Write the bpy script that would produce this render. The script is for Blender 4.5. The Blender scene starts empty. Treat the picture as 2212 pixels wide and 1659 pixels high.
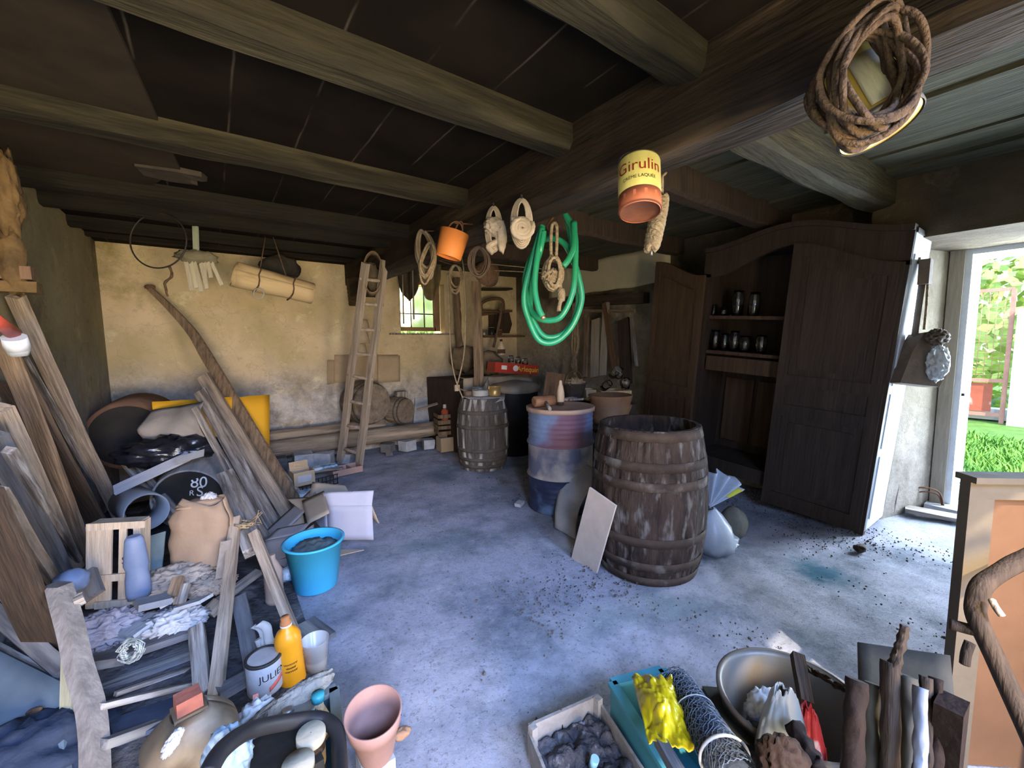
import bpy, bmesh, math, random
from mathutils import Vector, Matrix, noise
from math import sin, cos, pi, radians, sqrt
sc = bpy.context.scene
COL = sc.collection
# ---------------------------------------------------------------- camera
FPX = 900.0
_y, _p, _r = radians(35.7), radians(5.5), radians(-0.7)
FW = Vector((sin(_y)*cos(_p), cos(_y)*cos(_p), -sin(_p)))
_ri = Vector((cos(_y), -sin(_y), 0)); _up = _ri.cross(FW)
RI = _ri*cos(_r)+_up*sin(_r); UP = -_ri*sin(_r)+_up*cos(_r)
EYE = Vector((0, 0, 1.5))
cd = bpy.data.cameras.new('camera'); cam = bpy.data.objects.new('camera', cd); COL.objects.link(cam)
cd.sensor_fit = 'HORIZONTAL'; cd.sensor_width = 36.0; cd.lens = FPX/2212*36.0
cd.clip_start = 0.05; cd.clip_end = 300
cam.matrix_world = Matrix(((RI.x, UP.x, -FW.x, EYE.x), (RI.y, UP.y, -FW.y, EYE.y), (RI.z, UP.z, -FW.z, EYE.z), (0, 0, 0, 1)))
sc.camera = cam
# ---------------------------------------------------------------- view, world, sun, daylight
sc.view_settings.view_transform = 'Standard'; sc.view_settings.look = 'None'
sc.view_settings.exposure = 1.2; sc.view_settings.gamma = 1.0; sc.view_settings.use_curve_mapping = False
sc.cycles.use_denoising = True
sc.cycles.sample_clamp_indirect = 6.0
sc.cycles.max_bounces = 10; sc.cycles.transmission_bounces = 10; sc.cycles.transparent_max_bounces = 10; sc.cycles.diffuse_bounces = 4; sc.cycles.glossy_bounces = 3
sc.cycles.caustics_reflective = False; sc.cycles.caustics_refractive = False
w = bpy.data.worlds.new('world'); sc.world = w; w.use_nodes = True
nt = w.node_tree; bg = nt.nodes['Background']
tc = nt.nodes.new('ShaderNodeTexCoord'); sep = nt.nodes.new('ShaderNodeSeparateXYZ'); rp = nt.nodes.new('ShaderNodeValToRGB')
nt.links.new(tc.outputs['Generated'], sep.inputs[0]); nt.links.new(sep.outputs['Z'], rp.inputs[0]); nt.links.new(rp.outputs[0], bg.inputs['Color'])
rp.color_ramp.elements[0].position = 0.0; rp.color_ramp.elements[0].color = (.95, .97, 1, 1)
rp.color_ramp.elements[1].position = 0.6; rp.color_ramp.elements[1].color = (.35, .58, 1, 1)
bg.inputs['Strength'].default_value = 2.0
def lamp(name, kind, energy, color, loc, direction, **kw):
    l = bpy.data.lights.new(name, kind); l.energy = energy; l.color = color
    for k, v in kw.items(): setattr(l, k, v)
    o = bpy.data.objects.new(name, l); COL.objects.link(o); o.location = loc
    o.rotation_mode = 'QUATERNION'; o.rotation_quaternion = Vector(direction).to_track_quat('-Z', 'Y'); return o
lamp('sun', 'SUN', 4.2, (1, .86, .66), (-2, -4, 6), (.35, .62, -.85), angle=.012)
# skylight and sunlit-yard light coming in through the wide front opening behind the camera
lamp('front_opening_skylight', 'AREA', 460, (.36, .54, 1.0), (.9, -2.3, 2.9), (.1, 1, -.42), shape='RECTANGLE', size=3.6, size_y=1.0)
lamp('front_opening_yard_bounce', 'AREA', 310, (1.0, .78, .50), (.9, -2.3, .75), (.08, 1, .2), shape='RECTANGLE', size=3.6, size_y=1.3)
# daylight through the side door and the small back window
lamp('side_door_daylight', 'AREA', 115, (.72, .85, 1.0), (5.75, .12, 1.2), (-1, .12, -.12), shape='RECTANGLE', size=1.0, size_y=2.1)
lamp('back_window_daylight', 'AREA', 30, (1, .86, .5), (2.45, 6.55, 2.1), (-.15, -1, -.3), shape='RECTANGLE', size=.5, size_y=.6)
# ---------------------------------------------------------------- pixel -> place (survey of the photograph)
def P(x, y, k='z', v=0.0):
    d = FW*FPX+RI*(x-1106)-UP*(y-829.5)
    t = {'x': lambda: v/d.x, 'y': lambda: v/d.y, 'z': lambda: (v-1.5)/d.z, 'd': lambda: v/FPX}[k]()
    return EYE+d*t
def depth(p): return (Vector(p)-EYE).dot(FW)
def pxm(px, p): return px*depth(p)/FPX
# ---------------------------------------------------------------- materials
MATS = {}
def mat(name, c1, c2=None, scale=6, rough=.85, bump=.25, st=(1, 1, 1), metal=0, c3=None, s3=2, t3=.62, spec=.3, alpha=1, trans=0, bs=None, detail=6, lo=.3, hi=.7, coord='Object', emis=0, sss=0):
    if name in MATS: return MATS[name]
    m = bpy.data.materials.new(name); m.use_nodes = True; t = m.node_tree; N = t.nodes; Lk = t.links
    b = N['Principled BSDF']; b.inputs['Roughness'].default_value = rough; b.inputs['Metallic'].default_value = metal
    b.inputs['Specular IOR Level'].default_value = spec; b.inputs['Alpha'].default_value = alpha; b.inputs['Transmission Weight'].default_value = trans
    c2 = c2 or tuple(x*.6 for x in c1)
    co = N.new('ShaderNodeTexCoord'); mp = N.new('ShaderNodeMapping'); mp.inputs['Scale'].default_value = st
    oi = N.new('ShaderNodeObjectInfo'); mu = N.new('ShaderNodeMath'); mu.operation = 'MULTIPLY'; mu.inputs[1].default_value = 37
    Lk.new(oi.outputs['Random'], mu.inputs[0]); Lk.new(mu.outputs[0], mp.inputs['Location']); Lk.new(co.outputs[coord], mp.inputs['Vector'])
    n = N.new('ShaderNodeTexNoise'); n.inputs['Scale'].default_value = scale; n.inputs['Detail'].default_value = detail; n.inputs['Roughness'].default_value = .65
    Lk.new(mp.outputs[0], n.inputs['Vector'])
    r = N.new('ShaderNodeValToRGB'); r.color_ramp.elements[0].position = lo; r.color_ramp.elements[1].position = hi
    r.color_ramp.elements[0].color = (*c2, 1); r.color_ramp.elements[1].color = (*c1, 1); Lk.new(n.outputs['Fac'], r.inputs[0])
    out = r.outputs[0]
    if c3:
        n3 = N.new('ShaderNodeTexNoise'); n3.inputs['Scale'].default_value = s3; n3.inputs['Detail'].default_value = 8; Lk.new(mp.outputs[0], n3.inputs['Vector'])
        r3 = N.new('ShaderNodeValToRGB'); r3.color_ramp.elements[0].position = t3-.06; r3.color_ramp.elements[1].position = t3+.06
        Lk.new(n3.outputs['Fac'], r3.inputs[0]); mx = N.new('ShaderNodeMix'); mx.data_type = 'RGBA'
        Lk.new(r3.outputs[0], mx.inputs[0]); Lk.new(out, mx.inputs[6]); mx.inputs[7].default_value = (*c3, 1); out = mx.outputs[2]
    Lk.new(out, b.inputs['Base Color'])
    if bump:
        bm = N.new('ShaderNodeBump'); bm.inputs['Strength'].default_value = bump; bm.inputs['Distance'].default_value = .02
        nb = N.new('ShaderNodeTexNoise'); nb.inputs['Scale'].default_value = bs or scale*3; nb.inputs['Detail'].default_value = 6
        Lk.new(mp.outputs[0], nb.inputs['Vector']); Lk.new(nb.outputs['Fac'], bm.inputs['Height']); Lk.new(bm.outputs[0], b.inputs['Normal'])
    if emis:
        Lk.new(out, b.inputs['Emission Color']); b.inputs['Emission Strength'].default_value = emis
    MATS[name] = m; return m
G = (14, 14, 1.2)   # grain runs along local Z
W_GREY = mat('weathered_grey_wood', (.31, .27, .24), (.10, .082, .072), 2.2, st=G, c3=(.42, .39, .37), s3=2.5, t3=.58, bump=.5, lo=.38, hi=.62)
W_PALE = mat('pale_sawn_wood', (.44, .35, .27), (.19, .145, .11), 2.2, st=G, bump=.4, lo=.36, hi=.62)
W_TAN = mat('tan_wood', (.30, .21, .14), (.12, .08, .052), 2.2, st=G, bump=.4, lo=.36, hi=.64)
W_BROWN = mat('brown_wood', (.20, .115, .065), (.09, .05, .03), 3, st=G, bump=.35)
W_DARK = mat('dark_wood', (.075, .05, .035), (.03, .02, .015), 3, st=G, bump=.4)
W_LADDER = mat('ladder_wood', (.46, .38, .31), (.22, .175, .14), 2.4, st=G, c3=(.22, .17, .13), s3=1.0, t3=.66, bump=.2)
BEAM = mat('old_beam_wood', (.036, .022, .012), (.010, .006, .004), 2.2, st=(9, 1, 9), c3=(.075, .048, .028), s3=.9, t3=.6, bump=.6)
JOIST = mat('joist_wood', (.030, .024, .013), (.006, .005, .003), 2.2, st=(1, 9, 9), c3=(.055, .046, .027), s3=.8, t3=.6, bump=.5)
CAN_ROPE = mat('hemp_rope', (.46, .35, .22), (.22, .155, .09), 30, bump=.8)
ROPE_D = mat('dark_brown_rope', (.17, .105, .065), (.06, .035, .02), 25, bump=.8)
JOIST_SHADED = mat('shaded_joist_wood', (.012, .010, .006), (.004, .003, .002), 2.2, st=(1, 9, 9), bump=.5)  # far joists: the shade at the back is put into this darker colour
RUST = mat('rusty_metal', (.20, .09, .045), (.07, .04, .03), 12, metal=.3, rough=.7)
IRON = mat('dark_iron', (.06, .055, .05), (.025, .022, .02), 15, metal=.5, rough=.6)
TIN = mat('dull_tin', (.42, .42, .42), (.25, .24, .22), 10, metal=.75, rough=.45, bump=.05)
PLAST_W = mat('white_plastic', (.72, .74, .8), (.58, .60, .68), 5, rough=.4, bump=.05)
PAPER = mat('white_paper', (.48, .48, .50), (.36, .36, .38), 8, bump=.2)
CARD = mat('brown_cardboard', (.42, .32, .23), (.33, .25, .18), 5, bump=.1)
GLASS = mat('clear_glass', (1, 1, 1), (1, 1, 1), 3, rough=.03, bump=0, trans=1, spec=.5)
def plain(name, c, **k): return mat(name, c, tuple(x*.72 for x in c), **k)
# ---------------------------------------------------------------- mesh builder
class MB:
    def __init__(s): s.bm = bmesh.new()
    def _xf(s, vs, M):
        if M is not None:
            for v in vs: v.co = M @ v.co
        return s
    def box(s, c, d, M=None, bev=0, seg=1, R=None, nz=1):
        hx, hy, hz = d[0]/2, d[1]/2, d[2]/2; b2 = bmesh.new()
        rings = []
        for i in range(nz+1):
            z = -hz+2*hz*i/nz
            rings.append([b2.verts.new((x, y, z)) for x, y in ((-hx, -hy), (hx, -hy), (hx, hy), (-hx, hy))])
        for a, b in zip(rings, rings[1:]):
            for k in range(4): b2.faces.new((a[k], a[(k+1) % 4], b[(k+1) % 4], b[k]))
        b2.faces.new(rings[0][::-1]); b2.faces.new(rings[-1])
        if bev:
            ed = [e for e in b2.edges if len(e.link_faces) == 2 and e.calc_face_angle(0) > .3]
            bmesh.ops.bevel(b2, geom=ed, offset=bev, segments=seg, affect='EDGES', clamp_overlap=True)
        T = Matrix.Translation(c)
        if R is not None: T = T @ R
        if M is not None: T = M @ T
        s._merge(b2, T); return s
    def _merge(s, b2, T):
        mp = {}
        for v in b2.verts: mp[v] = s.bm.verts.new(T @ v.co)
        for f in b2.faces:
            try: nf = s.bm.faces.new([mp[v] for v in f.verts]); nf.smooth = f.smooth
            except ValueError: pass
        b2.free()
    def rings(s, rs, close0=True, close1=True, smooth=True, loop=False):
        R = [[s.bm.verts.new(p) for p in r] for r in rs]; n = len(R[0])
        prs = list(zip(R, R[1:])) + ([(R[-1], R[0])] if loop else [])
        for a, b in prs:
            for k in range(n):
                try: f = s.bm.faces.new((a[k], a[(k+1) % n], b[(k+1) % n], b[k])); f.smooth = smooth
                except ValueError: pass
        if close0 and not loop and n > 2: s.bm.faces.new(R[0][::-1])
        if close1 and not loop and n > 2: s.bm.faces.new(R[-1])
        return s
    def lathe(s, prof, n=32, M=None, sx=1, sy=1, close0=True, close1=True):
        M = M or Matrix()
        return s.rings([[M @ Vector((r*sx*cos(2*pi*k/n), r*sy*sin(2*pi*k/n), z)) for k in range(n)] for r, z in prof], close0, close1)
    def cyl(s, p, q, r, r2=None, n=12):
        p, q = Vector(p), Vector(q); F = fr(p, q); L = (q-p).length; r2 = r if r2 is None else r2
        return s.rings([[F @ Vector((r*cos(2*pi*k/n), r*sin(2*pi*k/n), 0)) for k in range(n)], [F @ Vector((r2*cos(2*pi*k/n), r2*sin(2*pi*k/n), L)) for k in range(n)]])
    def tube(s, pts, r, n=8, loop=False, flat=1.0):
        pts = [Vector(p) for p in pts]; rs = []; N = len(pts)
        pt = None
        for i, p in enumerate(pts):
            a = pts[(i-1) % N] if (loop or i) else p; b = pts[(i+1) % N] if (loop or i < N-1) else p
            t = (b-a); t = t.normalized() if t.length > 1e-9 else Vector((0, 0, 1))
            if pt is None: u = t.orthogonal().normalized()
            else:
                u = (u-t*u.dot(t)); u = u.normalized() if u.length > 1e-6 else t.orthogonal().normalized()
            v = t.cross(u); pt = t; rr = r(i/(N-1)) if callable(r) else r
            rs.append([p+u*rr*cos(2*pi*k/n)+v*rr*flat*sin(2*pi*k/n) for k in range(n)])
        return s.rings(rs, loop=loop)
    def prism(s, pts, t, M=None):
        M = M or Matrix()
        a = [s.bm.verts.new(M @ Vector((x, y, -t/2))) for x, y in pts]; b = [s.bm.verts.new(M @ Vector((x, y, t/2))) for x, y in pts]
        n = len(pts); s.bm.faces.new(a[::-1]); s.bm.faces.new(b)
        for k in range(n): s.bm.faces.new((a[k], a[(k+1) % n], b[(k+1) % n], b[k]))
        return s
    def sheet(s, fn, nu, nv, th=.003):
        g = [[Vector(fn(i/nu, j/nv)) for j in range(nv+1)] for i in range(nu+1)]
        nr = [[Vector((0, 0, 1))]*(nv+1) for _ in range(nu+1)]
        for i in range(nu+1):
            for j in range(nv+1):
                du = g[min(i+1, nu)][j]-g[max(i-1, 0)][j]; dv = g[i][min(j+1, nv)]-g[i][max(j-1, 0)]
                c = du.cross(dv); nr[i][j] = c.normalized() if c.length > 1e-12 else Vector((0, 0, 1))
        A = [[s.bm.verts.new(g[i][j]+nr[i][j]*th/2) for j in range(nv+1)] for i in range(nu+1)]
        B = [[s.bm.verts.new(g[i][j]-nr[i][j]*th/2) for j in range(nv+1)] for i in range(nu+1)]
        for i in range(nu):
            for j in range(nv):
                f = s.bm.faces.new((A[i][j], A[i+1][j], A[i+1][j+1], A[i][j+1])); f.smooth = True
                f = s.bm.faces.new((B[i][j], B[i][j+1], B[i+1][j+1], B[i+1][j])); f.smooth = True
        for i in range(nu):
            s.bm.faces.new((A[i][0], B[i][0], B[i+1][0], A[i+1][0])); s.bm.faces.new((A[i+1][nv], B[i+1][nv], B[i][nv], A[i][nv]))
        for j in range(nv):
            s.bm.faces.new((A[0][j+1], B[0][j+1], B[0][j], A[0][j])); s.bm.faces.new((A[nu][j], B[nu][j], B[nu][j+1], A[nu][j+1]))
        return s
    def blob(s, c, d, amp=.15, fr_=2.0, seed=0, sub=3, ridged=False, R=None):
        b2 = bmesh.new(); bmesh.ops.create_icosphere(b2, subdivisions=sub, radius=1)
        for v in b2.verts:
            nn = noise.fractal(v.co*fr_+Vector((seed*7.3, seed*3.1, seed)), 1, 2, 4)
            if ridged: nn = .55-1.5*abs(nn)+.25*noise.noise(v.co*fr_*3.1+Vector((seed, 0, 0)))
            v.co = v.co*(1+amp*nn); v.co = Vector((v.co.x*d[0]/2, v.co.y*d[1]/2, v.co.z*d[2]/2))
        for f in b2.faces: f.smooth = True
        T = Matrix.Translation(c)
        if R is not None: T = T @ R
        s._merge(b2, T); return s
    def jitter(s, a, f=5, seed=0, axes=(1, 1, 1)):
        for v in s.bm.verts:
            n = noise.noise_vector(v.co*f+Vector((seed, seed*2, seed*3)))
            v.co += Vector((n.x*axes[0], n.y*axes[1], n.z*axes[2]))*a
        return s
    def xf(s, M):
        for v in s.bm.verts: v.co = M @ v.co
        return s
def fr(p, q, xh=None):
    """frame at p with local Z towards q and local X as near xh as can be"""
    p, q = Vector(p), Vector(q); z = (q-p).normalized()
    x = Vector(xh) if xh is not None else (Vector((1, 0, 0)) if abs(z.x) < .9 else Vector((0, 1, 0)))
    x = x-z*x.dot(z)
    x = x.normalized() if x.length > 1e-6 else z.orthogonal().normalized()
    y = z.cross(x)
    return Matrix(((x.x, y.x, z.x, p.x), (x.y, y.y, z.y, p.y), (x.z, y.z, z.z, p.z), (0, 0, 0, 1)))
def T(*a): return Matrix.Translation(a)
def Rz(a): return Matrix.Rotation(a, 4, 'Z')
def Rx(a): return Matrix.Rotation(a, 4, 'X')
def Ry(a): return Matrix.Rotation(a, 4, 'Y')
def ob(name, mb, m, parent=None, M=None):
    me = bpy.data.meshes.new(name); bmesh.ops.recalc_face_normals(mb.bm, faces=mb.bm.faces); mb.bm.to_mesh(me); mb.bm.free()
    o = bpy.data.objects.new(name, me); COL.objects.link(o)
    for mm in (m if isinstance(m, (list, tuple)) else [m]): me.materials.append(mm)
    if parent is not None: o.parent = parent
    if M is not None: o.matrix_basis = M
    return o
def root(name, label, cat, M=None, group=None):
    o = bpy.data.objects.new(name, None); COL.objects.link(o); o.empty_display_size = .05
    if M is not None: o.matrix_basis = M
    return tag(o, label, cat, group)
def tag(o, label, cat, group=None, kind=None):
    o['label'] = label; o['category'] = cat
    if group: o['group'] = group
    if kind: o['kind'] = kind
    return o
def thing(name, label, cat, mb, m, M=None, group=None): return tag(ob(name, mb, m, None, M), label, cat, group)
def struct(name, mb, m, label=None, M=None):
    o = ob(name, mb, m, None, M); o['kind'] = 'structure'
    if label: o['label'] = label
    return o
def kids(o): return [c for c in bpy.data.objects if c.parent == o]
def dup(r, M, label, group=None):
    c = r.copy(); COL.objects.link(c); c.matrix_basis = M; c['label'] = label
    if group: c['group'] = group
    for k in kids(r):
        d = k.copy(); COL.objects.link(d); d.parent = c
        for g in kids(k):
            e = g.copy(); COL.objects.link(e); e.parent = d
    return c
def plank(label, p, q, w, t, m=None, face=None, name='plank', cat='plank', group=None, seed=0, warp=.004, taper=1.0):
    """a board from p to q; its broad side (w) lies along `face` x length"""
    p, q = Vector(p), Vector(q); L = (q-p).length
    F = fr(p, q, face if face is not None else RI)
    mb = MB().box((0, 0, L/2), (w, t, L), bev=min(w, t)*.12, nz=10)
    rnd = random.Random(seed or int(L*9999))
    sd = rnd.random()*50
    for v in mb.bm.verts:
        k = v.co.z/L; n = noise.noise_vector(Vector((sd, sd, v.co.z*1.7))); n2 = noise.noise_vector(v.co*14+Vector((sd, 0, 0)))
        v.co.x = v.co.x*(1+(taper-1)*k)+n.x*warp*2; v.co.y += n.y*warp*2; v.co.x += n2.x*warp*.5
        if k < .01 or k > .99: v.co.z += n2.z*.006
    return thing(name, label, cat, mb, m or W_GREY, F, group)
def text_ob(txt, size, m, parent, M, th=.001, name='lettering', align='CENTER'):
    cu = bpy.data.curves.new(name, 'FONT'); cu.body = txt; cu.size = size; cu.align_x = align; cu.align_y = 'CENTER'; cu.extrude = th
    to = bpy.data.objects.new('tmp', cu); COL.objects.link(to); bpy.context.view_layer.update()
    me = bpy.data.meshes.new_from_object(to.evaluated_get(bpy.context.evaluated_depsgraph_get()))
    bpy.data.objects.remove(to); me.name = name
    o = bpy.data.objects.new(name, me); COL.objects.link(o); me.materials.clear(); me.materials.append(m)
    if parent is not None: o.parent = parent
    o.matrix_basis = M; return o
def wrap_text(o, R):
    """bend flat lettering (x across, y up) round a vertical can of radius R; front at local -Y"""
    for v in o.data.vertices:
        a = v.co.x/R; rr = R+abs(v.co.z)+.0008
        v.co = Vector((rr*sin(a), -rr*cos(a), v.co.y))
def text_frame(o, right, up, normal):
    r, u, n = Vector(right).normalized(), Vector(up).normalized(), Vector(normal).normalized(); o = Vector(o)
    return Matrix(((r.x, u.x, n.x, o.x), (r.y, u.y, n.y, o.y), (r.z, u.z, n.z, o.z), (0, 0, 0, 1)))
def lerp(a, b, t): return a+(b-a)*t
def smooth_path(pts, n=8, loop=False):
    pts = [Vector(p) for p in pts]; N = len(pts); out = []
    rng = range(N if loop else N-1)
    for i in rng:
        p0 = pts[(i-1) % N] if (loop or i > 0) else pts[0]; p1 = pts[i]; p2 = pts[(i+1) % N]; p3 = pts[(i+2) % N] if (loop or i < N-2) else pts[-1]
        for j in range(n):
            t = j/n; out.append(.5*((2*p1)+(p2-p0)*t+(2*p0-5*p1+4*p2-p3)*t*t+(3*p1-p0-3*p2+p3)*t**3))
    if not loop: out.append(pts[-1])
    return out
# ================================================================ the room
def wallmat(name, up, low, zsplit, zw, c2, c2low, stain, ccrack, floorlike=False):
    m = bpy.data.materials.new(name); m.use_nodes = True; t = m.node_tree; N = t.nodes; L = t.links; b = N['Principled BSDF']
    b.inputs['Roughness'].default_value = .95; b.inputs['Specular IOR Level'].default_value = .15
    co = N.new('ShaderNodeTexCoord')
    def nz(s, d=8, r=.6):
        n = N.new('ShaderNodeTexNoise'); n.inputs['Scale'].default_value = s; n.inputs['Detail'].default_value = d; n.inputs['Roughness'].default_value = r; L.new(co.outputs['Object'], n.inputs['Vector']); return n.outputs['Fac']
    def ramp(f, a, bb, pa, pb):
        r = N.new('ShaderNodeValToRGB'); r.color_ramp.elements[0].position = pa; r.color_ramp.elements[1].position = pb
        r.color_ramp.elements[0].color = (*a, 1) if not isinstance(a, float) else (a, a, a, 1); r.color_ramp.elements[1].color = (*bb, 1) if not isinstance(bb, float) else (bb, bb, bb, 1); L.new(f, r.inputs[0]); return r.outputs[0]
    def mix(f, a, bb):
        x = N.new('ShaderNodeMix'); x.data_type = 'RGBA'; L.new(f, x.inputs[0])
        for i, v in ((6, a), (7, bb)):
            if isinstance(v, tuple): x.inputs[i].default_value = (*v, 1)
            else: L.new(v, x.inputs[i])
        return x.outputs[2]
    upc = ramp(nz(1.6), c2, up, .35, .65); loc = ramp(nz(5, 10, .75), c2low, low, .38, .6)
    sp = N.new('ShaderNodeSeparateXYZ'); L.new(co.outputs['Object'], sp.inputs[0])
    ad = N.new('ShaderNodeMath'); ad.operation = 'MULTIPLY_ADD'; ad.inputs[1].default_value = .9; L.new(nz(2.2, 6), ad.inputs[0]); L.new(sp.outputs['Z'], ad.inputs[2])
    mr = N.new('ShaderNodeMapRange'); mr.inputs['From Min'].default_value = zsplit-zw+.45; mr.inputs['From Max'].default_value = zsplit+zw+.45; L.new(ad.outputs[0], mr.inputs['Value'])
    col = mix(mr.outputs[0], loc, upc)
    col = mix(ramp(nz(.9, 9, .7), 0.0, 1.0, .56, .70), col, stain)
    col = mix(ramp(nz(7, 10, .8), 0.0, .55, .54, .66), col, tuple(x*.55 for x in up)); col = mix(ramp(nz(2.6, 9, .75), 0.0, .5, .58, .63), col, tuple(min(.9, x*1.25) for x in up))
    v = N.new('ShaderNodeTexVoronoi'); v.feature = 'DISTANCE_TO_EDGE'; v.inputs['Scale'].default_value = 1.7
    wn = N.new('ShaderNodeTexNoise'); wn.inputs['Scale'].default_value = 3; wn.inputs['Detail'].default_value = 8; L.new(co.outputs['Object'], wn.inputs['Vector'])
    va = N.new('ShaderNodeVectorMath'); va.operation = 'MULTIPLY_ADD'; va.inputs[1].default_value = (.6, .6, .6); L.new(wn.outputs['Color'], va.inputs[0]); L.new(co.outputs['Object'], va.inputs[2]); L.new(va.outputs[0], v.inputs['Vector'])
    cr = ramp(v.outputs['Distance'], .28, 0.0, .0, .008)
    col = mix(cr, col, ccrack)
    L.new(col, b.inputs['Base Color'])
    bp = N.new('ShaderNodeBump'); bp.inputs['Strength'].default_value = .8; bp.inputs['Distance'].default_value = .04; L.new(nz(8, 12, .75), bp.inputs['Height']); L.new(bp.outputs[0], b.inputs['Normal'])
    return m
WB = wallmat('back_wall_plaster', (.84, .67, .45), (.70, .66, .63), 1.05, .3, (.60, .49, .28), (.30, .27, .26), (.34, .27, .11), (.22, .16, .08))
WL = wallmat('left_wall_plaster', (.34, .30, .18), (.30, .31, .34), 1.2, .4, (.24, .21, .13), (.15, .16, .18), (.10, .085, .05), (.06, .05, .04))
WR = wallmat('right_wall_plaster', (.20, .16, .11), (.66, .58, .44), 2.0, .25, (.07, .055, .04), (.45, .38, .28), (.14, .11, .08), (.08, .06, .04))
WD = wallmat('door_reveal_plaster', (.42, .37, .29), (.40, .36, .32), .8, .4, (.28, .24, .18), (.26, .23, .2), (.2, .17, .13), (.12, .1, .08))
# floor
fm = bpy.data.materials.new('dusty_concrete'); fm.use_nodes = True
def floor_nodes():
    t = fm.node_tree; N = t.nodes; L = t.links; b = N['Principled BSDF']; b.inputs['Roughness'].default_value = .92; b.inputs['Specular IOR Level'].default_value = .2
    co = N.new('ShaderNodeTexCoord')
    def nz(s, d=8, r=.6):
        n = N.new('ShaderNodeTexNoise'); n.inputs['Scale'].default_value = s; n.inputs['Detail'].default_value = d; n.inputs['Roughness'].default_value = r; L.new(co.outputs['Object'], n.inputs['Vector']); return n.outputs['Fac']
    def ramp(f, a, bb, pa, pb):
        r = N.new('ShaderNodeValToRGB'); r.color_ramp.elements[0].position = pa; r.color_ramp.elements[1].position = pb; r.color_ramp.elements[0].color = (*a, 1); r.color_ramp.elements[1].color = (*bb, 1); L.new(f, r.inputs[0]); return r.outputs[0]
    def mix(f, a, bb):
        x = N.new('ShaderNodeMix'); x.data_type = 'RGBA'; L.new(f, x.inputs[0]); L.new(a, x.inputs[6])
        if isinstance(bb, tuple): x.inputs[7].default_value = (*bb, 1)
        else: L.new(bb, x.inputs[7])
        return x.outputs[2]
    c = ramp(nz(2.0, 10, .7), (.22, .26, .33), (.60, .61, .74), .34, .58)
    c = mix(ramp(nz(1.1, 6, .6), (0, 0, 0), (.55, .55, .55), .55, .66), c, (.25, .36, .42))
    c = mix(ramp(nz(26, 6, .8), (0, 0, 0), (.8, .8, .8), .60, .70), c, (.12, .11, .12))
    c = mix(ramp(nz(60, 4, .8), (0, 0, 0), (.7, .7, .7), .56, .66), c, (.16, .16, .2)); c = mix(ramp(nz(9, 10, .85), (0, 0, 0), (.6, .6, .6), .56, .66), c, (.75, .75, .85))
    def spot(x, y, rad, colr, amt):
        nonlocal c
        vm = N.new('ShaderNodeVectorMath'); vm.operation = 'DISTANCE'; vm.inputs[1].default_value = (x, y, 0); L.new(co.outputs['Object'], vm.inputs[0])
        ma = N.new('ShaderNodeMath'); ma.operation = 'MULTIPLY_ADD'; ma.inputs[1].default_value = rad*1.6; L.new(nz(7, 8, .7), ma.inputs[0]); L.new(vm.outputs['Value'], ma.inputs[2])
        c = mix(ramp(ma.outputs[0], (amt,)*3, (0, 0, 0), rad*1.1, rad*1.9), c, colr)
    p = P(1775, 1235); spot(p.x, p.y, .22, (.06, .17, .25), 1.0)
    p = P(1330, 1030); 
    p = P(1130, 1130); spot(p.x, p.y, .25, (.16, .19, .24), .6)
    p = P(950, 1020); spot(p.x, p.y, .3, (.16, .24, .28), .6)
    p = P(1230, 1170); spot(p.x, p.y, .2, (.85, .88, .95), .9)
    L.new(c, b.inputs['Base Color'])
    bp = N.new('ShaderNodeBump'); bp.inputs['Strength'].default_value = .9; bp.inputs['Distance'].default_value = .04; L.new(nz(16, 12, .8), bp.inputs['Height']); L.new(bp.outputs[0], b.inputs['Normal'])
floor_nodes()
mb = MB()
def ff(u, v):
    x, y = lerp(-1.2, 5.15, u), lerp(-.75, 6.1, v); rough = .006+.012*max(0, min(1, (x-1.6)/1.5))
    return (x, y, -.02+rough*noise.fractal(Vector((x*3.2, y*3.2, 0)), 1, 2, 5)+.008*noise.noise(Vector((x*.8, y*.8, 4))))
mb.sheet(ff, 190, 200, .02)
struct('floor', mb, fm, 'dusty bluish grey concrete floor scattered with dirt')
XW, YB, XL = 4.5, 6.1, -.9
def wavy(mb, a=.012, f=2.5):
    return mb.jitter(a, f)
# back wall with window hole (grid panels round the hole)
wx0, wx1, wz0, wz1 = P(866, 722, 'y', YB).x, P(962, 722, 'y', YB).x, 1.68, 2.45
def panel(mb, x0, x1, z0, z1, y0, y1):
    mb.box(((x0+x1)/2, (y0+y1)/2, (z0+z1)/2), (x1-x0, y1-y0, z1-z0))
mb = MB(); panel(mb, -1.3, wx0, -.1, 2.8, YB, YB+.4); panel(mb, wx1, 5.5, -.1, 2.8, YB, YB+.4); panel(mb, wx0, wx1, -.1, wz0, YB, YB+.4); panel(mb, wx0, wx1, wz1, 2.8, YB, YB+.4)
bmesh.ops.remove_doubles(mb.bm, verts=mb.bm.verts, dist=1e-5)
struct('wall_back', mb, WB, 'ochre plastered back wall with peeling whitish lower part')
mb = MB(); mb.box((XL-.2, 2.8, 1.35), (.4, 7.6, 2.9)); struct('wall_left', mb, WL)
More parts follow.
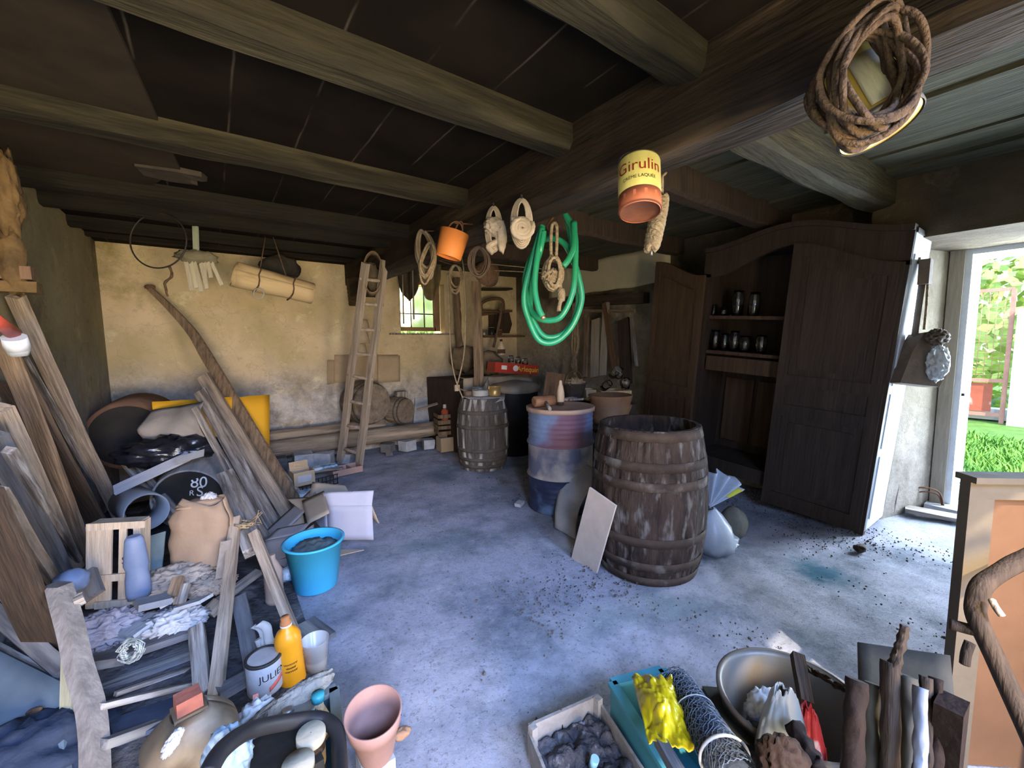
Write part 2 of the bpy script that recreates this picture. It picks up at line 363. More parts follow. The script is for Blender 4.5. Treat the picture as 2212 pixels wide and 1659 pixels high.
# right wall: thick stone wall with a door opening, its inner face at X 4.5
mb = MB(); mb.box((XW+.4, 3.77, 1.4), (.8, 5.6, 3.0)); 
struct('wall_right', mb, WR)
mb = MB().prism([(XW-.0, .95), (XW+.8, .74), (XW+.8, 1.0), (XW, 1.0)], 2.6, T(0, 0, 1.2)); mb.jitter(.008, 6)
struct('trim_1', mb, WD, 'plastered stone reveal beside the side door')
mb = MB(); mb.box((XW+.25, -.1, 2.62), (1.1, 2.3, .78), bev=.04, nz=4); mb.jitter(.03, 3)
LIN = wallmat('lintel_plaster', (.17, .13, .08), (.17, .13, .08), 1.0, .4, (.07, .052, .036), (.07, .052, .036), (.24, .2, .13), (.03, .02, .015))
struct('trim_2', mb, LIN, 'smoke-stained plastered lintel above the side door')
mb = MB(); mb.box((XW+.4, -.72, 1.1), (.8, .5, 2.4)); struct('wall_door_side', mb, WD)
# front wall with the wide opening the photographer stands in; unseen pier and side window shaped to steer the sun
mb = MB(); panel(mb, -1.3, -.75, -.1, 2.8, -.95, -.7); panel(mb, 3.3, 5.3, -.1, 2.8, -.95, -.7); panel(mb, .5, 1.15, -.1, 2.8, -.95, -.7); panel(mb, 1.15, 1.75, -.1, .55, -.95, -.7); panel(mb, 1.75, 3.3, -.1, 2.8, -.95, -.7); panel(mb, -.75, 3.4, 2.45, 2.8, -.95, -.7)
struct('wall_front', mb, WL)
# ceiling
cm = bpy.data.materials.new('sooty_ceiling_boards'); cm.use_nodes = True
def ceil_nodes():
    t = cm.node_tree; N = t.nodes; L = t.links; b = N['Principled BSDF']; b.inputs['Roughness'].default_value = .95; b.inputs['Specular IOR Level'].default_value = .1
    co = N.new('ShaderNodeTexCoord'); sp = N.new('ShaderNodeSeparateXYZ'); L.new(co.outputs['Object'], sp.inputs[0])
    n = N.new('ShaderNodeTexNoise'); n.inputs['Scale'].default_value = 3; n.inputs['Detail'].default_value = 9; L.new(co.outputs['Object'], n.inputs['Vector'])
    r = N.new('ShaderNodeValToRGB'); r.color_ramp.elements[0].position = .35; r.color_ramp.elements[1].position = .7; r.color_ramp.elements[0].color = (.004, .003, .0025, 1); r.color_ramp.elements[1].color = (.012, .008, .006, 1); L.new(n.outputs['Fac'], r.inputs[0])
    # lime-filled seams between boards, .3 m apart
    m1 = N.new('ShaderNodeMath'); m1.operation = 'MULTIPLY_ADD'; m1.inputs[1].default_value = .02; L.new(n.outputs['Fac'], m1.inputs[0]); L.new(sp.outputs['X'], m1.inputs[2])
    m2 = N.new('ShaderNodeMath'); m2.operation = 'MULTIPLY'; m2.inputs[1].default_value = 3.2; L.new(m1.outputs[0], m2.inputs[0])
    m3 = N.new('ShaderNodeMath'); m3.operation = 'FRACT'; L.new(m2.outputs[0], m3.inputs[0])
    r2 = N.new('ShaderNodeValToRGB'); e = r2.color_ramp.elements; e[0].position = .478; e[0].color = (0, 0, 0, 1); e[1].position = .5; e[1].color = (1, 1, 1, 1); x = e.new(.522); x.color = (0, 0, 0, 1); L.new(m3.outputs[0], r2.inputs[0])
    n2 = N.new('ShaderNodeTexNoise'); n2.inputs['Scale'].default_value = 2.5; n2.inputs['Detail'].default_value = 5; L.new(co.outputs['Object'], n2.inputs['Vector'])
    r3 = N.new('ShaderNodeValToRGB'); r3.color_ramp.elements[0].position = .42; r3.color_ramp.elements[1].position = .62; L.new(n2.outputs['Fac'], r3.inputs[0])
    mm = N.new('ShaderNodeMath'); mm.operation = 'MULTIPLY'; L.new(r2.outputs[0], mm.inputs[0]); L.new(r3.outputs[0], mm.inputs[1])
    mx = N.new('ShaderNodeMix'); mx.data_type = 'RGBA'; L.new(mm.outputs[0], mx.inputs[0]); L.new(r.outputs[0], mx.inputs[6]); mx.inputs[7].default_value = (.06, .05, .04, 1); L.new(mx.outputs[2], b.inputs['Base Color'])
    bp = N.new('ShaderNodeBump'); bp.inputs['Strength'].default_value = .4; bp.inputs['Distance'].default_value = .02; L.new(n.outputs['Fac'], bp.inputs['Height']); L.new(bp.outputs[0], b.inputs['Normal'])
ceil_nodes()
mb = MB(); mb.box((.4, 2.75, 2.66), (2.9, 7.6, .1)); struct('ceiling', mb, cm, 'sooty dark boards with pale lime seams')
CR = mat('greenish_ceiling_boards', (.105, .10, .06), (.035, .033, .022), 2.0, st=(12, 1, 12), c3=(.045, .042, .03), s3=.7, t3=.6, bump=.7, coord='Object')
mb = MB(); x = 1.8
rnd = random.Random(5)
while x < 5.2:
    wd = rnd.uniform(.17, .26); mb.box((x+wd/2, 2.6, 2.70+rnd.uniform(-.015, .02)), (wd-.006, 7.4, .03)); x += wd
mb.box((3.5, 2.6, 2.82), (3.6, 7.4, .1)); mb.jitter(.008, 3)
struct('ceiling_right_bay', mb, CR, 'rough greenish brown ceiling boards right of the main beam')
# plywood patch under the ceiling, upper left
mb = MB(); mb.prism([(XL, .9), (-.55, .9), (-.20, 1.9), (-.08, 3.35), (-.42, 4.2), (XL, 4.3)], .02, T(0, 0, 2.60)); 
struct('trim_3', mb, mat('old_fibreboard', (.034, .023, .014), (.014, .009, .006), 3, bump=.3), 'brown fibreboard sheet nailed under the ceiling')
# beam and joists
def beam(label, x0, x1, yc, w_, z0, z1, m=JOIST, sag=0.0, amp=.012, seed=0, skew=0, group='ceiling joists'):
    n = 24; rs = []
    for i in range(n+1):
        t = i/n; x = lerp(x0, x1, t); dz = -sag*sin(pi*t)
        y = yc+skew*(t-.5); c = .18*w_
        sec = [(-w_/2+c, 0), (w_/2-c, 0), (w_/2, c), (w_/2, z1-z0), (-w_/2, z1-z0), (-w_/2, c)]
        r = []
        for a, (dy, z) in enumerate(sec):
            nn = noise.noise_vector(Vector((x*2.5+seed, a*3.3, seed)))
            r.append(Vector((x, y+dy+nn.y*amp, z0+z+(dz+nn.z*amp if z < .9*(z1-z0) else 0))))
        rs.append(r)
    return thing('ceiling_joist', label, 'beam', MB().rings(rs, smooth=False), m, None, group)
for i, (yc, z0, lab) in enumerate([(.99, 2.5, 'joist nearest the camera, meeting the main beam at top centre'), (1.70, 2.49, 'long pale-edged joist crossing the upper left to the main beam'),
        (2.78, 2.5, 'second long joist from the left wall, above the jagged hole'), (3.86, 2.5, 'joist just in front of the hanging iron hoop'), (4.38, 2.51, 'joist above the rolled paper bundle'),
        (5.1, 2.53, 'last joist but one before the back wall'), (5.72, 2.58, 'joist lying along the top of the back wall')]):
    beam(lab, XL, 1.62, yc, .15, z0, 2.62, JOIST if i < 3 else JOIST_SHADED, seed=i*5)
GR = mat('greenish_joist_wood', (.075, .064, .036), (.03, .025, .015), 2.2, st=(1, 9, 9), c3=(.11, .095, .055), s3=.8, t3=.6, bump=.5)
beam('sagging greenish joist right of the main beam, ending over the wardrobe', 1.8, 4.55, 1.05, .16, 2.50, 2.72, GR, .06, .02, 40, -.1)
beam('short dark joist behind the hanging paint can', 1.8, 4.55, 1.78, .14, 2.5, 2.72, W_DARK, .0, .02, 50, .05)
beam('dark joist deep in the right bay above the hose', 1.8, 4.55, 2.9, .14, 2.5, 2.72, W_DARK, 0, .02, 55)
beam('dark joist at the far end of the right bay', 1.8, 4.55, 4.2, .14, 2.5, 2.72, W_DARK, 0, .02, 58)
n = 34; rs = []
for i in range(n+1):
    y = lerp(-.75, 6.15, i/n); r = []
    for a, (x, z) in enumerate([(1.57, 2.62), (1.57, 2.33), (1.61, 2.29), (1.80, 2.29), (1.84, 2.33), (1.84, 2.75), (1.57, 2.75)]):
        nn = noise.noise_vector(Vector((a*2.1, y*2.2, 3)))*.022; r.append((x+nn.x, y, z+nn.y))
    rs.append(r)
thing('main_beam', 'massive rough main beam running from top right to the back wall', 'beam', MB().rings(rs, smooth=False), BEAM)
# splinters of plaster hole in the ceiling left
mb = MB(); h0 = P(375, 375, 'z', 2.6)
thing('plaster_patch', 'pale torn plaster patch with a dark hole under the ceiling', 'plaster', MB().prism([(-.17, -.09), (.02, -.12), (.14, -.10), (.17, -.02), (.14, .0), (.10, -.04), (.06, -.02), (.08, .05), (.12, .08), (-.02, .10), (-.15, .06)], .03, T(h0.x, h0.y, 2.59)).jitter(.012, 9), mat('dusty_plaster', (.06, .048, .038), (.03, .024, .02), 8))
# ---- window in the back wall
rt = ob('window_1', MB(), IRON); rt['kind'] = 'structure'
WF = mat('window_frame_wood', (.30, .19, .11), (.16, .1, .06), 5, bump=.3)
yw = YB+.16; a0, a1, b0, b1 = wx0+.02, wx1-.10, wz0+.04, wz1
mb = MB()
for (x0, x1, z0, z1) in ((a0, a0+.04, b0, b1), (a1-.02, a1+.08, b0, b1), (a0, a1, b0, b0+.06)): mb.box(((x0+x1)/2, yw, (z0+z1)/2), (x1-x0, .05, z1-z0), bev=.004)
ob('window_frame', mb, WF, rt)
mb = MB()
for t in (.36, .72): mb.cyl((lerp(a0, a1, t), yw+.02, b0), (lerp(a0, a1, t), yw+.02, b1), .010)
mb.cyl((a0, yw+.02, b0+.27), (a1, yw+.02, b0+.27), .009); ob('iron_bars', mb, IRON, rt)
ob('window_pane', MB().box(((a0+a1)/2, yw+.05, (b0+b1)/2), (a1-a0, .004, b1-b0)), mat('dusty_glass', (.9, .9, .88), (.75, .75, .7), 8, rough=.15, trans=.95, bump=0), rt)
struct('trim_4', MB().box(((wx0+wx1)/2-.03, YB+.0, wz0-.012), (wx1-wx0+.30, .12, .022), bev=.004).jitter(.003, 8), W_GREY, 'thin ledge below the back window')
# ---- side door frame, sill and outside reveal
DF = mat('pale_blue_door_paint', (.72, .77, .85), (.58, .64, .72), 7, rough=.6, c3=(.5, .47, .42), s3=3, t3=.68)
rt = ob('door_1', MB(), DF); rt['kind'] = 'structure'
y0 = .66; XD = XW+.72
ob('door_jamb', MB().box((XD+.22, y0, 1.12), (.5, .05, 2.24), bev=.006), DF, rt)
ob('inner_jamb', MB().box((XD-.03, y0+.06, 1.12), (.06, .09, 2.26), bev=.008), mat('greyed_door_post', (.42, .38, .32), (.3, .27, .22), 4, st=G), rt)
ob('door_head', MB().box((XD+.2, .0, 2.24), (.45, 1.36, .09), bev=.008), DF, rt)
ob('latch_eye', MB().cyl((XD-.02, y0-.03, 1.02), (XD-.02, y0-.05, 1.02), .014), IRON, rt)
ob('sill', MB().box((XD+.0, .1, .02), (.36, 1.35, .05), bev=.01).jitter(.006, 5), mat('worn_stone_sill', (.45, .48, .52), (.3, .3, .32), 6), rt)
# ================================================================ outdoors, seen through the door and the window
GRASS = mat('sunlit_grass_ground', (.13, .28, .05), (.07, .15, .03), 5, bump=.6)
struct('ground', MB().box((14, 3, -.08), (60, 60, .1)), GRASS)
gv = mat('grass_blades', (.20, .42, .07), (.10, .26, .04), 3, rough=.7)
mb = MB(); rnd = random.Random(3)
def blades(mb, n, x0, x1, y0, y1, hmin, hmax):
    for _ in range(n):
        x, y = rnd.uniform(x0, x1), rnd.uniform(y0, y1)
        h = rnd.uniform(hmin, hmax)*(1+.7*noise.noise(Vector((x, y, 0)))); a = rnd.uniform(0, 6.28); l = rnd.uniform(.2, .8)*h; wd = .012
        p = Vector((x, y, -.03)); s = Vector((cos(a+1.57), sin(a+1.57), 0))*wd; d = Vector((cos(a), sin(a), 0))*l
        vs = [mb.bm.verts.new(q) for q in (p-s, p+s, p+d*.4+s*.7+Vector((0, 0, h*.7)), p+d*.4-s*.7+Vector((0, 0, h*.7)), p+d+Vector((0, 0, h)))]
        mb.bm.faces.new((vs[0], vs[1], vs[2], vs[3])); mb.bm.faces.new((vs[3], vs[2], vs[4]))
blades(mb, 6000, 5.6, 9.2, -.8, 1.0, .06, .22)
tag(ob('grass', mb, gv), 'sunlit green grass and weeds outside the side door', 'grass', kind='stuff')
def leaves(mb, n, c, d, s, seed):
    rr = random.Random(seed)
    for _ in range(n):
        v = Vector((rr.gauss(0, 1), rr.gauss(0, 1), rr.gauss(0, 1))).normalized()*rr.uniform(.65, 1)
        p = Vector((c[0]+v.x*d[0], c[1]+v.y*d[1], c[2]+v.z*d[2])); q = Matrix.Rotation(rr.uniform(0, 6.28), 3, v) @ v.orthogonal().normalized(); r2 = v.cross(q)*.6
        q = q+v*rr.uniform(-.5, .5); k = s*rr.uniform(.6, 1.2)
        vs = [mb.bm.verts.new(z) for z in (p-q*k, p+r2*k, p+q*k, p-r2*k)]; mb.bm.faces.new(vs)
LEAF = mat('sunlit_leaves', (.60, .70, .24), (.28, .42, .10), 1.5, rough=.6, bump=0)
for (c, d, lab) in (((15, .6, 2.0), (2.2, 2.6, 2.6), 'leafy sunlit tree behind the yard gate'), ((10.6, 2.3, 2.3), (.4, .6, .7), 'ivy clump hanging over the gate top'), ((17, -5, 2.5), (2, 2.6, 3), 'bright tree far right beyond the gatepost'), ((3.6, 11.5, 2.3), (3, 1.5, 2.6), 'yellow-green tree outside the small back window')):
    t = root('tree', lab, 'tree', T(c[0], c[1], 0)); mb = MB(); leaves(mb, 3200 if d[0] > 1 else 900, (0, 0, c[2]), d, .16 if d[0] > 1 else .1, int(c[0])); ob('foliage', mb, LEAF, t)
    ob('trunk', MB().cyl((0, 0, -.1), (0, 0, c[2]), .14, .07), W_GREY, t)
# gate
gp = P(2090, 905); gx = gp.x
def gy(px, z=1.0): return P(px, 742, 'x', gx).y
g = root('yard_gate', 'rusty framed yard gate with wire mesh above a red panel', 'gate', T(gx, 0, 0))
ya, yb_ = gy(2180), gy(2020)
zt = 1.5+(742-650)/(905-742)*1.5; zm = 1.5-(825-742)/(905-742)*1.5
fm_ = mat('gate_rust_pink', (.62, .30, .24), (.45, .2, .16), 6, rough=.6)
mb = MB()
for y in (ya, yb_): mb.box((0, y, (zt-.04)/2), (.06, .06, zt+.04))
for z in (zt, zm, .12): mb.box((0, (ya+yb_)/2, z), (.05, yb_-ya, .06))
ob('gate_frame', mb, fm_, g)
ob('sheet_panel', MB().box((.01, (ya+yb_)/2+.03, (zm+.12)/2), (.01, (yb_-ya)-.22, zm-.22)), mat('faded_red_sheet', (.5, .13, .08), (.38, .1, .07), 4, c3=(.7, .6, .55), s3=3, t3=.6), g)
mb = MB(); k = 0
while ya+k*.09 < yb_: mb.cyl((0, ya+k*.09, zm), (0, ya+k*.09, zt), .004, n=5); k += 1
for j in range(1, 16): mb.cyl((0, ya, zm+j*(zt-zm)/16), (0, yb_, zm+j*(zt-zm)/16), .004, n=5)
ob('wire_mesh', mb, fm_, g)
WP = mat('white_rendered_stone', (.8, .8, .82), (.62, .62, .66), 3)
thing('gate_post', 'white rendered gatepost right of the yard gate', 'post', MB().box((gx+.05, ya-.32, .95), (.45, .5, 2.1), bev=.02), WP)
thing('yard_wall', 'pale wall base below the mesh gate along the yard', 'wall', MB().box((gx+.35, yb_+.3, .1), (.3, 3.6, .2), bev=.02), WP)
thing('yard_wall', 'grey stone house wall beyond the gatepost', 'wall', MB().box((gx+3, ya-2.3, .9), (.4, 3.2, 1.9), bev=.02), mat('grey_stone_wall', (.5, .5, .52), (.35, .35, .38), 4))
# ================================================================ things at the back wall
_P = P
def P(x, y, k='z', v=0.0):
    return _P(x, y, k, v+.45 if (k == 'y' and v > 5.0) else v)
def ringpts(c, ax, ay, n=40, u=None, v=None):
    u = u or RI; v = v or UP
    return [Vector(c)+Vector(u)*ax*cos(2*pi*k/n)+Vector(v)*ay*sin(2*pi*k/n) for k in range(n)]
# hoop
c = P(342, 520, 'y', 4.3); r_ = pxm(61, c)
hp = root('iron_hoop', 'thin iron hoop hanging from the ceiling in front of the back wall', 'hoop', T(*c))
ob('ring', MB().tube([p-c for p in ringpts(c, r_, r_*.97)], .006, loop=True), IRON, hp)
q = P(365, 576, 'y', 4.3); e = P(362, 640, 'y', 4.3)
ob('dangling_twine', MB().tube(smooth_path([q-c, lerp(q, e, .3)-c+Vector((.02, 0, 0)), lerp(q, e, .6)-c-Vector((.02, 0, 0)), e-c]), .009, 5).jitter(.008, 30), ROPE_D, hp)
for px_, t0, b0 in ((252, 560, 625), (222, 525, 560)):
    a, b = P(px_, t0, 'y', 5.67), P(px_+4, b0, 'y', 5.67)
    thing('cobweb_strand', 'dusty cobweb tuft on the back wall, '+('right' if px_ > 240 else 'left')+' one of two beside the hoop', 'cobweb', MB().tube([lerp(a, b, t/8)+Vector((.02*sin(t*2), 0, 0)) for t in range(9)], .010, 5).jitter(.012, 25), mat('dusty_cobweb', (.16, .12, .05), (.1, .07, .03), 10))
# bundle of lath strips on a pale stick
st = root('lath_bundle', 'bundle of short pale lath strips hanging from a greenish stick', 'bundle', T(*P(425, 550, 'y', 4.9)))
o0 = P(425, 550, 'y', 4.9); a, b = P(422, 488, 'y', 4.9), P(424, 548, 'y', 4.9)
ob('hanging_stick', MB().box((0, 0, (b-a).length/2), (.045, .02, (b-a).length), fr(a-o0, b-o0, RI), bev=.003), mat('pale_green_paint', (.42, .48, .38), (.3, .35, .28), 6), st)
LT = mat('pale_lath', (.62, .57, .44), (.45, .40, .3), 3, st=G)
for (x0, y0_, x1, y1) in ((395, 560, 415, 628), (405, 557, 425, 622), (412, 560, 436, 630), (425, 556, 448, 624), (434, 560, 444, 612), (440, 552, 456, 600), (446, 556, 480, 616)):
    a, b = P(x0+6, y0_, 'y', 4.9)-o0, P(x1, y1, 'y', 4.86)-o0; ob('strip', MB().box((0, 0, (b-a).length/2), (.034, .012, (b-a).length), fr(a, b, RI), bev=.002), LT, st)
ob('binding_cloth', MB().blob((0, 0, -.02), (.32, .1, .12), .4, 3, 4), mat('dusty_grey_cloth', (.24, .22, .15), (.14, .12, .08), 9, bump=.6), st)
# rolled paper
a, b = P(506, 592, 'y', 4.85), P(672, 633, 'y', 4.85); rr = pxm(28, a)
PR = mat('yellowed_rolled_paper', (.62, .47, .27), (.50, .36, .19), 2.5, st=(3, 3, .6), c3=(.38, .26, .13), s3=3, t3=.64, bump=.15)
rp_ = root('paper_roll', 'long roll of yellowed paper slung in wires from the ceiling', 'paper roll', fr(a, b, RI)); L_ = (b-a).length
def spiral(u, v):
    k = u*2*pi*2.3; r2 = rr*(1.0-.10*u)*(1-.12*v)+.006*noise.noise(Vector((u*9, v*4, 1)))
    return (r2*cos(k), r2*sin(k), L_*v+.02*sin(k*1.3))
ob('rolled_sheet', MB().sheet(spiral, 70, 10, .004), PR, rp_)
inv = fr(a, b, RI).inverted()
for t in (.28, .72):
    ob('tie_string', MB().tube([Vector(((rr*1.04)*cos(k/16*2*pi), (rr*1.04)*sin(k/16*2*pi), L_*t+.015*sin(k))) for k in range(16)], .007, 5, loop=True), ROPE_D, rp_)
for (x0, x1, t) in ((573, 560, .3), (590, 618, .72)):
    s0, s1 = P(x0, 512, 'y', 4.85), P(x1, 590+8*t, 'y', 4.8); ob('suspension_wire', MB().tube([inv @ s0, inv @ s1], .006, 5), ROPE_D, rp_)
ob('ring_end', MB().tube([inv @ p for p in ringpts(P(559, 634, 'y', 4.7), .05, .05, 16)], .005, 5, loop=True), PAPER, rp_)
thing('sacking_bundle', 'dark crumpled sacking lying on top of the paper roll', 'sack', MB().blob((0, 0, 0), (.42, .16, .26), .3, 2.2, 9), mat('black_sacking', (.05, .045, .04), (.02, .018, .015), 8, bump=.8), T(*P(606, 577, 'y', 5.1)))
# wicker flask by the ladder
c = P(762, 632, 'y', 5.5)
wf = root('wicker_flask', 'dark narrow wicker holder hanging on a string left of the ladder', 'wicker holder', T(*c)); hh = pxm(28, c); w0 = pxm(12, c)
prof = [(w0*.72, -hh)]+[(lerp(w0*.72, w0, i/14)+.006*(i % 2), -hh+2*hh*i/14) for i in range(15)]+[(w0*.8, hh), (w0*.75, hh*.5)]
ob('woven_body', MB().lathe(prof, 16), mat('dark_wicker', (.20, .14, .07), (.06, .04, .02), 26, st=(1, 1, 3), bump=1), wf)
ob('hanging_string', MB().tube([Vector((0, 0, hh)), Vector((0.0, 0, hh+.27))], .004, 5), ROPE_D, wf)
# ladder
La, Lb = P(790, 568, 'y', 4.52), P(735, 997, 'z', .02); Ra, Rb = P(831, 562, 'y', 4.5), P(775, 1005, 'z', .02)
for q in (Lb, Rb): q.z = max(q.z, .01)
ld = root('wooden_ladder', 'tall weathered wooden ladder leaning against the back wall', 'ladder', T(*lerp(Lb, Rb, .5))); o0 = lerp(Lb, Rb, .5)
for a, b, nm in ((Lb, La, 'l'), (Rb, Ra, 'r')):
    L_ = (b-a).length; F = fr(a-o0, b-o0, Rb-Lb)
    s = MB().box((0, 0, L_/2), (.085, .055, L_), bev=.012, nz=14)
    for v in s.bm.verts: v.co.x += noise.noise(Vector((v.co.z*1.2, 3, 0)))*.02; v.co.x *= 1-.15*v.co.z/L_
    ob('stile', s, W_LADDER, ld, F)
for yl, yr in ((602, 606), (654, 658), (710, 712), (762, 766), (810, 818), (865, 872), (917, 924), (967, 980)):
    tl = (yl-568)/(997-568); trr = (yr-562)/(1005-562)
    def zat(A, B, y):  # point on stile whose image row is y
        lo, hi = 0.0, 1.0
        for _ in range(30):
            m_ = (lo+hi)/2; p = lerp(A, B, m_); py = 829.5-FPX*(p-EYE).dot(UP)/(p-EYE).dot(FW)
            if py > y: lo = m_
            else: hi = m_
        return lerp(A, B, lo)
    p, q = zat(Lb, La, yl)-o0, zat(Rb, Ra, yr)-o0; d = (q-p).normalized()
    ob('rung', MB().tube([p-d*.045, lerp(p, q, .5)+Vector((0, 0, -.008)), q+d*.05], .021, 9, flat=.8), W_LADDER, ld)
# sieve hoop hanging on the ladder top
c = P(805, 592, 'y', 4.62); mb = MB()
mb.sheet(lambda u, v: c+(RI*cos(u*2*pi)*.105+UP*sin(u*2*pi)*.22)*(1)+Vector((-.05, -.16, .02))*(v-.5), 40, 2, .008)
thing('sieve_hoop', 'bent wooden sieve hoop hooked over the top of the ladder', 'hoop', mb, W_TAN)
thing('hanging_rag', 'dark cloth hanging inside the sieve hoop at the ladder top', 'cloth', MB().blob((0, 0, 0), (.15, .05, .32), .3, 2, 3), mat('dusty_brown_cloth', (.14, .11, .07), (.07, .05, .035), 9, bump=.7), T(*P(805, 598, 'y', 4.7)))
# stacked pots on a board between stiles, flattened cartons
CARD_W = mat('dusty_cardboard', (.47, .36, .24), (.38, .28, .18), 4, bump=.12)
ct = root('flattened_carton', 'flattened torn cardboard carton on the back wall behind the ladder', 'carton', T(*P(785, 797, 'y', 5.62))); o0 = P(785, 797, 'y', 5.62)
for (x0, x1, t0, b0, yy) in ((707, 722, 778, 828, 5.6), (722, 860, 766, 824, 5.64), (816, 864, 768, 824, 5.60)):
    A, B, C_, D_ = P(x0, t0, 'y', yy)-o0, P(x1, t0, 'y', yy)-o0, P(x1, b0, 'y', yy)-o0, P(x0, b0+3, 'y', yy)-o0
    ob('carton_panel', MB().sheet(lambda u, v: lerp(lerp(A, B, u), lerp(D_, C_, u), v)+Vector((0, .01*noise.noise(Vector((u*4, v*4, x0))), 0)), 8, 6, .006), CARD_W, ct)
for k, (y_, w_) in enumerate(((697, 16), (722, 20), (750, 18))):
    c = P(786-k*3, y_+5, 'y', 5.55); r_ = pxm(w_*.75, c)
    thing('clay_pot', ('topmost', 'middle', 'lowest')[k]+' of the pale pots stacked behind the ladder', 'pot', MB().lathe([(r_*.65, .08), (r_*.9, -.02), (r_, -.07), (r_*1.05, -.075), (r_*1.05, -.095), (r_*.8, -.095)], 20), mat('pale_clay', (.66, .55, .40), (.52, .42, .3), 5), T(*c), 'pots behind the ladder')
# ---------------------------------------------------------------- barrels
def barrel(label, M, H, re, rm, m, hoops, hm, n=24, open_top=False, ry=1.0, head_m=None, inner=None, name='wooden_barrel', loc_head=(0, 1), hoopw=.035, rough=.0, cat='barrel', bilge=.5):
    rt = root(name, label, cat, M); S = 4
    def rad(t): k = (t-bilge)/(bilge if t < bilge else 1-bilge); return re+(rm-re)*(1-abs(k)**2.2)
    rs = []; rnd = random.Random(int(H*1000)); off = [rnd.uniform(-.004, .004) for _ in range(n)]
    for i in range(17):
        t = i/16; r = []
        for k in range(n):
            for s_ in range(S):
                a = 2*pi*(k+s_/S)/n; g = -.006 if s_ == 0 else off[k]
                rr_ = rad(t)+g+rough*noise.noise(Vector((k*3.1, s_, t*5))); r.append((rr_*cos(a), rr_*sin(a), H*t))
        rs.append(r)
    th = .028
    if open_top:
        for t in (1, .8, .5, .2, .06):
            rs.append([((rad(t)-th)*cos(2*pi*j/(n*S)), (rad(t)-th)*sin(2*pi*j/(n*S)), H*t) for j in range(n*S)])
        ob('staves', MB().rings(rs, True, True, smooth=False), m, rt)
    else:
        for t in (1, .965): rs.append([((rad(t)-th)*cos(2*pi*j/(n*S)), (rad(t)-th)*sin(2*pi*j/(n*S)), H*t) for j in range(n*S)])
        rs2 = rs; rs2.insert(0, [((rad(0)-th)*cos(2*pi*j/(n*S)), (rad(0)-th)*sin(2*pi*j/(n*S)), 0) for j in range(n*S)]); rs2.insert(0, [((rad(0)-th)*cos(2*pi*j/(n*S)), (rad(0)-th)*sin(2*pi*j/(n*S)), H*.035) for j in range(n*S)])
        ob('staves', MB().rings(rs2, True, True, smooth=False), m, rt)
        r0 = rad(0)-th+.004
        for z in (H*.03, H*.96): ob('barrel_head', MB().lathe([(r0, z-.005), (r0, z+.008)], 40), head_m or m, rt)
    for t in hoops:
        w2 = hoopw/H/2; prof = [(rad(t-w2)+.001, H*(t-w2)), (rad(t-w2)+.006, H*(t-w2)), (rad(t+w2)+.006, H*(t+w2)), (rad(t+w2)+.001, H*(t+w2))]
        ob('hoop', MB().lathe(prof, n*2, close0=False, close1=False), hm, rt)
    return rt
BW = mat('old_barrel_oak', (.055, .034, .024), (.010, .006, .005), 5, st=(3, 3, 1), c3=(.12, .105, .095), s3=6, t3=.60, bump=.6)
HP = mat('rusty_hoop', (.075, .05, .036), (.025, .016, .012), 7, c3=(.15, .13, .115), s3=6, t3=.6, bump=.3, metal=.1)
fb = P(1395, 1262); dr = Vector((fb.x, fb.y, 0)).normalized(); cb = fb+dr*.31
big = barrel('large open weathered oak barrel standing in the middle foreground', T(cb.x, cb.y, .0), .965, .318, .372, BW, (.025, .13, .30, .66, .78, .965), HP, open_top=True, rough=.01, hoopw=.055, bilge=.47)
fb = P(1045, 1020); dr = Vector((fb.x, fb.y, 0)).normalized(); cm2 = fb+dr*.26
BG = mat('greyed_barrel_oak', (.15, .13, .115), (.05, .04, .036), 2.4, st=(7, 7, 1), c3=(.42, .39, .36), s3=2, t3=.58, bump=.6)
HG = mat('greyed_hoop', (.14, .12, .10), (.06, .05, .042), 7, bump=.3)
barrel('dusty grey barrel with tins on top, standing mid-room', T(cm2.x, cm2.y, 0), .86, .262, .318, BG, (.07, .17, .30, .62, .82), HG, hoopw=.045)
TOPM = Vector((cm2.x, cm2.y, .86))
# two casks on timbers behind the ladder
c = P(790, 900, 'y', 5.4); f2 = P(815, 880, 'y', 5.1)
WK = mat('cask_wood', (.30, .24, .18), (.13, .10, .075), 2.4, st=(7, 7, 1), bump=.5)
def cask(label, px_, py_, y_, r_, L_, dirv, m=WK, hm=HG):
    c = P(px_, py_, 'y', y_); d = Vector(dirv).normalized(); F = fr(c+d*L_, c, (0, 0, 1)); F2 = fr(c, c+d*L_, (0, 0, 1))
    return barrel(label, F2, L_, r_, r_*1.14, m, (.08, .25, .75, .92), hm, n=18, hoopw=.02, name='wooden_cask', cat='cask')
cask('medium wooden cask lying behind the ladder', 806, 872, 5.2, .265, .40, (-.25, 1, .02))
cask('small wooden keg lying right of the ladder', 879, 888, 5.2, .168, .34, (-.55, 1, .05))
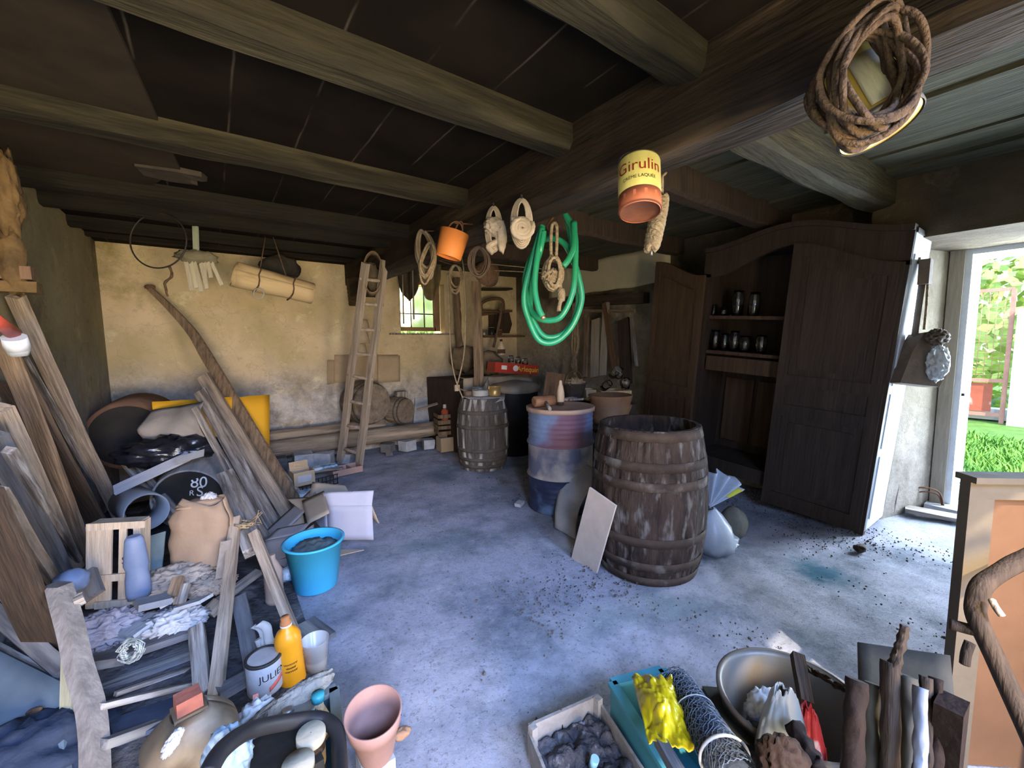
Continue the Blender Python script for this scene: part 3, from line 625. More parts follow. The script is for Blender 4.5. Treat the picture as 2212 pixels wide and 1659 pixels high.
# timbers on the floor by the wall
def log(label, p, q, r, m=W_BROWN, flat=.85, name='timber_log', amp=.02, sd=1, n=12, r2=None):
    p, q = Vector(p), Vector(q); N_ = 26; F = fr(p, q, (0, 0, 1)); L_ = (q-p).length; rs = []
    for i in range(N_+1):
        t = i/N_; rr_ = lerp(r, r2 or r, t); rs.append([(rr_*cos(2*pi*k/n)+amp*noise.noise(Vector((k*1.3+sd, t*6, 0))), rr_*flat*sin(2*pi*k/n)+amp*noise.noise(Vector((k*1.3, t*6, sd))), L_*t) for k in range(n)])
    return thing(name, label, 'timber', MB().rings(rs), m, F)
LG = mat('rough_timber', (.33, .27, .21), (.13, .10, .08), 2.2, st=(8, 8, .9), c3=(.45, .36, .26), s3=.8, t3=.6, bump=.6)
log('thick rough timber lying along the foot of the back wall', P(578, 972, 'y', 5.25), P(962, 922, 'y', 5.3), .11, LG)
log('darker upper timber behind, below the orange panel', P(580, 946, 'y', 5.4), P(830, 915, 'y', 5.45), .085, LG, sd=7)
rnd = random.Random(8); STN = mat('lime_dusted_stone', (.50, .52, .55), (.28, .29, .32), 6, bump=.5)
for (x, y, s_, lb) in ((600, 1000, .16, 'leftmost rubble stone below the timber, dark and round'), (655, 992, .2, 'squared pale stone supporting the timber'), (700, 990, .18, 'rounded stone left of the ladder foot'), (750, 992, .15, 'stone between the ladder stiles on the floor'), (838, 966, .13, 'dark-topped brick block right of the ladder'), (840, 978, .10, 'white block under the dark brick'), (880, 962, .16, 'pale square stone under the timber right of the ladder'), (925, 958, .15, 'small rubble stone left of the little wooden box')):
    c = P(x, y, 'y', 5.1); c.z = max(c.z, s_*.4)
    thing('foundation_stone', lb, 'stone', MB().box((0, 0, 0), (s_*1.15, s_, s_*.85), bev=s_*.15, seg=2, nz=3).jitter(.018, 9, x), STN if 'dark' not in lb else mat('dark_stone', (.16, .15, .15), (.08, .08, .08), 6), T(*c) @ Rz(x))
# small wooden box and paint boxes beside the mid barrel
def crate(label, c, d, m, rot=0, M=None, t=.012, name='wooden_box', fill=None, cat='box'):
    rt = root(name, label, cat, M if M is not None else T(*c) @ Rz(rot)); x, y, z = d
    for sx in (-1, 1): ob('side_panel', MB().box((sx*(x-t)/2, 0, z/2), (t, y, z), bev=.002), m, rt)
    for sy in (-1, 1): ob('end_panel', MB().box((0, sy*(y-t)/2, z/2), (x-2*t, t, z), bev=.002), m, rt)
    ob('bottom_panel', MB().box((0, 0, t/2), (x-2*t, y-2*t, t)), m, rt)
    return rt
c = P(965, 972); crate('small plain wooden box on the floor left of the grey barrel', c, (.24, .2, .2), CARD_W, -.1)
RB = mat('red_painted_carton', (.50, .12, .06), (.36, .08, .04), 6)
c = P(968, 935, 'z', .22)
b1 = root('red_crate', 'low reddish slatted crate of paint things left of the grey barrel', 'crate', T(c.x, c.y, .22) @ Rz(-.2))
for z in (0, .08, .16, .24): ob('slat', MB().box((0, -.14, z+.03), (.34, .012, .05), bev=.002), W_TAN, b1)
for z in (0, .08, .16, .24): ob('slat', MB().box((-.17, 0, z+.03), (.012, .26, .05), bev=.002), W_TAN, b1)
ob('crate_floor', MB().box((0, 0, .16), (.34, .28, .012)), W_TAN, b1)
c2_ = P(957, 890, 'y', c.y-.02)
for k, (x, y, lb, m_, cap) in enumerate(((954, 888, 'red bottle with a clear cap in the slatted crate', RB, 1), (975, 890, 'brown paint tin in the slatted crate', mat('brown_tin', (.26, .09, .04), (.16, .05, .03), 5, rough=.4), 0))):
    p = c+Vector((-.07+.15*k, -.05, 0)); bt = root('paint_bottle' if cap else 'paint_tin', lb, 'bottle' if cap else 'tin', T(p.x, p.y, .388))
    r_ = .05 if cap else .075
    ob('body', MB().lathe([(r_*.95, 0), (r_, .01), (r_, .17), (r_*.9, .18)]+([(r_*.5, .2), (r_*.45, .21)] if cap else []), 20), m_, bt)
    if cap: ob('cap', MB().lathe([(r_*.5, .21), (r_*.45, .26), (r_*.3, .265)], 16), PLAST_W, bt)
    else: ob('rim', MB().lathe([(r_*.92, .178), (r_*1.02, .18), (r_*1.02, .19), (r_*.8, .19)], 20), IRON, bt)
p = P(952, 862, 'y', c.y+.05)
thing('small_box', 'small red-labelled box on the pale board left of the grey barrel', 'box', MB().box((0, 0, 0), (.2, .15, .12), bev=.004), W_TAN, T(*p))
thing('concrete_slab', 'sloping grey slab leaning behind the small keg', 'slab', MB().prism([(-.28, -.2), (.32, -.2), (.1, .2), (-.2, .2)], .05, Rx(1.35)), STN, T(*P(925, 885, 'y', 5.6)))
thing('wood_block', 'grey wood block lying on top of the small keg', 'block', MB().box((0, 0, 0), (.16, .1, .09), bev=.006), W_GREY, T(*P(866, 852, 'y', 5.4)))
plank('thin stick laid from the keg to the red crate', P(900, 885, 'y', 5.2), P(945, 872, 'y', 5.1), .03, .02, W_GREY, name='stick', cat='stick')
# things on top of the grey barrel
rtz = .862
thing('newspaper_sheet', 'crumpled newspaper sheet under the tins on the grey barrel', 'paper', MB().sheet(lambda u, v: TOPM+RI*(u-.45)*.5+Vector((RI.y*-1, RI.x, 0))*(v-.5)*.42+Vector((0, 0, .012+.012*noise.noise(Vector((u*4, v*4, 0)))-(.09*max(0, .25-v)*4*(1-abs(u-.6)*2) if v < .25 else 0))), 16, 12, .002), mat('old_newsprint', (.62, .56, .5), (.45, .4, .36), 18))
def tin(label, p, r_, h_, m, name='tin_can', rim=TIN, handle=False, openr=True, cat='tin'):
    t = root(name, label, cat, T(*p)); ob('body', MB().lathe([(r_*.97, 0), (r_, .004), (r_, h_), (r_*.93, h_), (r_*.93, h_*.25), (0.001, h_*.25)] if openr else [(r_*.97, 0), (r_, .004), (r_, h_)], 28), m, t)
    ob('rim', MB().lathe([(r_, h_-.008), (r_*1.04, h_-.006), (r_*1.04, h_+.002), (r_*.96, h_+.002)], 28, close0=False, close1=False), rim, t); return t
back = Vector((sin(_y), cos(_y), 0))
tz = Vector((0, 0, .02))
tin('wide white tin on the grey barrel', TOPM+RI*-.02-back*.02+tz, .10, .075, mat('white_enamel', (.6, .58, .56), (.4, .38, .36), 9, rough=.5))
GOLD = mat('golden_tin', (.62, .42, .16), (.42, .27, .1), 4, metal=.5, rough=.35)
tin('golden tin with a yellow label at the right on the grey barrel', TOPM+RI*.15-back*.02+tz, .075, .12, GOLD, rim=GOLD)
tin('second white tin behind, on the grey barrel', TOPM+RI*-.04+back*.14+tz, .085, .085, mat('grey_enamel', (.42, .4, .37), (.3, .28, .25), 9))
thing('spout_tin', 'small dark tin with a spout at the left edge of the grey barrel', 'tin', MB().lathe([(.05, 0), (.05, .05), (.03, .06)], 16).cyl((0, 0, .05), tuple(RI*-.12+Vector((0, 0, .09))), .012, .008), mat('dark_tin', (.26, .17, .13), (.15, .1, .08), 8), T(*(TOPM+RI*-.17-back*.03+tz)))
thing('wood_wedge', 'small pointed wood wedge standing in the tins on the grey barrel', 'wedge', MB().prism([(-.05, 0), (.05, 0), (.07, .16), (.02, .1)], .02, Rx(1.3)), W_GREY, T(*(TOPM+RI*.04+back*.05+tz+Vector((0, 0, .06)))))
# board and branch standing behind it
plank('tall pale board standing behind the grey barrel', P(1036, 855, 'y', 4.6), P(1028, 608, 'y', 4.75), .125, .03, W_TAN, seed=4)
log('forked branch standing right of the window', P(993, 760, 'y', 5.3), P(985, 600, 'y', 5.35), .055, W_TAN, name='branch', sd=4, amp=.025)
# canvas-draped bench behind
CV = mat('dusty_canvas', (.42, .35, .27), (.28, .23, .17), 5, bump=.4)
bn = root('draped_bench', 'low bench draped in dusty canvas behind the grey barrel', 'bench', T(3.25, 5.0, 0))
ob('canvas', MB().sheet(lambda u, v: (-.62+1.1*u, -.28+.05*noise.noise(Vector((u*5, v*3, 0)))+(.3*max(0, v-.6)), (1.06 if v > .6 else .25+.81*(v/.6))+.03*noise.noise(Vector((u*4, v*4, 2)))), 20, 16, .006), CV, bn)
ob('bench_box', MB().box((-.05, .45, .5), (1.0, 1.15, 1.0), bev=.02), W_DARK, bn)
# black bin with box of jars
c = P(1110, 880, 'y', 4.6)
bb = root('black_bin', 'big black bin with a brown canvas lid behind the blue drum', 'bin', T(c.x, c.y, 0))
ob('bin_body', MB().lathe([(.24, 0), (.33, .8), (.34, .9)], 24, close1=True), mat('black_plastic', (.018, .017, .016), (.008, .008, .008), 5, rough=.6), bb)
ob('lid_cloth', MB().lathe([(.36, .86), (.37, .92), (.3, .97), (.05, 1.0)], 24).jitter(.02, 6), CV, bb)
zz = P(1115, 800, 'y', c.y-.15).z
ac, bc = P(1068, 787, 'y', c.y-.1), P(1165, 806, 'y', c.y-.25)
Fm = fr(ac, bc, (0, 0, 1)); Lb_ = (bc-ac).length; hb = pxm(22, ac)
rb = root('game_box', 'flat red cardboard box with yellow lettering on the black bin', 'box', text_frame(lerp(ac, bc, .5), bc-ac, (0, 0, 1), (bc-ac).cross(Vector((0, 0, 1)))))
BR = mat('glossy_red_carton', (.42, .045, .025), (.30, .03, .02), 4, rough=.4, bump=.02)
ob('box_body', MB().box((0, 0, -.12), (Lb_, hb, .24), bev=.003), BR, rb)
YT = plain('yellow_print', (.85, .6, .06)); WT = plain('white_print', (.8, .75, .72))
text_ob('Arlequin', hb*.75, YT, rb, T(Lb_*.25, .0, .001))
ob('printed_panel', MB().box((-Lb_*.30, .005, .001), (Lb_*.12, hb*.4, .002)), WT, rb)
ob('printed_seal', MB().lathe([(hb*.3, 0), (hb*.3, .003)], 18, T(-Lb_*.04, .005, 0)), WT, rb)
def jar(label, p, r_, h_, lidm=None, name='glass_jar', group=None, fill=None):
    t = root(name, label, 'jar', T(*p), group)
    ob('glass_body', MB().lathe([(r_*.9, 0), (r_, .01), (r_, h_*.78), (r_*.8, h_*.87), (r_*.8, h_), (r_*.74, h_), (r_*.74, h_*.86), (r_*.93, h_*.76), (r_*.93, .012), (.001, .010)], 24), GLASS, t)
    if lidm: ob('lid', MB().lathe([(r_*.86, h_*.96), (r_*.86, h_*1.06), (r_*.8, h_*1.07)], 24), lidm, t)
    if fill: ob('contents', MB().lathe([(r_*.9, .013), (r_*.92, h_*.3), (.001, h_*.32)], 20), fill, t)
    return t
for k, (t_, lb) in enumerate(((.36, 'left'), (.52, 'middle'), (.68, 'right'))):
    p = lerp(ac, bc, t_)+back*.1+Vector((0, 0, hb*.5)); jar(lb+' of the three small jars standing on the red box', p, .04, .09, None, group='jars on the red box')
# shelf niche with cans, saw, label bottle at the back
plank('dark upper wall shelf left of the back right corner', P(1040, 625, 'y', 5.55), P(1100, 625, 'y', 5.55), .2, .03, W_DARK, face=(0, 1, 0), name='wall_shelf', cat='shelf')
plank('middle wall shelf holding the saw frame', P(1036, 680, 'y', 5.55), P(1100, 672, 'y', 5.55), .2, .04, W_BROWN, face=(0, 1, 0), name='wall_shelf', cat='shelf')
plank('lowest wall shelf holding small cans', P(1036, 727, 'y', 5.5), P(1125, 727, 'y', 5.5), .26, .03, W_BROWN, face=(0, 1, 0), name='wall_shelf', cat='shelf')
ni = P(1075, 700, 'y', 5.66)
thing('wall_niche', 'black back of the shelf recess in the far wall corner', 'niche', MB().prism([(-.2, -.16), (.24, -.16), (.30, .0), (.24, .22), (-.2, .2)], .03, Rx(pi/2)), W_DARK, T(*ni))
for k, (x, lb, m_) in enumerate(((1046, 'small pale can at the left on the lowest shelf', TIN), (1062, 'black and white can in the middle of the lowest shelf', mat('black_enamel', (.03, .03, .03), (.02, .02, .02), 4, rough=.4)), (1078, 'small dull can at the right on the lowest shelf', RUST))):
    tin(lb, P(x, 724, 'y', 5.45), .045, .10, m_, group='' if 0 else None) if 0 else tin(lb, P(x, 724, 'y', 5.45), .05, .09 if k != 1 else .13, m_)
sw = root('bow_saw', 'old wooden bow saw hanging on the far wall shelves', 'saw', T(*P(1065, 665, 'y', 5.3))); o0 = P(1065, 665, 'y', 5.3)
pp = lambda x, y: P(x, y, 'y', 5.3)-o0
ob('saw_bow', MB().tube(smooth_path([pp(1040, 672), pp(1041, 655), pp(1062, 646), pp(1085, 648), pp(1088, 672)]), .025, 8), W_BROWN, sw)
ob('saw_blade', MB().tube([pp(1040, 672), pp(1088, 674)], .02, 6), W_BROWN, sw)
ob('saw_handle', MB().tube(smooth_path([pp(1084, 655), pp(1078, 700), pp(1066, 750)]), .022, 6), W_TAN, sw)
lb_ = root('label_bottle', 'squat bottle with a white and red label near the red box', 'bottle', T(*P(1083, 768, 'y', 4.9)))
ob('bottle_body', MB().lathe([(.045, 0), (.055, .02), (.055, .1), (.03, .15), (.018, .18), (.018, .2)], 20), mat('cream_ceramic', (.6, .52, .4), (.5, .42, .3), 5, rough=.4), lb_)
ob('label', MB().lathe([(.0562, .03), (.0562, .09)], 20, close0=False, close1=False), mat('dark_red_label', (.16, .05, .04), (.05, .03, .03), 14), lb_)
ob('stopper', MB().lathe([(.02, .2), (.02, .23)], 12), IRON, lb_)
# propped things under the shelves
thing('sack_heap', 'brown sacking pile below the shelves behind the pale board', 'sack', MB().blob((0, 0, 0), (.5, .35, .4), .35, 2, 12), mat('brown_sacking', (.30, .22, .14), (.15, .11, .07), 8, bump=.7), T(*P(1005, 775, 'y', 5.2)))
thing('sack_heap', 'darker sacking heap between the pale board and the red box', 'sack', MB().blob((0, 0, 0), (.34, .3, .36), .35, 2, 15), mat('dark_sacking', (.20, .15, .10), (.10, .07, .05), 8, bump=.7), T(*P(1060, 785, 'y', 4.95)))
# dark cloths and cords hanging in front of the window
DC = mat('sooty_cloth', (.10, .075, .05), (.04, .03, .022), 7, bump=.7)
for (x0, x1, t0, b0, yy, lb, sd) in ((862, 905, 560, 652, 5.25, 'sooty dark cloth hanging before the window top', 2), (905, 955, 560, 650, 5.3, 'brown cobwebbed sack hanging right of the window cloth', 6)):
    A, B, C_, D_ = P(x0, t0, 'y', yy), P(x1, t0, 'y', yy), P(x1, b0, 'y', yy), P(x0, b0, 'y', yy)
    thing('hanging_cloth', lb, 'cloth', MB().sheet(lambda u, v: lerp(lerp(A, B, u*(1-.0*v)+.0), lerp(D_, C_, .5+(u-.5)*(1-.5*v*v)), v*(1-.22*(2*u-1)**2*v))+Vector((0, .05*sin(u*9+sd)+.03*noise.noise(Vector((u*4, v*4, sd))), 0)), 14, 14, .006), DC if sd == 2 else mat('cobweb_sack', (.24, .18, .10), (.12, .09, .05), 7, bump=.7))
for k, (x, t0, b0) in enumerate(((868, 540, 700), (890, 538, 690), (912, 535, 700))):
    a, b = P(x, t0, 'y', 5.1), P(x+4, b0, 'y', 5.15); thing('hanging_stick', ('left', 'middle', 'right')[k]+' of the three thin sticks hanging before the window', 'stick', MB().cyl(a, b, .012 if k < 2 else .006, n=6), W_GREY, None, 'sticks before the window')
# post under the beam end, between ladder and window
thing('beam_corbel', 'dark stub of timber under the far end of the main beam', 'timber', MB().box((0, 0, 0), (.34, .3, .22), bev=.02).jitter(.015, 7), BEAM, T(1.68, 5.5, 2.25))
# loops hung on the beam
def rope_coil(label, c, ax, ay, r_, turns, m, seed=0, depthv=.05, tilt=0, name='rope_coil', wrap=None, cat='rope', tail=None, u=None):
    u = u or RI; v = UP*cos(tilt)+u*sin(tilt); u2 = u*cos(tilt)-UP*sin(tilt); rnd = random.Random(seed)
    rt = root(name, label, cat, T(*c)); pts = []
    for k in range(turns):
        sx, sy, oy, oz, ox = rnd.uniform(.55, 1.0), rnd.uniform(.75, 1.0), rnd.uniform(-1, 1)*depthv, rnd.uniform(-.05, .05)*ay, rnd.uniform(-.1, .1)*ax
        for j in range(18):
            a = pi/2+2*pi*j/18; f = j/18
            pts.append(u2*(ax*sx*cos(a)+ox)+v*(ay*sy*sin(a)+(ay*(1-sy)))+FW*(oy+depthv*.3*sin(3*a))+v*oz*0)
    ob('coils', MB().tube(smooth_path(pts, 3), r_, 7), m, rt)
    if wrap:
        for (t, ang, rad_) in wrap:
            cc = u2*ax*.9*cos(ang)+v*ay*.9*sin(ang); ob('wrapping', MB().tube([cc+(u2*cos(k*.9)+v*sin(k*.9)*.2+FW*sin(k*.9))*rad_+v*(k-9)*r_*.5*0+v*(k-9)*r_*.35 for k in range(20)], r_*.9, 6), m, rt)
    if tail: ob('tail', MB().tube(smooth_path([Vector(t) for t in tail]), r_, 7), m, rt)
    return rt
STR = mat('dusty_leather_strap', (.36, .28, .20), (.2, .15, .1), 12, bump=.4)
c = P(920, 552, 'x', 1.48); RC = []; RC.append(c+UP*.2); H_1 = rope_coil('narrow coil of grey-brown cable hanging at the far beam end', c, .085, .20, .012, 6, mat('grey_brown_cable', (.26, .2, .13), (.15, .11, .07), 12), 1, .03, -.15)
c = P(921, 572, 'x', 1.47); RC.append(c+UP*.17); H_2 = rope_coil('tangle of thin cords hanging behind the grey-brown cable', c, .06, .17, .009, 5, CAN_ROPE, 5, .05, .2)
c = P(1035, 568, 'd', 3.6); RC.append(c+UP*.13); H_3 = rope_coil('small coil of dark wire hanging right of the orange bucket', c, .09, .13, .008, 9, mat('dull_wire', (.26, .18, .13), (.12, .08, .06), 9), 3, .03)
c = P(985, 605, 'd', 4.2); RC.append(c+UP*.14); H_4 = rope_coil('loose cord loops hanging below the orange bucket', c, .09, .14, .008, 4, CAN_ROPE, 8, .04)
c0 = P(985, 700, 'd', 4.0)
hz = root('long_strap', 'long dusty strap looping down to the grey barrel', 'strap', T(*c0))
gp_ = lambda x, y, d=4.0: P(x, y, 'd', d)-c0
ob('strap_loop', MB().tube(smooth_path([gp_(985, 522), gp_(998, 560), gp_(1003, 600), gp_(1006, 680), gp_(1003, 760), gp_(992, 815), gp_(985, 838)]), .016, 6, flat=.35), STR, hz)
ob('strap_loop', MB().tube(smooth_path([gp_(967, 590), gp_(971, 680), gp_(974, 760), gp_(983, 815), gp_(1000, 860)]), .016, 6, flat=.35), STR, hz)
hook_to_beam(hz, P(985, 522, 'd', 4.0)) if 0 else None; ob('buckle', MB().box((0, 0, 0), (.05, .02, .06), bev=.005), STR, hz, T(*gp_(987, 838)))
plank('short rough board laid on the joist end above the orange bucket', P(905, 490, 'd', 3.9), P(978, 480, 'd', 3.7), .12, .03, W_GREY, face=(0, 0, 1), seed=9)
# thin cords across the dark corner
for k, (x0, y0_, x1, y1) in enumerate(((1055, 570, 1140, 581), (1045, 583, 1140, 588))):
    thing('taut_cord', ('upper' if k == 0 else 'lower')+' thin cord stretched behind the hose', 'cord', MB().tube([P(x0, y0_, 'd', 4.3), P(x1+60, y1+3, 'd', 4.6)], .005, 5), CAN_ROPE)
SHT = root('flat_basket', 'dark flat round basket hanging behind the dark wire coil', 'basket', T(*P(1052, 590, 'd', 4.4))); ob('basket_body', MB().lathe([(.001, .1), (.1, .09), (.13, .02), (.15, -.02), (.14, -.03)], 24, Rx(1.2)), W_BROWN, SHT)
# orange bucket
def bucket(label, M, r0, r1, h_, m, inner=None, handle=True, name='bucket', hm=RUST, rimw=.008, drop=.4):
    t = root(name, label, 'bucket', M)
    ob('bucket_body', MB().lathe([(.001, 0), (r0*.96, 0), (r0, .008), (r1, h_), (r1+rimw, h_), (r1+rimw, h_+.01), (r1-.006, h_+.01), (r0-.008, .016), (.001, .016)], 36, close0=False, close1=False), m, t)
    if handle: ob('handle', MB().tube([Vector((r1*1.02*cos(a), -sin(a)*r1*drop*0+sin(a)*.0, h_-.01+sin(a)*r1*1.15)) for a in [pi*k/18 for k in range(19)]], .004, 6), hm, t)
    return t
OR = mat('orange_enamel', (.72, .25, .055), (.55, .17, .04), 3, rough=.55, bump=.05)
c = P(976, 527, 'x', 1.40)
ax_ = (UP*1.0+RI*.28-FW*.10).normalized(); r_ = pxm(32, c)
Fb = fr(c-ax_*pxm(30, c), c+ax_*pxm(30, c), RI)
t = OBK = root('orange_bucket', 'orange metal bucket hanging tilted on the main beam', 'bucket', Fb); hh = pxm(56, c)
ob('bucket_body', MB().lathe([(r_*.82, 0), (r_*.84, .0), (r_*.86, .008), (r_, hh), (r_*.95, hh), (r_*.8, .02), (.001, .02)], 36, close0=False, close1=False), OR, t)
ob('base_disc', MB().lathe([(.001, .03), (r_*.81, .03)], 36, close0=False, close1=False), mat('dirty_orange', (.34, .15, .05), (.2, .08, .03), 6), t)
ob('wire_handle', MB().tube([Vector((r_*.5*cos(a), 0, hh-.0+sin(a)*pxm(22, c))) for a in [pi*k/14 for k in range(15)]], .006, 6), RUST, t)
ob('wire_handle', MB().tube([Vector((r_*.25*cos(a)+.02, .02, hh-.0+sin(a)*pxm(26, c))) for a in [pi*k/14 for k in range(15)]], .006, 6), RUST, t)
# straps bundled on the beam face
def hook_to_beam(par, frm):
    frm = Vector(frm); to = Vector((max(1.6, min(1.81, frm.x)), frm.y+.01, 2.34 if frm.x > 1.57 else max(2.34, min(2.55, frm.z+.02))))
    inv = par.matrix_basis.inverted(); return ob('hook', MB().tube([inv @ frm, inv @ lerp(frm, to, .5), inv @ to], .005, 6), RUST, par)
def strap_bundle(label, cx, cy, d, hpx, wpx, spiral_, seed):
    c = P(cx, cy, 'x', 1.49); t = root('strap_bundle', label, 'webbing strap', T(*c)); H_ = pxm(hpx, c)/2; W_ = pxm(wpx, c)/2; rnd = random.Random(seed)
    m = mat('pale_webbing', (.50, .40, .30), (.33, .26, .19), 14, bump=.5)
    for k in range(5):
        a_ = W_*(.45+.14*k); pts = [RI*a_*cos(q_)+UP*(H_*(.75+.06*k)*sin(q_)*.9+.0)+FW*(.01*k) for q_ in [2*pi*j/26 for j in range(26)]]
        ob('strap_loop', MB().tube(pts, .011, 6, loop=True, flat=.5), m, t)
    if spiral_:
        pts = [RI*(.006+.0013*j)*cos(j*.45)+UP*((.006+.0013*j)*sin(j*.45)-H_*.35)-FW*.05 for j in range(44)]
        ob('rolled_end', MB().tube(pts, .008, 6, flat=2.2), m, t)
        ob('cross_tie', MB().box((0, 0, 0), (W_*1.9, .018, .05), bev=.004), m, t, text_frame(UP*H_*.0, RI, UP, -FW) @ Rx(0))
    else:
        ob('knot', MB().blob(tuple(UP*H_*-.0), (.11, .1, .1), .5, 3, seed, sub=4, ridged=True), m, t)
        ob('knotted_tail', MB().tube(smooth_path([UP*H_*-.1, UP*H_*-.5+RI*.03, UP*H_*-.75-RI*.03, UP*H_*-1.0]), .02, 7), m, t)
        ob('folded_end', MB().blob(tuple(UP*H_*-.35+RI*.05), (.07, .06, .2), .2, 2, seed), m, t)
    ob('hanging_nail', MB().cyl(UP*H_*.9, UP*H_*.9+FW*.1, .006), IRON, t)
    return t
hook_to_beam(hz, P(985, 524, 'd', 4.0))
for h_, q_ in zip((H_1, H_2, H_3, H_4), RC): hook_to_beam(h_, q_)
hook_to_beam(OBK, P(982, 482, 'x', 1.42)); hook_to_beam(SHT, P(1052, 580, 'd', 4.4))
strap_bundle('knotted bundle of pale webbing on the beam, nearer the orange bucket', 1066, 490, 2.75, 112, 36, False, 3)
strap_bundle('neatly rolled pale webbing strap on the beam, left of the green hose', 1127, 477, 2.55, 122, 46, True, 4)
# green hose
HS = mat('green_pvc_hose', (.03, .34, .17), (.02, .26, .12), 4, rough=.3, bump=.02, spec=.5)
c0 = P(1190, 600, 'd', 2.75); hs = root('green_garden_hose', 'shiny green garden hose coiled and hung from the main beam', 'hose', T(*c0))
hp_ = lambda L: smooth_path([P(x, y, 'd', 2.75+dd)-c0 for x, y, dd in L], 7)
hr = pxm(6.6, c0)
ob('hose_coil', MB().tube(hp_([(1172, 487, -.04), (1150, 560, -.02), (1132, 640, 0), (1142, 690, .02), (1165, 735, .04), (1200, 738, .05), (1235, 705, .04), (1256, 650, .02), (1250, 600, .0), (1237, 560, -.01), (1222, 530, 0), (1200, 516, .02), (1172, 520, .04), (1150, 550, .05), (1134, 605, .05), (1142, 660, .05), (1162, 686, .02), (1190, 692, 0), (1215, 680, -.02), (1237, 630, -.04), (1243, 560, -.05), (1240, 500, -.05), (1220, 462, -.02)]), hr, 10), HS, hs)
ob('hose_coil', MB().tube(hp_([(1172, 492, -.06), (1160, 560, -.08), (1155, 620, -.08), (1163, 665, -.08), (1172, 683, -.08)]), hr, 10), HS, hs)
ob('hose_coil', MB().tube(hp_([(1175, 500, -.07), (1166, 545, -.07), (1150, 600, .06), (1146, 665, .06), (1158, 705, .06), (1180, 728, .06), (1215, 722, .06), (1240, 690, .06), (1250, 640, .05), (1240, 560, .05), (1230, 500, .04), (1222, 468, .03)]), hr*.95, 10), HS, hs)
ob('hose_coil', MB().tube(hp_([(1240, 480, -.07), (1240, 530, -.09), (1228, 560, -.1), (1216, 575, -.1)]), hr*1.05, 10), HS, hs)
ob('hose_fitting', MB().cyl(P(1171, 682, 'd', 2.67)-c0, P(1175, 690, 'd', 2.67)-c0, hr*.9, hr*.7), mat('brass', (.5, .36, .2), (.35, .25, .12), 5, metal=.7, rough=.4), hs)
ob('hose_hook', MB().tube(smooth_path([P(1195, 470, 'd', 2.72)-c0, P(1182, 490, 'd', 2.7)-c0, P(1195, 500, 'd', 2.68)-c0, P(1208, 488, 'd', 2.7)-c0]), .008, 6), RUST, hs)
# rope with knotted bundle inside the hose
c0 = P(1195, 560, 'd', 2.7); rk = root('knotted_rope', 'pale knotted rope bundle with a hanging tail inside the hose loops', 'rope', T(*c0)); q_ = lambda x, y, d=2.66: P(x, y, 'd', d)-c0
ob('rope_loop', MB().tube(smooth_path([q_(1191, 562), q_(1190, 520), q_(1193, 486), q_(1202, 486), q_(1203, 520), q_(1201, 562)]), .011, 7), CAN_ROPE, rk)
for k in range(7):
    ob('bundle_turn', MB().tube([q_(1196+2*sin(k*2), 590)+RI*(.045+.006*k)*cos(a)*.8+UP*(.09+.008*(k % 3))*sin(a)+FW*(.012*(k-3)) for a in [2*pi*j/16 for j in range(16)]], .011, 6, loop=True), CAN_ROPE, rk)
ob('bundle_knot', MB().blob(tuple(q_(1192, 598)), (.12, .08, .09), .6, 3.2, 6, sub=4, ridged=True), CAN_ROPE, rk)
ob('rope_tail', MB().tube(smooth_path([q_(1206, 590), q_(1210, 620), q_(1213, 640), q_(1208, 660), q_(1207, 672)]), lambda t: .014+.012*(.3 < t < .6), 7), CAN_ROPE, rk)
# paint can hanging
c = P(1381, 405, 'd', 1.72); axu = (UP*1.0+RI*.03+FW*.16).normalized(); Hc = pxm(118, c); rc = pxm(44.5, c)
Fc = fr(c-axu*Hc/2, c+axu*Hc/2, RI)
t = root('hanging_paint_can', 'yellow and red lacquer paint can hanging upright from the main beam', 'paint can', Fc)
YL = mat('worn_yellow_label', (.62, .55, .16), (.42, .34, .10), 9, c3=(.2, .13, .07), s3=4, t3=.63, rough=.5, bump=.1)
RL = mat('worn_orange_red_label', (.62, .20, .10), (.48, .13, .06), 8, rough=.45, bump=.1)
ob('label_band', MB().lathe([(rc*.97, Hc*.30), (rc, Hc*.31), (rc, Hc*.95), (rc*.96, Hc), (rc*.9, Hc*.97)], 44, close0=False), YL, t)
ob('label_band', MB().lathe([(rc*.94, .0), (rc*1.0, .01), (rc, Hc*.31), (rc*.98, Hc*.31)], 44, close0=False, close1=False), RL, t)
ob('bottom_disc', MB().lathe([(.001, .012), (rc*.93, .012), (rc*.99, .002), (rc*1.02, .008)], 44, close0=False, close1=False), mat('rusty_can_bottom', (.20, .07, .04), (.11, .04, .025), 9), t)
loc_cam = Fc.inverted() @ EYE; ang = math.atan2(loc_cam.y, loc_cam.x)+pi/2
o = text_ob('Girulin', Hc*.30, plain('red_lettering', (.50, .06, .03)), t, Rz(ang) @ T(0, 0, Hc*.70)); wrap_text(o, rc)
o = text_ob('CRÈME LAQUÉE', Hc*.085, plain('dark_lettering', (.06, .05, .03)), t, Rz(ang) @ T(0, 0, Hc*.48), th=.0006); wrap_text(o, rc)
ob('wire_bail', MB().tube([Vector((rc*cos(a), 0, Hc*.97+sin(a)*rc*.75)) for a in [pi*k/18 for k in range(19)]], .0022, 6), IRON, t)
ob('label_flash', MB().lathe([(rc+.0012, Hc*.14), (rc+.0012, Hc*.24)], 12, Rz(ang-pi/2-.55) if 0 else None, close0=False, close1=False), RL, t)
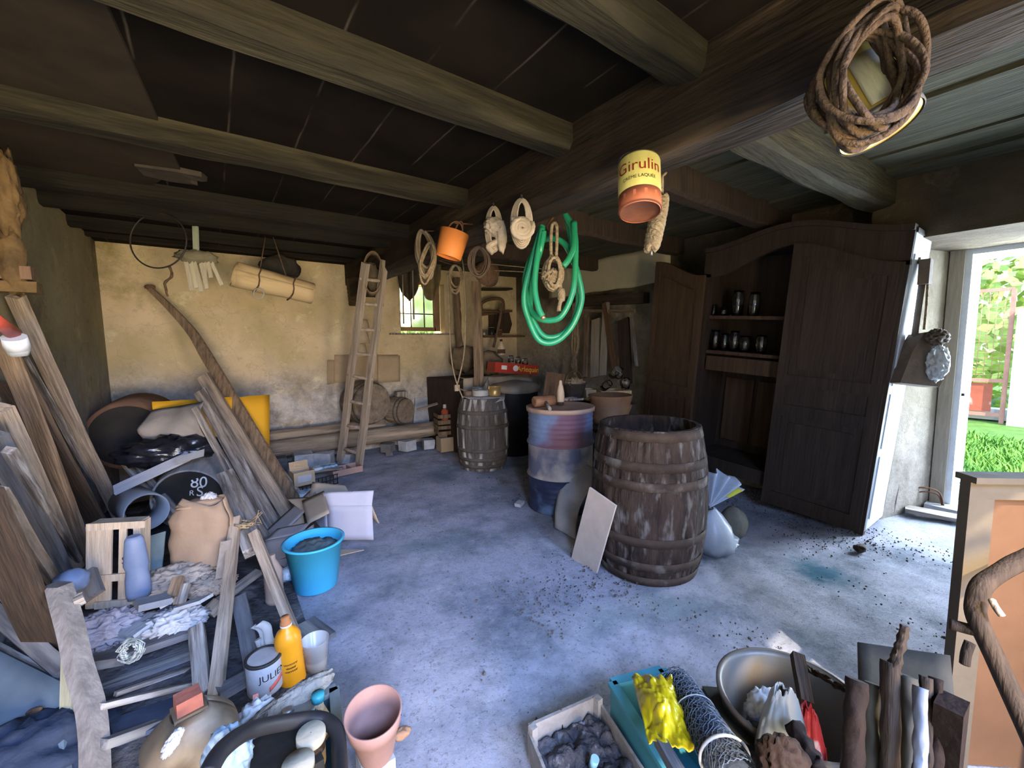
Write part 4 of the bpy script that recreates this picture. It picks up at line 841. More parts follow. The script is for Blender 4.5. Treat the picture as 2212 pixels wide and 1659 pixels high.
# twisted rope behind the can
c0 = P(1412, 490, 'd', 2.05); t = root('twisted_rope', 'thick twisted hank of straw-coloured rope behind the paint can', 'rope', T(*c0)); A, B = P(1430, 425, 'd', 2.05)-c0, P(1407, 538, 'd', 2.0)-c0
for k in range(4):
    ob('rope_strand', MB().tube([lerp(A, B, j/40)+(RI*cos(j*.42+k*pi/2)+FW*sin(j*.42+k*pi/2))*.022*(1.1-.3*abs(j/20-1)**2) for j in range(41)], .020, 8), CAN_ROPE, t)
ob('hook', MB().tube([B, B-UP*.03], .006, 6), TIN, t); ob('hanging_loop', MB().tube([A, A+UP*.10, A+UP*.12+RI*.02], .008, 6), CAN_ROPE, t)
# big vine / rope coil with yellow tin at upper right
c = P(1838, 200, 'd', 1.08); VN = mat('brown_old_rope', (.15, .09, .052), (.05, .03, .02), 22, bump=.9)
rnd = random.Random(11); t = root('heavy_rope_coil', 'large coil of thick brown rope hung high at the upper right', 'rope', T(*c))
for k in range(18):
    ax_, ay_ = pxm(rnd.uniform(72, 98), c), pxm(rnd.uniform(98, 128), c); ox, oy = pxm(rnd.uniform(-12, 12), c), pxm(rnd.uniform(-12, 8), c); ph = rnd.uniform(0, 6)
    pts = []
    for j in range(30):
        a = 2*pi*j/30; sq = 1.0-.28*max(0, sin(a))
        pts.append(RI*(ax_*cos(a)*sq+ox+ay_*.10*sin(a))+UP*(ay_*sin(a)+oy)+FW*(.025*sin(a*2+ph)+.02*(k % 4)-.08))
    ob('rope_turn', MB().tube(smooth_path(pts, 2, True), .0085, 7, loop=True), VN, t)
cc = P(1862, 212, 'd', 1.17); axu = (UP*.9-RI*.22+FW*.25).normalized(); Hc = pxm(165, cc); rc = pxm(72, cc)
Fc = fr(cc-axu*Hc*.5, cc+axu*Hc*.5, RI); t = root('yellow_drum_tin', 'worn yellow tin hanging inside the heavy rope coil', 'tin', Fc)
YD = mat('worn_yellow_tin', (.66, .46, .10), (.5, .33, .07), 5, c3=(.20, .12, .04), s3=5, t3=.62, rough=.4)
ob('tin_body', MB().lathe([(rc*.97, 0), (rc, .01), (rc, Hc), (rc*.9, Hc)], 36), YD, t)
ob('rim', MB().lathe([(rc*1.0, -.004), (rc*1.04, 0), (rc*1.04, .01), (rc, .014)], 36, close0=False, close1=False), TIN, t)
ang = math.atan2((Fc.inverted() @ EYE).y, (Fc.inverted() @ EYE).x)
wl = MB(); wl.rings([[((rc+o_)*cos(ang+.5+a), (rc+o_)*sin(ang+.5+a), z) for (o_, z) in ((.001, .02), (.004, .02), (.004, Hc*.8), (.001, Hc*.8))] for a in [k*.09-.42 for k in range(10)]])
ob('white_label', wl, mat('stained_white_label', (.72, .66, .5), (.5, .42, .26), 9, st=(3, 3, .6)), t)
P = _P
# ================================================================ drum, wardrobe, right wall
def zmats(o, zs):
    for p in o.data.polygons: p.material_index = sum(p.center.z > z for z in zs)
Dc = Vector((2.56, 2.81, 0)); DR = .295; DH = .925
DB = mat('faded_blue_drum_paint', (.22, .29, .44), (.12, .15, .25), 5, rough=.55, bump=.1, c3=(.17, .08, .11), s3=1.8, t3=.54)
DCm = mat('cream_drum_paint', (.62, .55, .47), (.45, .40, .36), 3, rough=.6, bump=.1, c3=(.12, .13, .19), s3=1.8, t3=.58)
DD = mat('dark_blue_drum_paint', (.035, .05, .11), (.015, .02, .05), 5, rough=.5, bump=.1, c3=(.12, .2, .32), s3=3, t3=.62)
t = root('steel_drum', 'tall blue and cream steel drum with a tan lid', 'drum', T(*Dc))
prof = [(.001, 0), (DR*.96, 0), (DR*1.01, .006), (DR*1.01, .018), (DR, .03)]
def ribs(z0, z1, n):
    r = []
    for k in range(n*6+1):
        z = lerp(z0, z1, k/(n*6)); r.append((DR-.005*(.5-.5*cos(2*pi*k/6)), z))
    return r
def roll(z): return [(DR, z-.018), (DR+.012, z-.008), (DR+.015, z), (DR+.012, z+.008), (DR, z+.018)]
prof += ribs(.06, .26, 4)+roll(.315)+roll(.61)+ribs(.65, .86, 5)+[(DR, .9), (DR, DH), (.001, DH)]
o = ob('drum_body', MB().lathe(prof, 56, close0=False, close1=False), [DD, DCm, DB], t); zmats(o, [.315, .605])
LD = mat('tan_lid_paint', (.56, .36, .26), (.42, .27, .19), 5, rough=.6, bump=.15, c3=(.3, .2, .15), s3=3)
ob('lid', MB().lathe([(DR*1.0, DH-.03), (DR*1.05, DH-.03), (DR*1.06, DH+.004), (DR*1.02, DH+.01), (DR*.96, DH+.004), (.001, DH+.004)], 56, close0=False, close1=False), LD, t)
dz = Vector((0, 0, DH+.006))
def dp(px_, py_, h=0): p = P(px_, py_, 'z', DH+.012+h); return p
# mallet
a, b = dp(1153, 868, .05), dp(1196, 864, .05)
t = root('wooden_mallet', 'round brown wooden mallet lying on the drum lid', 'mallet', fr(a, b)); L_ = (b-a).length; inv = fr(a, b).inverted()
ob('mallet_head', MB().lathe([(.03, 0), (.047, .006), (.05, L_*.3), (.047, L_*.5), (.05, L_*.7), (.047, L_-.006), (.03, L_)], 24), mat('polished_brown_wood', (.30, .15, .08), (.17, .08, .045), 3, st=G, rough=.5), t)
ob('mallet_handle', MB().tube([inv @ lerp(a, b, .55), inv @ (dp(1188, 884, .01)-Vector((0, 0, .0)))], .016, 8), W_GREY, t)
p = dp(1212, 876)
t = root('wooden_spindle', 'pale turned wooden spindle standing on the drum lid', 'spindle', T(p.x+.02, p.y+.03, DH+.012))
ob('spindle_body', MB().lathe([(.034, .03), (.036, .05), (.036, .11), (.026, .165), (.016, .19), (.014, .22), (.006, .228)], 20), mat('pale_turned_wood', (.58, .45, .33), (.42, .32, .23), 4, st=G), t)
ob('dark_foot', MB().lathe([(.026, 0), (.032, .004), (.032, .032)], 20), W_DARK, t)
t = root('hand_fork', 'small rusty hand fork lying on the right of the drum lid', 'fork', T(*dp(1260, 862, .02)))
for k in range(4): ob('tine', MB().tube(smooth_path([Vector((0, 0, 0)), RI*.04+back*(.012*k), RI*.11+back*(.03*k-.01)+Vector((0, 0, .02)), RI*.17+back*(.04*k-.02)+Vector((0, 0, .0))]), .0045, 6), RUST, t)
ob('fork_handle', MB().tube([Vector((0, 0, 0)), RI*-.14-back*.03+Vector((0, 0, -.005))], .012, 7), W_GREY, t)
thing('folded_rag', 'dusty folded rag lying on the drum lid between mallet and fork', 'rag', MB().blob((0, 0, 0), (.18, .12, .04), .3, 3, 3), mat('dusty_cloth', (.48, .38, .29), (.33, .26, .2), 9, bump=.6), T(*dp(1232, 862, .012)))
# roofing felt sheet bent against the drum and panel against the barrel
FELT = mat('grey_felt_board', (.46, .45, .44), (.33, .32, .32), 6, bump=.2)
A, B, C_, D_ = P(1243, 990, 'z', .46), P(1290, 1022, 'z', .40), P(1243, 1165, 'z', .0), P(1198, 1140, 'z', .0)
B = B+RI*.02
thing('felt_sheet', 'bent grey sheet of felt leaning between the drum and the large barrel', 'sheet', MB().sheet(lambda u, v: lerp(lerp(A, B, u), lerp(D_, C_, u), v)+RI*(-.05*sin(pi*v))+FW*(-.03*sin(v*7))+Vector((0, 0, .01+.01*sin(v*16)*(v > .6))), 8, 24, .008), FELT)
PN = mat('pale_chipboard', (.60, .50, .42), (.48, .40, .34), 9, bump=.12)
A, B, C_, D_ = P(1273, 1053, 'z', .56), P(1330, 1093, 'z', .50), P(1287, 1268, 'z', .0), P(1234, 1205, 'z', .0)
C_ = B+(D_-A)+Vector((0, 0, 0))
nrm = (B-A).cross(D_-A).normalized(); nrm = nrm if nrm.dot(EYE-A) > 0 else -nrm
mb = MB(); 
vs0 = [A, B, C_, D_]; fv = [mb.bm.verts.new(v) for v in vs0]; bv = [mb.bm.verts.new(v-nrm*.014) for v in vs0]
mb.bm.faces.new(fv); mb.bm.faces.new(bv[::-1])
for k in range(4): mb.bm.faces.new((fv[k], bv[k], bv[(k+1) % 4], fv[(k+1) % 4]))
thing('chipboard_panel', 'pale slanting chipboard offcut propped against the large barrel', 'board', mb, PN)
# tied plastic sack right of the barrel
SK = mat('grey_plastic_sack', (.50, .54, .60), (.33, .37, .43), 4, rough=.35, bump=.3, spec=.5)
kn = P(1533, 1097, 'd', 3.0); k0 = P(1540, 1195, 'z', 0)
t = root('plastic_sack', 'tied grey plastic sack with a fanned top beside the large barrel', 'sack', T(kn.x, kn.y, 0)); o0 = Vector((kn.x, kn.y, 0))
K = kn-o0
def fan(u, v):
    a = lerp(1.75, .50, u); r_ = v*(.30-.03*abs(sin(u*9)))
    return K+RI*r_*cos(a)+UP*r_*sin(a)*.95+FW*(.05*v*sin(u*22))
o = ob('fanned_top', MB().sheet(fan, 46, 8, .003), SK, t)
ob('sack_body', MB().lathe([(.02, 0), (.13, .01), (.15, .06), (.12, .16), (.06, .26), (.02, K.z), (.02, K.z+.01)], 26).jitter(.03, 9), SK, t, T(.02, -.02, 0))
ob('sack_tie', MB().tube([K+RI*.022*cos(a)+back*.022*sin(a) for a in [2*pi*j/12 for j in range(12)]], .006, 5, loop=True), IRON, t)
ob('yellow_stripe', MB().sheet(lambda u, v: fan(.93+.07*v, .55+.4*u)-FW*.004, 6, 2, .002), plain('yellow_print_2', (.75, .68, .08)), t)
thing('plastic_sack', 'small clear crumpled plastic bag at the foot of the tied sack', 'bag', MB().blob((0, 0, .04), (.26, .2, .12), .5, 2.5, 5, sub=4, ridged=True), SK, T(*P(1555, 1180, 'z', .0)))
thing('field_stone', 'rounded olive stone on the floor right of the tied sack', 'stone', MB().blob((0, 0, .10), (.20, .2, .26), .12, 1.5, 2), mat('olive_stone', (.20, .19, .15), (.12, .11, .09), 6, bump=.4), T(*P(1582, 1160, 'z', .0)))
# ---- wardrobe
thing('limewashed_band', 'pale limewashed band of wall above the dark rail, behind the hose', 'plaster', MB().sheet(lambda u, v: (4.49, lerp(3.0, 5.2, u), lerp(2.22, 2.66, v)+.02*noise.noise(Vector((u*6, v, 0)))), 20, 8, .012), mat('limewash', (.62, .56, .40), (.46, .41, .29), 3, bump=.2))
AW = mat('dark_wardrobe_oak', (.055, .036, .025), (.024, .015, .011), 2.2, st=(10, 10, .8), bump=.25, rough=.7)
AWL = mat('warm_wardrobe_oak', (.10, .056, .031), (.045, .025, .015), 2.2, st=(10, 10, .8), bump=.25, rough=.65)
lean = radians(4.2)
AM = T(3.98, .93, 0) @ Rx(lean)
wd = root('old_wardrobe', 'tall old dark wardrobe with arched top, leaning, one door open', 'wardrobe', AM)
WW, WH, WDp = 1.5, 2.30, .50
def arch(y, spring=2.02, top=2.24, y0=.08, y1=WW-.08):
    k = (y-(y0+y1)/2)/((y1-y0)/2); k = max(-1, min(1, k)); return spring+(top-spring)*(.5+.5*cos(pi*k)) if abs(k) < 1 else spring
def bxl(a, b, bev=.004): return MB().box([(a[i]+b[i])/2 for i in range(3)], [abs(b[i]-a[i]) for i in range(3)], bev=bev)
ob('back_panel', bxl((WDp-.02, 0, .1), (WDp, WW, WH-.02)), AW, wd)
ob('left_side', bxl((0, WW-.035, .03), (WDp-.02, WW, WH-.05)), AW, wd)
BL = mat('pale_blue_daylit_side', (.60, .66, .74), (.46, .52, .60), 3, st=(4, 4, 1), rough=.5, bump=.12)  # daylight from the door put into this side's pale blue colour
sd = ob('right_side', bxl((0, 0, .03), (WDp-.02, .035, WH-.05)), BL, wd)
for z0, z1 in ((.12, .62), (.68, 1.1), (1.16, 2.1)): ob('side_panel_moulding', bxl((.06, -.008, z0), (WDp-.08, .0, z1), .006), BL, sd)
ob('top_board', bxl((.02, -.01, WH-.06), (WDp, WW+.01, WH-.03), .008), AW, wd)
# arched front rail
pts = [(y, arch(y)) for y in [WW*k/40 for k in range(41)]]
mb = MB(); va = []
for y, z in pts:
    zt_ = 2.27+.13*(.5+.5*cos(pi*max(-1, min(1, (y-WW/2)/(WW/2)))))
    va.append([mb.bm.verts.new(c_) for c_ in ((-.01, y, z), (.03, y, z), (.03, y, zt_), (-.01, y, zt_))])
for a, b in zip(va, va[1:]):
    for k in range(4): mb.bm.faces.new((a[k], a[(k+1) % 4], b[(k+1) % 4], b[k]))
mb.bm.faces.new(va[0]); mb.bm.faces.new(va[-1][::-1]); ob('arched_rail', mb, AW, wd)
mb = MB(); va = []
for y, z in pts:
    zz_ = 2.25+.13*(.5+.5*cos(pi*max(-1, min(1, (y-WW/2)/(WW/2))))); va.append([mb.bm.verts.new(c_) for c_ in ((-.04, y, zz_), (.04, y, zz_), (.04, y, zz_+.04), (-.04, y, zz_+.04))])
for a, b in zip(va, va[1:]):
    for k in range(4): mb.bm.faces.new((a[k], a[(k+1) % 4], b[(k+1) % 4], b[k]))
mb.bm.faces.new(va[0]); mb.bm.faces.new(va[-1][::-1]); ob('cornice', mb, AW, wd)
for y0_, y1_ in ((0, .06), (WW-.07, WW)): ob('front_post', bxl((-.01, y0_, 0), (.04, y1_, 2.05)), AW, wd)
ob('bottom_rail', bxl((-.01, .06, .14), (.03, WW-.07, .27)), AW, wd)
ob('floor_board', bxl((.0, .05, .24), (WDp-.02, WW-.05, .27)), AW, wd)
for z, in ((1.655,), (1.315,)): ob('shelf', bxl((.05, .05, z-.03), (WDp-.02, WW-.05, z)), AWL, wd)
ob('drawer_front', bxl((.06, .75, 1.12), (.09, WW-.07, 1.26)), AWL, wd)
for y0_, y1_ in ((.80, 1.08), (1.12, 1.40)): ob('inner_panel', bxl((WDp-.05, y0_, .36), (WDp-.02, y1_, 1.02), .012), AWL, wd)
def wdoor(M, sgn, m, mid=.98):
    """door hinged at local y 0, opening edge at y = .70*sgn; arch rises towards the opening edge"""
    d = root('tmp', '', '', M) if 0 else bpy.data.objects.new('door', None)
    W_ = .70; N_ = 20
    def az(y): k = y/W_; return 2.02+.20*(.5-.5*cos(pi*k))
    def slab(y0_, y1_, zf0, zf1, x0, x1):
        mb = MB(); va = []
        for k in range(N_+1):
            y = lerp(y0_, y1_, k/N_); va.append([mb.bm.verts.new(c_) for c_ in ((x0, sgn*y, zf0(y)), (x1, sgn*y, zf0(y)), (x1, sgn*y, zf1(y)), (x0, sgn*y, zf1(y)))])
        for a, b in zip(va, va[1:]):
            for k in range(4): mb.bm.faces.new((a[k], a[(k+1) % 4], b[(k+1) % 4], b[k]))
        mb.bm.faces.new(va[0]); mb.bm.faces.new(va[-1][::-1]); return mb
    return slab, az, W_
for (M, sgn, m, nm) in ((T(-.025, .02, .02) @ Rz(radians(2)), 1, AW, 'door'), (T(-.03, WW-.02, .02) @ Rz(radians(-14)), 1, AWL, 'door')):
    slab, az, W_ = wdoor(M, sgn, m)
    if m is AW: f = lambda y: az(y)
    else: f = lambda y: az(y)
    d = ob(nm, slab(0, W_, lambda y: 0.0, f, 0, .022), m, wd, M)
    d['label'] = 'nearly closed right door' if m is AW else 'open left door swung back to the wall'
    for (y0_, y1_, z0f, z1f) in ((0, .075, lambda y: 0.0, f), (W_-.075, W_, lambda y: 0.0, f), (.075, W_-.075, lambda y: f(y)-.10, f), (.075, W_-.075, lambda y: 0.0, lambda y: .12), (.075, W_-.075, lambda y: .80, lambda y: .90), (.075, W_-.075, lambda y: 1.06, lambda y: 1.15)):
        ob('frame_strip', slab(y0_, y1_, z0f, z1f, -.014, .001), m, d)
    ob('moulded_panel', slab(.13, W_-.13, lambda y: .17, lambda y: .75, -.008, .001), m, d)
    ob('moulded_panel', slab(.13, W_-.13, lambda y: 1.2, lambda y: f(y)-.15, -.008, .001), m, d)
for k, (px_, s_, r_, h_, lb) in enumerate(((1541, 1, .033, .11, 'small jar at the far left of the upper wardrobe shelf'), (1562, 1, .036, .085, 'second small jar on the upper wardrobe shelf'), (1591, 1, .052, .24, 'tall jar on the upper wardrobe shelf'), (1626, 1, .05, .22, 'tall jar at the right of the upper wardrobe shelf'),
        (1542, 2, .048, .20, 'tall jar at the far left of the lower wardrobe shelf'), (1562, 2, .04, .17, 'jar second from the left on the lower wardrobe shelf'), (1584, 2, .048, .20, 'tallest jar in the middle of the lower wardrobe shelf'), (1607, 2, .056, .155, 'squat jar right of the middle on the lower wardrobe shelf'), (1641, 2, .052, .17, 'jar at the right end of the lower wardrobe shelf'))):
    zl = 1.655 if s_ == 1 else 1.315
    lo = .6; best = None
    for q in range(100):
        yl = .7+q*.008; pw = AM @ Vector((.16, yl, zl)); ppx = 1106+FPX*(pw-EYE).dot(RI)/(pw-EYE).dot(FW)
        if best is None or abs(ppx-px_) < best[0]: best = (abs(ppx-px_), pw)
    j = jar(lb, best[1], r_, h_, fill=RUST if k in (4, 5) else None); j.matrix_basis = T(*best[1]) @ Rx(lean)
# ---- right wall behind the drum
BD = mat('pale_grey_boards', (.46, .40, .31), (.30, .25, .19), 2.5, st=G, bump=.3)
def rq(x, y, X=4.38): return P(x, y, 'x', X)
plank('dark wooden rail across the right wall between hose and wardrobe', rq(1225, 655, 4.40), rq(1396, 643, 4.40), .13, .12, W_DARK, face=(0, 0, 1), name='wall_rail', cat='rail')
plank('pale handle-like bar tied below the dark wall rail', rq(1240, 671, 4.30), rq(1372, 672, 4.30), .045, .04, W_TAN, name='bar', cat='bar')
for k, (x0, x1, y0_, y1_, w_, m_, lb) in enumerate(((1268, 1264, 685, 815, .06, W_TAN, 'pale tool handle leaning left on the right wall'), (1309, 1303, 655, 812, .09, BD, 'forked pale stake, left leg, below the wall rail'), (1306, 1330, 655, 812, .07, W_BROWN, 'reddish stake leaning right below the wall rail'), (1362, 1376, 672, 790, .025, W_GREY, 'thin dark rod leaning next to the wardrobe door'), (1288, 1286, 690, 815, .14, BD, 'broad pale board standing against the right wall'), (1347, 1352, 690, 830, .16, W_DARK, 'black board standing in the dark corner by the wardrobe'))):
    plank(lb, rq(x1, y1_, 4.05), rq(x0, y0_, 4.32), w_, .035, m_, face=(0, 1, 0), name='stake' if k < 4 else 'board', cat='stake' if k < 4 else 'board', seed=k+20)
c0 = rq(1243, 770, 4.2); t = root('straw_rope', 'yellowed straw rope hanging loosely behind the hose', 'rope', T(*c0))
for k in range(3):
    ob('rope_strand', MB().tube(smooth_path([rq(1238+k*3, 655, 4.3)-c0, rq(1240+k*3, 700, 4.2)-c0, rq(1236+k*6, 750, 4.2)-c0, rq(1244-k*4, 790, 4.18)-c0, rq(1236+k*9, 830, 4.1)-c0]), .022, 7).jitter(.01, 20), CAN_ROPE, t)
# tubs and fruit crates between drum and wardrobe
STP = P(1283, 870, 'd', 4.58); STZ = .86
thing('stand_box', 'dark low bench carrying the pail and crates behind the drum', 'bench', MB().box((0, 0, STZ/2), (.78, .5, STZ), bev=.01), W_DARK, T(STP.x, STP.y, 0) @ Rz(-.62))
BKM = mat('dark_pail_metal', (.10, .085, .075), (.05, .04, .035), 7, rough=.5)
p = P(1240, 868, 'd', 4.55); bucket('dark pail with straw inside behind the drum lid', T(*p), .09, .13, .2, BKM, name='metal_pail')
thing('straw', 'dry straw heaped in the dark pail', 'straw', MB().blob((0, 0, .2), (.2, .2, .12), .6, 4, 3, sub=4, ridged=True), CAN_ROPE, T(*p))
plank('dark square board propped behind the spindle', P(1192, 862, 'd', 4.3), P(1200, 808, 'd', 4.5), .2, .02, W_BROWN, name='board', cat='board')
FC = mat('pale_crate_wood', (.58, .43, .25), (.42, .30, .17), 3, st=(3, 3, 3))
p = P(1275, 862, 'd', 4.7); p.z = .865; crate('small pale fruit crate left of the glass jars', p, (.18, .2, .12), FC, -.4, name='fruit_crate', cat='crate')
p = P(1322, 864, 'd', 4.6); p.z = .865; crate('pale fruit crate filled with glass jars beside the wardrobe', p, (.34, .26, .12), FC, -.5, name='fruit_crate', cat='crate')
for k, (x, y, lb, tl) in enumerate(((1302, 838, 'glass jar lying tilted at the left in the fruit crate', 1.0), (1320, 812, 'shiny jar tipped over on the crate', .9), (1334, 818, 'round jar in the middle of the crate', .3), (1350, 840, 'cloudy jar at the right of the crate', .2))):
    q = P(x, y, 'd', 4.5); j = jar(lb, q, .045, .12, TIN if k == 1 else None); j.matrix_basis = T(*q) @ Rx(tl) @ Rz(k)
p = P(1318, 892, 'd', 4.1); p.z = max(p.z, .55)
thing('wooden_bowl', 'stack of reddish brown wooden bowls right of the drum lid', 'bowl', MB().lathe([(.17, -.2), (.19, -.12), (.175, -.11), (.21, -.02), (.19, -.01), (.215, .08), (.2, .085), (.18, .02), (.001, .0)], 30, close1=False), mat('reddish_bowl_wood', (.30, .16, .08), (.17, .085, .045), 3, rough=.6), T(p.x, p.y, p.z+.1))
t = root('wicker_basket', 'dark brown wicker basket below the crates', 'basket', T(*(P(1290, 880, 'd', 4.2)))); ob('basket_body', MB().lathe([(.12, -.2), (.16, -.05), (.17, 0), (.15, .0), (.12, -.15)], 24), mat('dark_wicker', W_DARK and (.2, .14, .07)), t)
# ---- hanging scale bundle by the door
DG = mat('dusty_taupe_cloth', (.22, .17, .13), (.12, .095, .075), 6, bump=.5)
X_ = 4.15
c0 = P(1985, 770, 'x', X_); t = root('hanging_bag', 'dusty bag hanging on a long strap from the lintel beside the wardrobe', 'bag', T(*c0)); g = lambda x, y, X=X_: P(x, y, 'x', X)-c0
ob('strap_block', MB().box((0, 0, 0), (.10, .06, pxm(52, c0)), bev=.008), DG, t, T(*g(1999, 588)))
ob('strap', MB().tube([g(1992, 610), g(1985, 660), g(1975, 730)], .030, 8, flat=.4), DG, t)
ob('twine', MB().tube(smooth_path([g(2004, 610), g(2001, 660), g(1996, 712)]), .008, 5), CAN_ROPE, t)
ob('bag_body', MB().prism([(-.19, -.19), (.10, -.22), (.16, -.1), (.12, .05), (.06, .18), (-.02, .17), (-.1, .03)], .12, text_frame((0, 0, 0), RI, UP, -FW)).jitter(.02, 8), DG, t)
PB = mat('clear_plastic_film', (.75, .78, .8), (.6, .63, .66), 6, rough=.2, bump=.4, alpha=.75, spec=.6)
ob('plastic_film', MB().blob(tuple(g(2001, 785)-FW*.08), (.14, .1, .22), .5, 2.4, 3, sub=4, ridged=True), PB, t)
ob('knotted_top', MB().blob(tuple(g(2010, 730)-FW*.05), (.24, .1, .1), .5, 2.4, 8, sub=4, ridged=True), DG, t)
ob('shiny_ferrule', MB().cyl(g(1977, 572), g(1977, 558), .03), TIN, t)
# ---- tools and branches leaning in the reveal
for (x0, y0_, x1, y1_, r_, m_, lb, nm) in ((1912, 1098, 1948, 872, .022, W_GREY, 'crooked grey branch leaning behind the wardrobe side', 'branch'), (1925, 1108, 1955, 850, .026, W_GREY, 'tallest knotty branch leaning beside the door reveal', 'branch'), (1940, 1100, 1962, 905, .016, W_BROWN, 'thin dark branch leaning closest to the door', 'branch'), (1900, 1105, 1925, 985, .018, W_TAN, 'short tan stick low beside the wardrobe side', 'stick')):
    a = P(x0, y0_, 'z', 0.0); b = P(x1, y1_, 'd', depth(a)+.0); log(lb, a, b, r_*1.0, m_, name=nm, amp=.02, sd=x0 % 9)
t = root('spade', 'rusty spade head standing behind the wardrobe side', 'spade', fr(P(1899, 1105, 'z', .0), P(1905, 1030, 'd', depth(P(1899, 1105))+.05), RI))
ob('blade', MB().prism([(-.07, .0), (.0, -.0), (.07, .03), (.08, .2), (-.08, .2)], .01, Matrix(((1, 0, 0, 0), (0, 0, 1, 0), (0, 1, 0, 0), (0, 0, 0, 1)))), RUST, t); ob('shaft', MB().cyl((0, 0, .18), (0, 0, .6), .016), W_GREY, t)
c0 = P(1965, 1095); t = root('garden_fork', 'rusty fork tines resting on the floor by the door sill', 'fork', T(*c0)); g = lambda x, y, z=.01: P(x, y, 'z', z)-c0
a_ = [Vector((0, 0, .01)), Vector((-.02, .02, .14)), Vector((.03, -.06, .19)), Vector((.1, -.16, .16)), Vector((.12, -.2, .01))]
ob('tine', MB().tube(smooth_path(a_), .007, 6), RUST, t); ob('tine', MB().tube(smooth_path([v*.8+Vector((.03, -.03, 0)) for v in a_]), .006, 6), RUST, t)
plank('flat weathered board lying in front of the door sill', P(1955, 1098, 'z', .03), P(2085, 1122, 'z', .03), .14, .03, W_GREY, face=(1, 0, 0))
# floor oddments
thing('dark_pebble', 'black crumpled scrap on the floor near the wardrobe', 'scrap', MB().blob((0, 0, .02), (.10, .07, .05), .4, 2, 3), W_DARK, T(*P(1857, 1190)))
thing('plaster_chip', 'white plaster chip on the floor left of the drum', 'chip', MB().box((0, 0, .015), (.09, .06, .03), bev=.006).jitter(.008, 20), PAPER, T(*P(1122, 1091)) @ Rz(.5))
mb = MB(); rnd = random.Random(21); n_ = 0
while n_ < 2200:
    x, y = rnd.uniform(.4, 4.6), rnd.uniform(.25, 4.5)
    if x < 1.3 and rnd.random() < .93: continue
    if y > 2.2 and rnd.random() < .8: continue
    if noise.noise(Vector((x*1.4, y*1.4, 7))) < -.05+rnd.random()*.35: continue
    s_ = rnd.uniform(.0015, .006)*(1.6 if rnd.random() < .05 else 1)
    b2 = bmesh.new(); bmesh.ops.create_icosphere(b2, subdivisions=1, radius=s_)
    for v in b2.verts: v.co *= rnd.uniform(.6, 1.4)
    mb._merge(b2, T(x, y, .002+s_*.3)); n_ += 1
tag(ob('dirt_crumbs', mb, mat('dark_dirt_crumbs', (.13, .11, .10), (.05, .045, .045), 3)), 'loose dark dirt crumbs scattered over the right of the floor', 'dirt', kind='stuff')
# ================================================================ the heap along the left wall
WX = -.85
NB = mat('blue_grey_board', (.16, .16, .175), (.06, .06, .07), 2.2, st=G, c3=(.27, .26, .25), s3=1, bump=.25)
# (top px, bottom px, bottom z, width px, thickness, material, label)
def lean(label, tx, ty, bx, by, bz, wpx, t=.03, m=W_GREY, topx=WX, seed=0, cat='plank', name='plank', bd=None):
    a = P(tx, ty, 'x', topx); b = P(bx, by, 'z', bz) if bd is None else P(bx, by, 'd', bd)
    w_ = pxm(wpx, lerp(a, b, .5))*.72
    return plank(label, b, a, w_, t, m, face=RI, seed=seed or int(tx+by), name=name, cat=cat, warp=.006)
lean('long rounded plank leaning farthest right against the left wall', 30, 640, 262, 1128, .08, 28, .05, W_PALE)
lean('thin pale lath second from the right against the left wall', 52, 770, 245, 1112, .12, 14, .02, W_GREY)
lean('brownish batten just left of the thin pale lath', 33, 775, 222, 1125, .10, 15, .03, W_TAN)
lean('wide brown board leaning steeply against the left wall', 5, 735, 195, 1218, .12, 40, .035, W_TAN, topx=-.80)
lean('thick sawn-end beam leaning below the wide brown board', -5, 880, 160, 1228, .18, 42, .06, W_PALE, topx=-.74)
lean('grooved narrow batten in the lower left stack', 18, 975, 168, 1212, .25, 20, .03, W_GREY, topx=-.66)
lean('light-edged long batten lowest on the left wall', 0, 1062, 122, 1262, .30, 26, .04, W_PALE, topx=-.60)
lean('dark grey board behind the light-edged batten', -20, 930, 140, 1256, .22, 60, .03, NB, topx=-.72)
lean('dark broad board behind the wide brown board', 20, 830, 240, 1180, .05, 60, .02, W_DARK, topx=-.84)
lean('wide dark board at the extreme left edge', -60, 1050, 110, 1420, .15, 110, .03, MATS['dark_wood'], topx=-.62)
# odd things high on the left wall
WXD = -.84
t = root('wood_stump', 'rough golden wood stump hung high at the left edge', 'wood', T(*P(8, 420, 'x', -.72)))
ob('stump_body', MB().blob((0, 0, 0), (.11, .12, .40), .35, 3, 3, sub=4), mat('golden_wood', (.17, .10, .035), (.06, .035, .013), 9, bump=.5), t)
ob('stump_end', MB().blob((0, 0, -.30), (.09, .1, .3), .3, 3, 9, sub=3), mat('golden_wood', W_TAN and (.55, .35, .12)), t)
t = root('wood_blocks', 'brown and yellow wood blocks stacked on a peg at the left edge', 'wood', T(*P(18, 590, 'x', -.74)))
ob('brown_block', MB().box((0, 0, .0), (.16, .10, .06), bev=.01).jitter(.006, 9), W_BROWN, t); ob('yellow_block', MB().box((.01, 0, -.065), (.17, .11, .05), bev=.01).jitter(.006, 9), mat('golden_wood', (.55, .35, .12)), t)
ob('pale_piece', MB().box((-.02, 0, .055), (.13, .09, .035), bev=.01).jitter(.006, 9), PAPER, t)
t = root('red_brush', 'red-handled brush with white bristle head at the left edge', 'brush', T(*P(38, 745, 'x', -.72)))
o0 = P(38, 745, 'x', -.72); g = lambda x, y, X=-.72: P(x, y, 'x', X)-o0
ob('red_handle', MB().tube([g(-30, 680), g(0, 700), g(32, 722)], .028, 10, flat=.6), mat('red_plastic', (.55, .09, .05), (.42, .06, .04), 4, rough=.4), t)
